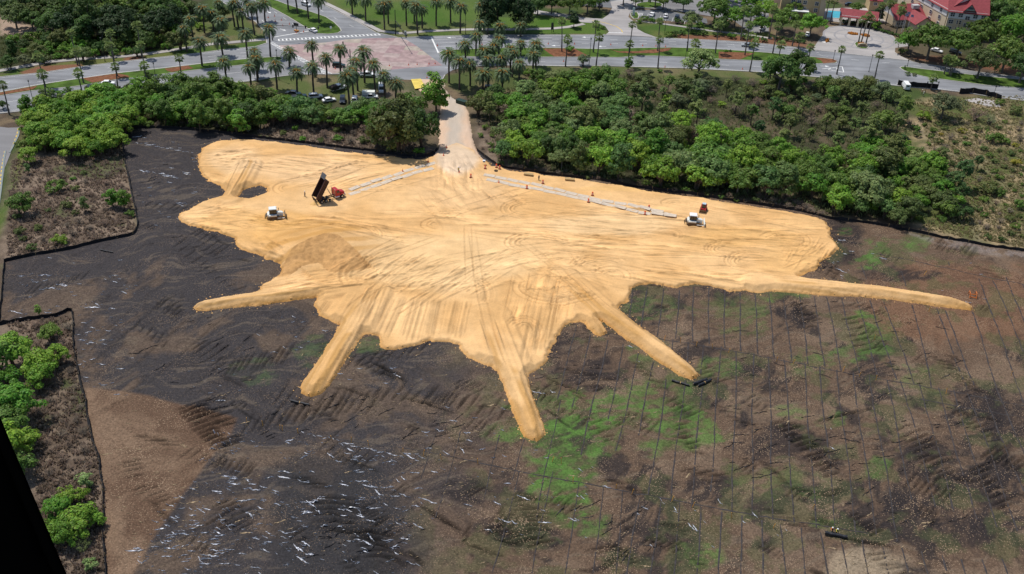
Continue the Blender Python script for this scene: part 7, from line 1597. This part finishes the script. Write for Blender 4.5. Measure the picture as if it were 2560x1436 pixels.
# plaza island with sign, flower beds
island('plaza_island', [zd(*p_) for p_ in ((858, 440), (870, 425), (910, 415), (950, 425), (985, 445), (1005, 475), (985, 492), (930, 490), (880, 475))], LAWNM, .2)
FLOW = mat('orange_flowers', (.42, .16, .02), .8, scale=1.6, var=.6)
def bed(name, pts, lb):
    c = sum((P(*q_) for q_ in pts), Vector()) / len(pts); mb = MB(); g = random.Random(3)
    w_ = [P(*q_) for q_ in pts]; xs_ = [q_.x for q_ in w_]; ys_ = [q_.y for q_ in w_]; pl = [(q_.x, q_.y) for q_ in w_]; k = 0
    while k < 260:
        x = g.uniform(min(xs_), max(xs_)); y = g.uniform(min(ys_), max(ys_))
        if not inpoly(x, y, pl): continue
        k += 1; h_ = g.uniform(.3, .6); mb.box((x, y, h_ / 2 + .12), (.35, .35, h_), Matrix.Rotation(0, 4, 'Z'), taper=.5)
    o = mb.build(name, FLOW); tag(o, lb, 'flower bed')
bed('flower_bed', [zd(790, 335), zd(830, 330), zd(890, 342), zd(895, 352), zd(840, 352)], 'left bed of orange flowers on the plaza'); bed('flower_bed', [zd(925, 350), zd(980, 350), zd(1015, 365), zd(1000, 374), zd(940, 362)], 'right bed of orange flowers on the plaza'); bed('flower_bed', [zd(895, 440), zd(940, 432), zd(985, 455), zd(970, 462), zd(910, 450)], 'bed of orange flowers behind the stone sign'); bed('flower_bed', [zd(572, 400), zd(600, 396), zd(608, 418), zd(580, 426)], 'small clump of yellow flowers at the plaza left edge')
p = P(*zd(938, 470)); root = empty('stone_sign', (p.x, p.y, .15), .0); tag(root, 'low curved stone sign on the plaza island', 'sign'); mb = MB(); prof = [(-1.9, 0), (1.9, 0), (1.9, 1.0), (1.0, 1.35), (0, 1.5), (-1.0, 1.35), (-1.9, 1.0)]; mb.prism(prof, -.3, .3); mb.build('sign_wall', mat('sandstone', (.50, .40, .27), .8, scale=2, var=.2), root); mb = MB(); mb.box((0, -.33, .75), (2.4, .06, .6)); mb.build('sign_face', mat('sign_brown', (.22, .13, .09), .7), root)
for i, (x, y) in enumerate(((1330, 320), (1350, 300), (1382, 330))):
    p = P(*zd(x, y)); root = empty('flagpole', (p.x, p.y, 0)); tag(root, '%s flagpole beside the hotel lobby' % ['left', 'middle', 'right'][i], 'flagpole', 'flagpoles beside the hotel lobby'); mb = MB(); mb.tube([(0, 0, 0), (0, 0, 8.2)], [.09, .05], 6); mb.build('pole', WHITE, root); mb = MB(); mb.loft([[(.05, .0, 7.0), (.05, .03, 7.0), (.05, .03, 8.0), (.05, 0, 8.0)], [(.7, .18, 6.9), (.7, .21, 6.9), (.7, .21, 7.9), (.7, .18, 7.9)], [(1.3, .0, 6.7), (1.3, .03, 6.7), (1.3, .03, 7.7), (1.3, 0, 7.7)]]); mb.build('flag', mat('flag_cloth', (.30, .30, .45), .7, scale=3, var=.4), root)
# ================================================================== HOTEL
STUC = mat('cream_stucco', (0.60, 0.49, 0.34), .85, scale=.4, var=.08); STUCW = mat('white_stucco', (0.66, 0.64, 0.62), .85, scale=.4, var=.07); TAN = mat('tan_stucco', (0.50, 0.37, 0.20), .85, scale=.4, var=.08)
ROOF = mat('red_roof', (0.24, 0.038, 0.045), .7, scale=1.2, var=.16); POOL = mat('pool_water', (0.04, 0.36, 0.44), .08, scale=.8, var=.2, spec=.6); WIN = mat('window_glass', (0.03, 0.045, 0.06), .15, scale=1.5, var=.4, spec=.7)
def frame(A, B):
    """origin A, x towards B, y away behind"""
    d = (B - A); d.z = 0; L = d.length; return Matrix.Translation((A.x, A.y, 0)) @ Matrix.Rotation(math.atan2(d.y, d.x), 4, 'Z'), L
def windows(root, M, specs, w_=1.5, h=1.5, y=-.04):
    for x, z in specs:
        mb = MB(); mb.box((x, y, z), (w_ + .24, .10, h + .24), M); f = mb.build('window_frame', STUCW, root)
        mb = MB(); [mb.box((x + dx * w_ * .26, y - .06, z + dz * h * .26), (w_ * .44, .04, h * .44), M) for dx in (-1, 1) for dz in (-1, 1)]; mb.build('pane', WIN, f)
def gable(mb, M, x0, x1, y0, y1, z0, z1, ov=.6, axis='x'):
    if axis == 'x':
        ym = (y0 + y1) / 2; a_, b_ = x0 - ov, x1 + ov; c, d = y0 - ov, y1 + ov; sl_ = (z1 - z0) / ((y1 - y0) / 2); zo = z0 - ov * sl_
        mb.add([(a_, c, zo), (b_, c, zo), (b_, ym, z1), (a_, ym, z1), (a_, d, zo), (b_, d, zo), (a_, c, zo - .25), (b_, c, zo - .25), (b_, ym, z1 - .3), (a_, ym, z1 - .3), (a_, d, zo - .25), (b_, d, zo - .25)],
               [(0, 1, 2, 3), (3, 2, 5, 4), (6, 9, 8, 7), (9, 10, 11, 8), (0, 6, 7, 1), (4, 5, 11, 10), (0, 3, 9, 6), (3, 4, 10, 9), (1, 7, 8, 2), (2, 8, 11, 5)], M)
    else:
        xm = (x0 + x1) / 2; a_, b_ = y0 - ov, y1 + ov; c, d = x0 - ov, x1 + ov; sl_ = (z1 - z0) / ((x1 - x0) / 2); zo = z0 - ov * sl_
        mb.add([(c, a_, zo), (c, b_, zo), (xm, b_, z1), (xm, a_, z1), (d, a_, zo), (d, b_, zo), (c, a_, zo - .25), (c, b_, zo - .25), (xm, b_, z1 - .3), (xm, a_, z1 - .3), (d, a_, zo - .25), (d, b_, zo - .25)],
               [(0, 1, 2, 3), (3, 2, 5, 4), (6, 9, 8, 7), (9, 10, 11, 8), (0, 6, 7, 1), (4, 5, 11, 10), (0, 3, 9, 6), (3, 4, 10, 9), (1, 7, 8, 2), (2, 8, 11, 5)], M)
def house(name, A, B, depth, wallh, rh, label, wallm=STUC, band=True, gend='x'):
    M, L = frame(A, B); root = empty(name, (0, 0, 0)); tag(root, label, 'building')
    mb = MB(); mb.box((L / 2, depth / 2, wallh / 2), (L, depth, wallh), M); wl = mb.build('wall', wallm, root)
    if gend == 'x': mb = MB(); mb.add([(0.02, 0, wallh), (0.02, depth, wallh), (0.02, depth / 2, wallh + rh - .3), (L - .02, 0, wallh), (L - .02, depth, wallh), (L - .02, depth / 2, wallh + rh - .3)], [(0, 1, 2), (3, 5, 4)], M); mb.build('gable_wall', STUCW, root)
    mb = MB(); gable(mb, M, 0, L, 0, depth, wallh, wallh + rh); rf = mb.build('roof', ROOF, root)
    return root, M, L, rf
# main four-storey block
A = P(*zd(1740, 372)); B = P(*zd(2118, 410)); root, M, L, rf = house('hotel_building', A, B, 15, 11.6, 5.2, 'four-storey cream hotel with a red gabled roof and trees in front')
mb = MB(); mb.box((L / 2, -.08, 10.1), (L + .1, .16, 3.0), M); mb.box((L / 2, -.12, 8.55), (L + .3, .3, .22), M); up_ = mb.build('upper_wall_band', STUCW, root)
for k, x in enumerate((.10, .30, .52, .70, .92)):
    mb = MB(); mb.box((x * L, -.25, 4.2), (.5, .5, 8.4), M) if k in (1, 3) else mb.box((x * L, -.2, 8.4), (.3, .3, .3), M); mb.build('pilaster', STUC, root)
windows(root, M, [(x * L, z - (.9 if x in (.5,) else 0)) for x in (.10, .31, .50, .69, .90) for z in (10.0, 7.0, 4.1, 1.6)], 1.7, 1.5, -.22)
mb = MB(); mb.add([(L * .36, -.7, 12.3), (L * .66, -.7, 12.3), (L * .51, -.7, 15.0), (L * .36, 5.0, 12.3), (L * .66, 5.0, 12.3), (L * .51, 5.0, 15.0)], [(0, 1, 2), (3, 5, 4), (0, 3, 4, 1)], M); mb.build('roof_gable', mat('grey_gable', (.28, .30, .27), .8), root)
mb = MB(); gable(mb, M, L * .36, L * .66, -.7, 5.5, 12.4, 15.2, .35, 'y'); mb.build('roof_gable_cover', ROOF, root)
mb = MB(); mb.box((L * .51, -.76, 13.3), (1.9, .12, .55), M); mb.box((L * .51, -.76, 13.75), (1.0, .12, .22), M); mb.build('gable_louvre', mat('dark_louvre', (.06, .07, .09), .6), root)
# side wing running back from the left end
A2 = P(*zd(1560, 250)); B2 = P(*zd(1735, 368)); root2, M2, L2, rf2 = house('hotel_wing', A2 + Vector((-6, 22, 0)), B2 + Vector((0, 1, 0)), 14, 11.6, 5.0, 'cream hotel wing running back at an angle from the main block', STUC)
mb = MB(); mb.box((L2 / 2, -.08, 10.1), (L2, .16, 3.0), M2); mb.build('upper_wall_band', STUCW, root2)
windows(root2, M2, [(x * L2, z) for x in (.12, .3, .5, .7, .88) for z in (10.0, 7.0, 4.1)], 1.5, 1.5, -.2)
# lobby with hipped and gabled roofs
A3 = P(*zd(1262, 270)); B3 = P(*zd(1560, 262)); root3, M3, L3, rf3 = house('hotel_lobby', A3, B3, 15, 3.6, 4.2, 'low lobby building with broad red roofs beside the main hotel', STUC)
mb = MB(); gable(mb, M3, L3 * .38, L3 * .98, -7, 4, 3.6, 6.4, .5, 'y'); mb.build('roof', ROOF, root3); mb = MB(); mb.box((L3 * .68, -3, 1.8), (L3 * .56, 7.4, 3.6), M3); mb.add([(L3 * .40, -6.72, 3.6), (L3 * .96, -6.72, 3.6), (L3 * .68, -6.72, 6.1)], [(0, 1, 2)], M3); mb.build('wall', STUC, root3)
windows(root3, M3, [(L3 * .55, 1.7), (L3 * .8, 1.7)], 1.8, 1.8, -6.8); windows(root3, M3, [(L3 * .1, 1.8), (L3 * .24, 1.8)], 1.6, 1.8)
mb = MB(); mb.box((L3 * 1.10, 5, 2.1), (L3 * .22, 6, 4.2), M3); mb.build('flat_roof_annex', STUCW, root3)
mb = MB(); mb.box((L3 * .75, 5.0, 7.2), (3.0, 2.2, 1.6), M3); mb.build('roof_plant', mat('plant_grey', (.45, .45, .44), .6), root3)
# portico
A4 = P(*zd(715, 252)); B4 = P(*zd(1060, 292)); M4, L4 = frame(A4, B4); root = empty('entrance_portico'); tag(root, 'long open portico with a red roof and square columns at the plaza', 'portico')
mb = MB(); gable(mb, M4, 0, L4, 0, 8, 4.4, 6.4, .8); mb.build('roof', ROOF, root); mb = MB(); mb.box((L4 / 2, .1, 4.2), (L4, .4, .5), M4); mb.box((L4 / 2, 7.9, 4.2), (L4, .4, .5), M4); mb.build('beam', STUCW, root)
for k in range(5):
    for y in (.1, 7.9): mb = MB(); mb.box((L4 * (.01 + .245 * k), y, 2.0), (.8, .8, 4.0), M4); mb.box((L4 * (.01 + .245 * k), y, .3), (1.05, 1.05, .6), M4); mb.build('column', STUC, root)
# pools
sheet('pool_deck', [zd(*q_) for q_ in ((560, 200), (560, 90), (780, 80), (1330, 90), (1330, 230), (1100, 225), (740, 230))], .03, PAVE)
def pool(name, pts, lb):
    w_ = lw(pts); root = empty(name, tuple(w_[0])); o_ = w_[0]; tag(root, lb, 'swimming pool', 'hotel swimming pools'); mb = MB(); mb.add([(p_.x - o_.x, p_.y - o_.y, .10) for p_ in w_], [list(range(len(w_)))]); s_ = mb.build('water', POOL, root)
    if s_.data.polygons[0].normal.z < 0: s_.data.flip_normals()
    n = len(w_); out = [w_[i] + (w_[i] - sum(w_, Vector()) / n).normalized() * .6 for i in range(n)]; vs = [(p_.x - o_.x, p_.y - o_.y, .15) for p_ in w_] + [(p_.x - o_.x, p_.y - o_.y, .15) for p_ in out] + [(p_.x - o_.x, p_.y - o_.y, 0) for p_ in out] + [(p_.x - o_.x, p_.y - o_.y, 0) for p_ in w_]; mb = MB()
    mb.add(vs, [(a1 * n + i, a1 * n + (i + 1) % n, a2 * n + (i + 1) % n, a2 * n + i) for i in range(n) for a1, a2 in ((0, 1), (1, 2), (3, 0))]); mb.build('coping', CONC, root)
pool('swimming_pool', [zd(600, 110), zd(732, 118), zd(730, 186), zd(585, 178)], 'blue swimming pool left of the portico'); pool('swimming_pool', [zd(1200, 112), zd(1268, 112), zd(1262, 182), zd(1190, 160)], 'blue swimming pool between the portico and the lobby')
# tan building at the left and its white canopy
A5 = P(*zd(110, 150)); B5 = P(*zd(525, 195)); M5, L5 = frame(A5, B5); root = empty('tan_building'); tag(root, 'tan three-storey building behind the white canopy', 'building'); mb = MB(); mb.box((L5 / 2, 7, 5.6), (L5, 14, 11.2), M5); mb.build('wall', TAN, root); mb = MB(); mb.box((L5 / 2, 7, 11.3), (L5 + .6, 14.6, .3), M5); mb.build('roof', STUCW, root)
windows(root, M5, [(x * L5, z) for x in (.28, .42, .56, .84) for z in (9.4, 6.6, 3.8)], 1.5, 1.5); mb = MB(); mb.box((L5 * .99, 6, 5.2), (2.4, 12.6, 10.4), M5); mb.build('corner_tower', STUC, root)
A6 = P(*zd(215, 190)); B6 = P(*zd(395, 205)); M6, L6 = frame(A6, B6); root = empty('white_canopy'); tag(root, 'bright white flat canopy in front of the tan building', 'canopy'); mb = MB(); mb.box((L6 / 2, 3.2, 3.5), (L6, 6.4, .35), M6); mb.build('canopy_roof', WHITE, root, bevel=.05)
for x in (.05, .95):
    for y in (.4, 6.0): mb = MB(); mb.box((x * L6, y, 1.65), (.3, .3, 3.3), M6); mb.build('post', WHITE, root)
A7 = P(*zd(1000, 110)); B7 = P(*zd(1110, 118)); r7, M7, L7, f7 = house('pool_house', A7, B7, 9, 5.2, 2.2, 'small tan pool house with a red roof behind the palms', TAN); windows(r7, M7, [(L7 * .5, 3.4)], 1.4, 1.2)

# ================================================================== PEOPLE
SKIN = mat('skin', (.38, .22, .15), .6, scale=6, var=.05); HIVIS = mat('hi_vis_vest', (.62, .52, .05), .6, scale=5, var=.15); HIVO = mat('orange_vest', (.75, .22, .04), .6, scale=5, var=.15); JEAN = mat('dark_trousers', (.045, .05, .07), .85, scale=6, var=.2); GREYC = mat('grey_shirt', (.14, .14, .15), .85, scale=6, var=.2); HAT = mat('hard_hat', (.80, .80, .78), .35, scale=6, var=.04); KHAKI = mat('khaki', (.20, .17, .11), .85, scale=6, var=.2)
def skin_obj(name, joints, edges, mt, parent, root_i=0, sub=2):
    me = bpy.data.meshes.new(name); me.from_pydata([j[0] for j in joints], edges, []); me.materials.append(mt); o = link(name, me, parent)
    m_ = o.modifiers.new('skin', 'SKIN'); m_.use_smooth_shade = True; sv = me.skin_vertices[0].data
    for i, j in enumerate(joints): r_ = j[1]; sv[i].radius = r_ if isinstance(r_, tuple) else (r_, r_); sv[i].use_root = (i == root_i)
    s_ = o.modifiers.new('sub', 'SUBSURF'); s_.levels = sub; s_.render_levels = sub
    return o
def person(p, rz, pose, label, shirt, vest, trousers, hat=True, prop=None):
    """pose: dict with joint positions; one continuous body, clothes over it"""
    root = empty('person', p, rz); tag(root, label, 'person', 'people at the site and by the road')
    J = dict(pel=(0, 0, .95), wai=(0, 0, 1.10), che=(0, 0, 1.32), nec=(0, 0, 1.50), hea=(0, 0.01, 1.66), top=(0, .0, 1.76), hl=(.10, 0, .90), hr=(-.10, 0, .90), kl=(.12, .03, .50), kr=(-.12, .03, .50), al=(.12, -.02, .09), ar=(-.12, -.02, .09), tl=(.13, .17, .03), tr=(-.13, .17, .03),
             sl=(.19, 0, 1.43), sr=(-.19, 0, 1.43), el=(.25, -.02, 1.15), er=(-.25, -.02, 1.15), wl=(.27, .08, .90), wr=(-.27, .08, .90)); J.update(pose)
    Rr = dict(pel=(.15, .11), wai=(.13, .10), che=(.16, .11), nec=.06, hea=(.085, .10), top=.06, hl=.09, hr=.09, kl=.058, kr=.058, al=.042, ar=.042, tl=.035, tr=.035, sl=.06, sr=.06, el=.042, er=.042, wl=.030, wr=.030)
    names = list(J); jt = [(J[n_], Rr[n_]) for n_ in names]; ix = {n_: i for i, n_ in enumerate(names)}
    E = [(ix[a1], ix[b1]) for a1, b1 in (('pel', 'wai'), ('wai', 'che'), ('che', 'nec'), ('nec', 'hea'), ('hea', 'top'), ('pel', 'hl'), ('pel', 'hr'), ('hl', 'kl'), ('hr', 'kr'), ('kl', 'al'), ('kr', 'ar'), ('al', 'tl'), ('ar', 'tr'), ('che', 'sl'), ('che', 'sr'), ('sl', 'el'), ('sr', 'er'), ('el', 'wl'), ('er', 'wr'))]
    for w_, e_ in (('wl', 'el'), ('wr', 'er')):      # palm, five fingers
        W_ = Vector(J[w_]); d = (W_ - Vector(J[e_])).normalized(); sd_ = d.cross(Vector((0, 1, 0))).normalized() if abs(d.y) < .9 else Vector((1, 0, 0)); bn = d.cross(sd_)
        jt.append((tuple(W_ + d * .07), (.035, .02))); pi_ = len(jt) - 1; E.append((ix[w_], pi_))
        for k in range(5):
            o_ = (k - 2) * .016 if k else -.04; Lf = (.05, .07, .08, .075, .06)[k]
            q1 = W_ + d * (.10 if k else .06) + sd_ * o_; q2 = q1 + d * Lf * .6 + bn * .02 * (1 if k else .3) + (sd_ * -.02 if k == 0 else Vector())
            jt.append((tuple(q1), .010)); jt.append((tuple(q2), .008)); E += [(pi_, len(jt) - 2), (len(jt) - 2, len(jt) - 1)]
    hv = Vector(J['hea']); f_ = Vector((0, 1, 0)); jt.append((tuple(hv + f_ * .105 + Vector((0, 0, -.01))), .012)); E.append((ix['hea'], len(jt) - 1))
    skin_obj('body', jt, E, SKIN, root, ix['pel'])
    def cloth(name, ns, es, mt, add, root_n):
        jj = [(J[n_], tuple(r_ + add for r_ in Rr[n_]) if isinstance(Rr[n_], tuple) else Rr[n_] + add) for n_ in ns]; skin_obj(name, jj, [(ns.index(a1), ns.index(b1)) for a1, b1 in es], mt, root, ns.index(root_n))
    cloth('trousers', ['pel', 'hl', 'hr', 'kl', 'kr', 'al', 'ar'], [('pel', 'hl'), ('pel', 'hr'), ('hl', 'kl'), ('hr', 'kr'), ('kl', 'al'), ('kr', 'ar')], trousers, .022, 'pel')
    cloth('shirt', ['wai', 'che', 'sl', 'sr', 'el', 'er', 'wl', 'wr'], [('wai', 'che'), ('che', 'sl'), ('che', 'sr'), ('sl', 'el'), ('sr', 'er'), ('el', 'wl'), ('er', 'wr')], shirt, .016, 'che')
    if vest: cloth('vest', ['pel', 'wai', 'che', 'sl', 'sr'], [('pel', 'wai'), ('wai', 'che'), ('che', 'sl'), ('che', 'sr')], vest, .034, 'wai')
    mb = MB(); c_ = Vector(J['hea']) + Vector((0, -.005, .05))
    if hat:
        rg_ = [[(c_.x + math.cos(t) * r_, c_.y + math.sin(t) * r_ * 1.12, c_.z + z_) for t in np.linspace(0, 2 * PI, 13)[:-1]] for z_, r_ in ((0, .17), (.015, .135), (.06, .13), (.11, .10), (.14, .04))]; mb.loft(rg_); mb.build('hard_hat', HAT, root, smooth=True)
    else:
        rg_ = [[(c_.x + math.cos(t) * r_, c_.y - .02 + math.sin(t) * r_ * 1.15, c_.z + z_) for t in np.linspace(0, 2 * PI, 13)[:-1]] for z_, r_ in ((-.06, .09), (0, .11), (.06, .10), (.10, .05))]; mb.loft(rg_); mb.build('hair', mat('dark_hair', (.03, .02, .015), .7), root, smooth=True)
    for s_ in ('l', 'r'): q_ = Vector(J['t' + s_]); a1 = Vector(J['a' + s_]); mb = MB(); d = q_ - a1; mb.tube([tuple(a1 - d * .3 + Vector((0, 0, -.02))), tuple(a1 + d * .4 + Vector((0, 0, -.01))), tuple(q_ + d * .1)], [.055, .055, .035], 7); mb.build('boot', KHAKI, root)
    return root
p = PG(1146, 431); person(p, -.6, dict(el=(.30, .10, 1.18), wl=(.22, .30, 1.28)), 'flagman in a pale vest and white hard hat on the sand', GREYC, HIVIS, KHAKI)
mb = MB(); mb.cyl((0, 0, 1.0), .02, 2.0, 'z', 6); mb.build  # (staff kept simple below)
q_ = P(1151, 431, .0); root = empty('paddle_sign', (p.x + .45, p.y + .1, p.z)); tag(root, 'pale paddle sign standing beside the flagman', 'paddle sign'); mb = MB(); mb.tube([(0, 0, 0), (0, 0, 1.5)], .02, 5); mb.build('staff', WOOD, root); mb = MB(); mb.cyl((0, 0, 1.65), .24, .03, 'y', 8); mb.build('paddle', WHITE, root)
p = PG(*sb(490, 766)); person(p, 2.2, dict(kl=(.14, .10, .50), al=(.16, .12, .09), tl=(.17, .30, .03), el=(.30, -.1, 1.2)), 'worker in dark clothes and white hard hat left of the dump truck', GREYC, None, JEAN)
p = PG(*sc(267, 603)); person(p, .5, {}, 'dark clothed person standing by the timber bundles', mat('dark_green_cloth', (.05, .06, .045), .85), None, mat('dark_cloth', (.04, .045, .04), .85), hat=False)
crouch = dict(pel=(0, -.05, .42), wai=(0, .02, .56), che=(0, .14, .76), nec=(0, .22, .93), hea=(0, .28, 1.07), top=(0, .29, 1.17), hl=(.11, -.02, .40), hr=(-.11, -.02, .40), kl=(.17, .36, .50), kr=(-.17, .36, .50), al=(.15, .10, .09), ar=(-.15, .10, .09), tl=(.16, .30, .03), tr=(-.16, .30, .03), sl=(.19, .15, .86), sr=(-.19, .15, .86), el=(.26, .34, .68), er=(-.26, .34, .68), wl=(.18, .56, .62), wr=(-.18, .56, .62))
p = PG(2082, 1337, .1); person((p.x, p.y + .95, p.z), PI * .95, crouch, 'left of two crouching workers in orange-yellow vests behind the thick roll', HIVO, HIVO, JEAN)
p = PG(2091, 1339, .1); person((p.x + .1, p.y + .8, p.z), PI * 1.1, crouch, 'right of two crouching workers in yellow vests behind the thick roll', HIVIS, HIVIS, JEAN)
p = P(*zd(1545, 962)); person(p, 1.0, {}, 'worker in white shirt beside the black screen near the van', WHITE, None, KHAKI); p = P(*zd(1532, 940)); person(p, 2.0, {}, 'worker in brown shirt near the white van', mat('brown_cloth', (.28, .13, .08), .8), None, KHAKI)
# cyclist on the left footpath
p = P(217, 147); root = empty('bicycle', (p.x, p.y, .07), .25); tag(root, 'bicycle under the rider on the left footpath', 'bicycle')
for x in (-.5, .5):
    mb = MB(); rg_ = [[(x + math.cos(t) * (.33 + .02 * math.cos(q1)), .02 * math.sin(q1), .34 + math.sin(t) * (.33 + .02 * math.cos(q1))) for q1 in np.linspace(0, 2 * PI, 5)[:-1]] for t in np.linspace(0, 2 * PI, 17)]; mb.loft(rg_, cap=False); mb.build('wheel', RUBBER, root)
mb = MB(); [mb.tube(q1, .018, 5) for q1 in ([(-.5, 0, .34), (-.05, 0, .3), (.38, 0, .78), (-.15, 0, .75), (-.05, 0, .3)], [(-.5, 0, .34), (-.15, 0, .75)], [(.5, 0, .34), (.36, 0, .95)], [(-.15, 0, .75), (-.18, 0, .92)])]; mb.build('bike_frame', RED, root); mb = MB(); mb.tube([(.34, -.25, .98), (.36, 0, .95), (.34, .25, .98)], .015, 5); mb.build('handlebar', BLACKP, root); mb = MB(); mb.box((-.19, 0, .94), (.26, .14, .06)); mb.build('saddle', BLACKP, root)
ride = dict(pel=(0, 0, 1.0), wai=(0, .08, 1.14), che=(0, .22, 1.32), nec=(0, .32, 1.46), hea=(0, .38, 1.60), top=(0, .39, 1.70), hl=(.09, .02, .96), hr=(-.09, .02, .96), kl=(.10, .34, .80), kr=(-.10, .26, .62), al=(.10, .20, .42), ar=(-.10, .08, .25), tl=(.10, .36, .36), tr=(-.10, .24, .18), sl=(.18, .24, 1.40), sr=(-.18, .24, 1.40), el=(.22, .40, 1.18), er=(-.22, .40, 1.18), wl=(.22, .54, 1.00), wr=(-.22, .54, 1.00))
person((p.x - .18 * math.cos(.25), p.y - .18 * math.sin(.25), .07), .25 - PI / 2, ride, 'cyclist in a pink-orange shirt on the left footpath', mat('coral_cloth', (.60, .20, .14), .8), None, JEAN, hat=False)

# ================================================================== DOOR EDGE OF THE AIRCRAFT (dark, close to the lens)
def near(u, v, d): q_ = (FWD + RT * ((u - 1280) / FPX) - UP * ((v - 718) / FPX)); return CAM + q_ * d
root = empty('aircraft_door_post', tuple(near(-40, 1400, 1.2))); tag(root, 'black aircraft door post cutting the bottom left corner', 'door post'); o_ = root.location.copy()
BLK2 = mat('matt_black_trim', (.0012, .0012, .0012), 1.0, scale=20, var=.1, spec=.0)
edge = [(-66, 930), (-12, 1062), (14, 1126), (46, 1200), (82, 1285), (114, 1362), (148, 1440), (190, 1540), (230, 1640)]
mb = MB(); rings = []
for i, (u, v) in enumerate(edge):
    c_ = near(u - 260, v + 60, 1.15); e_ = near(u, v, 1.15); ax = (e_ - c_); rr = ax.length; ax.normalize(); bx_ = FWD
    rings.append([tuple(c_ - o_ + ax * rr * math.cos(t) + bx_ * .09 * math.sin(t)) for t in np.linspace(0, 2 * PI, 17)[:-1]])
mb.loft(rings); mb.build('post_shell', BLK2, root, smooth=True)
mb = MB(); mb.tube([tuple(near(u + 1, v, 1.14) - o_) for u, v in edge], .006, 8); mb.build('rubber_seal', BLK2, root, smooth=True)
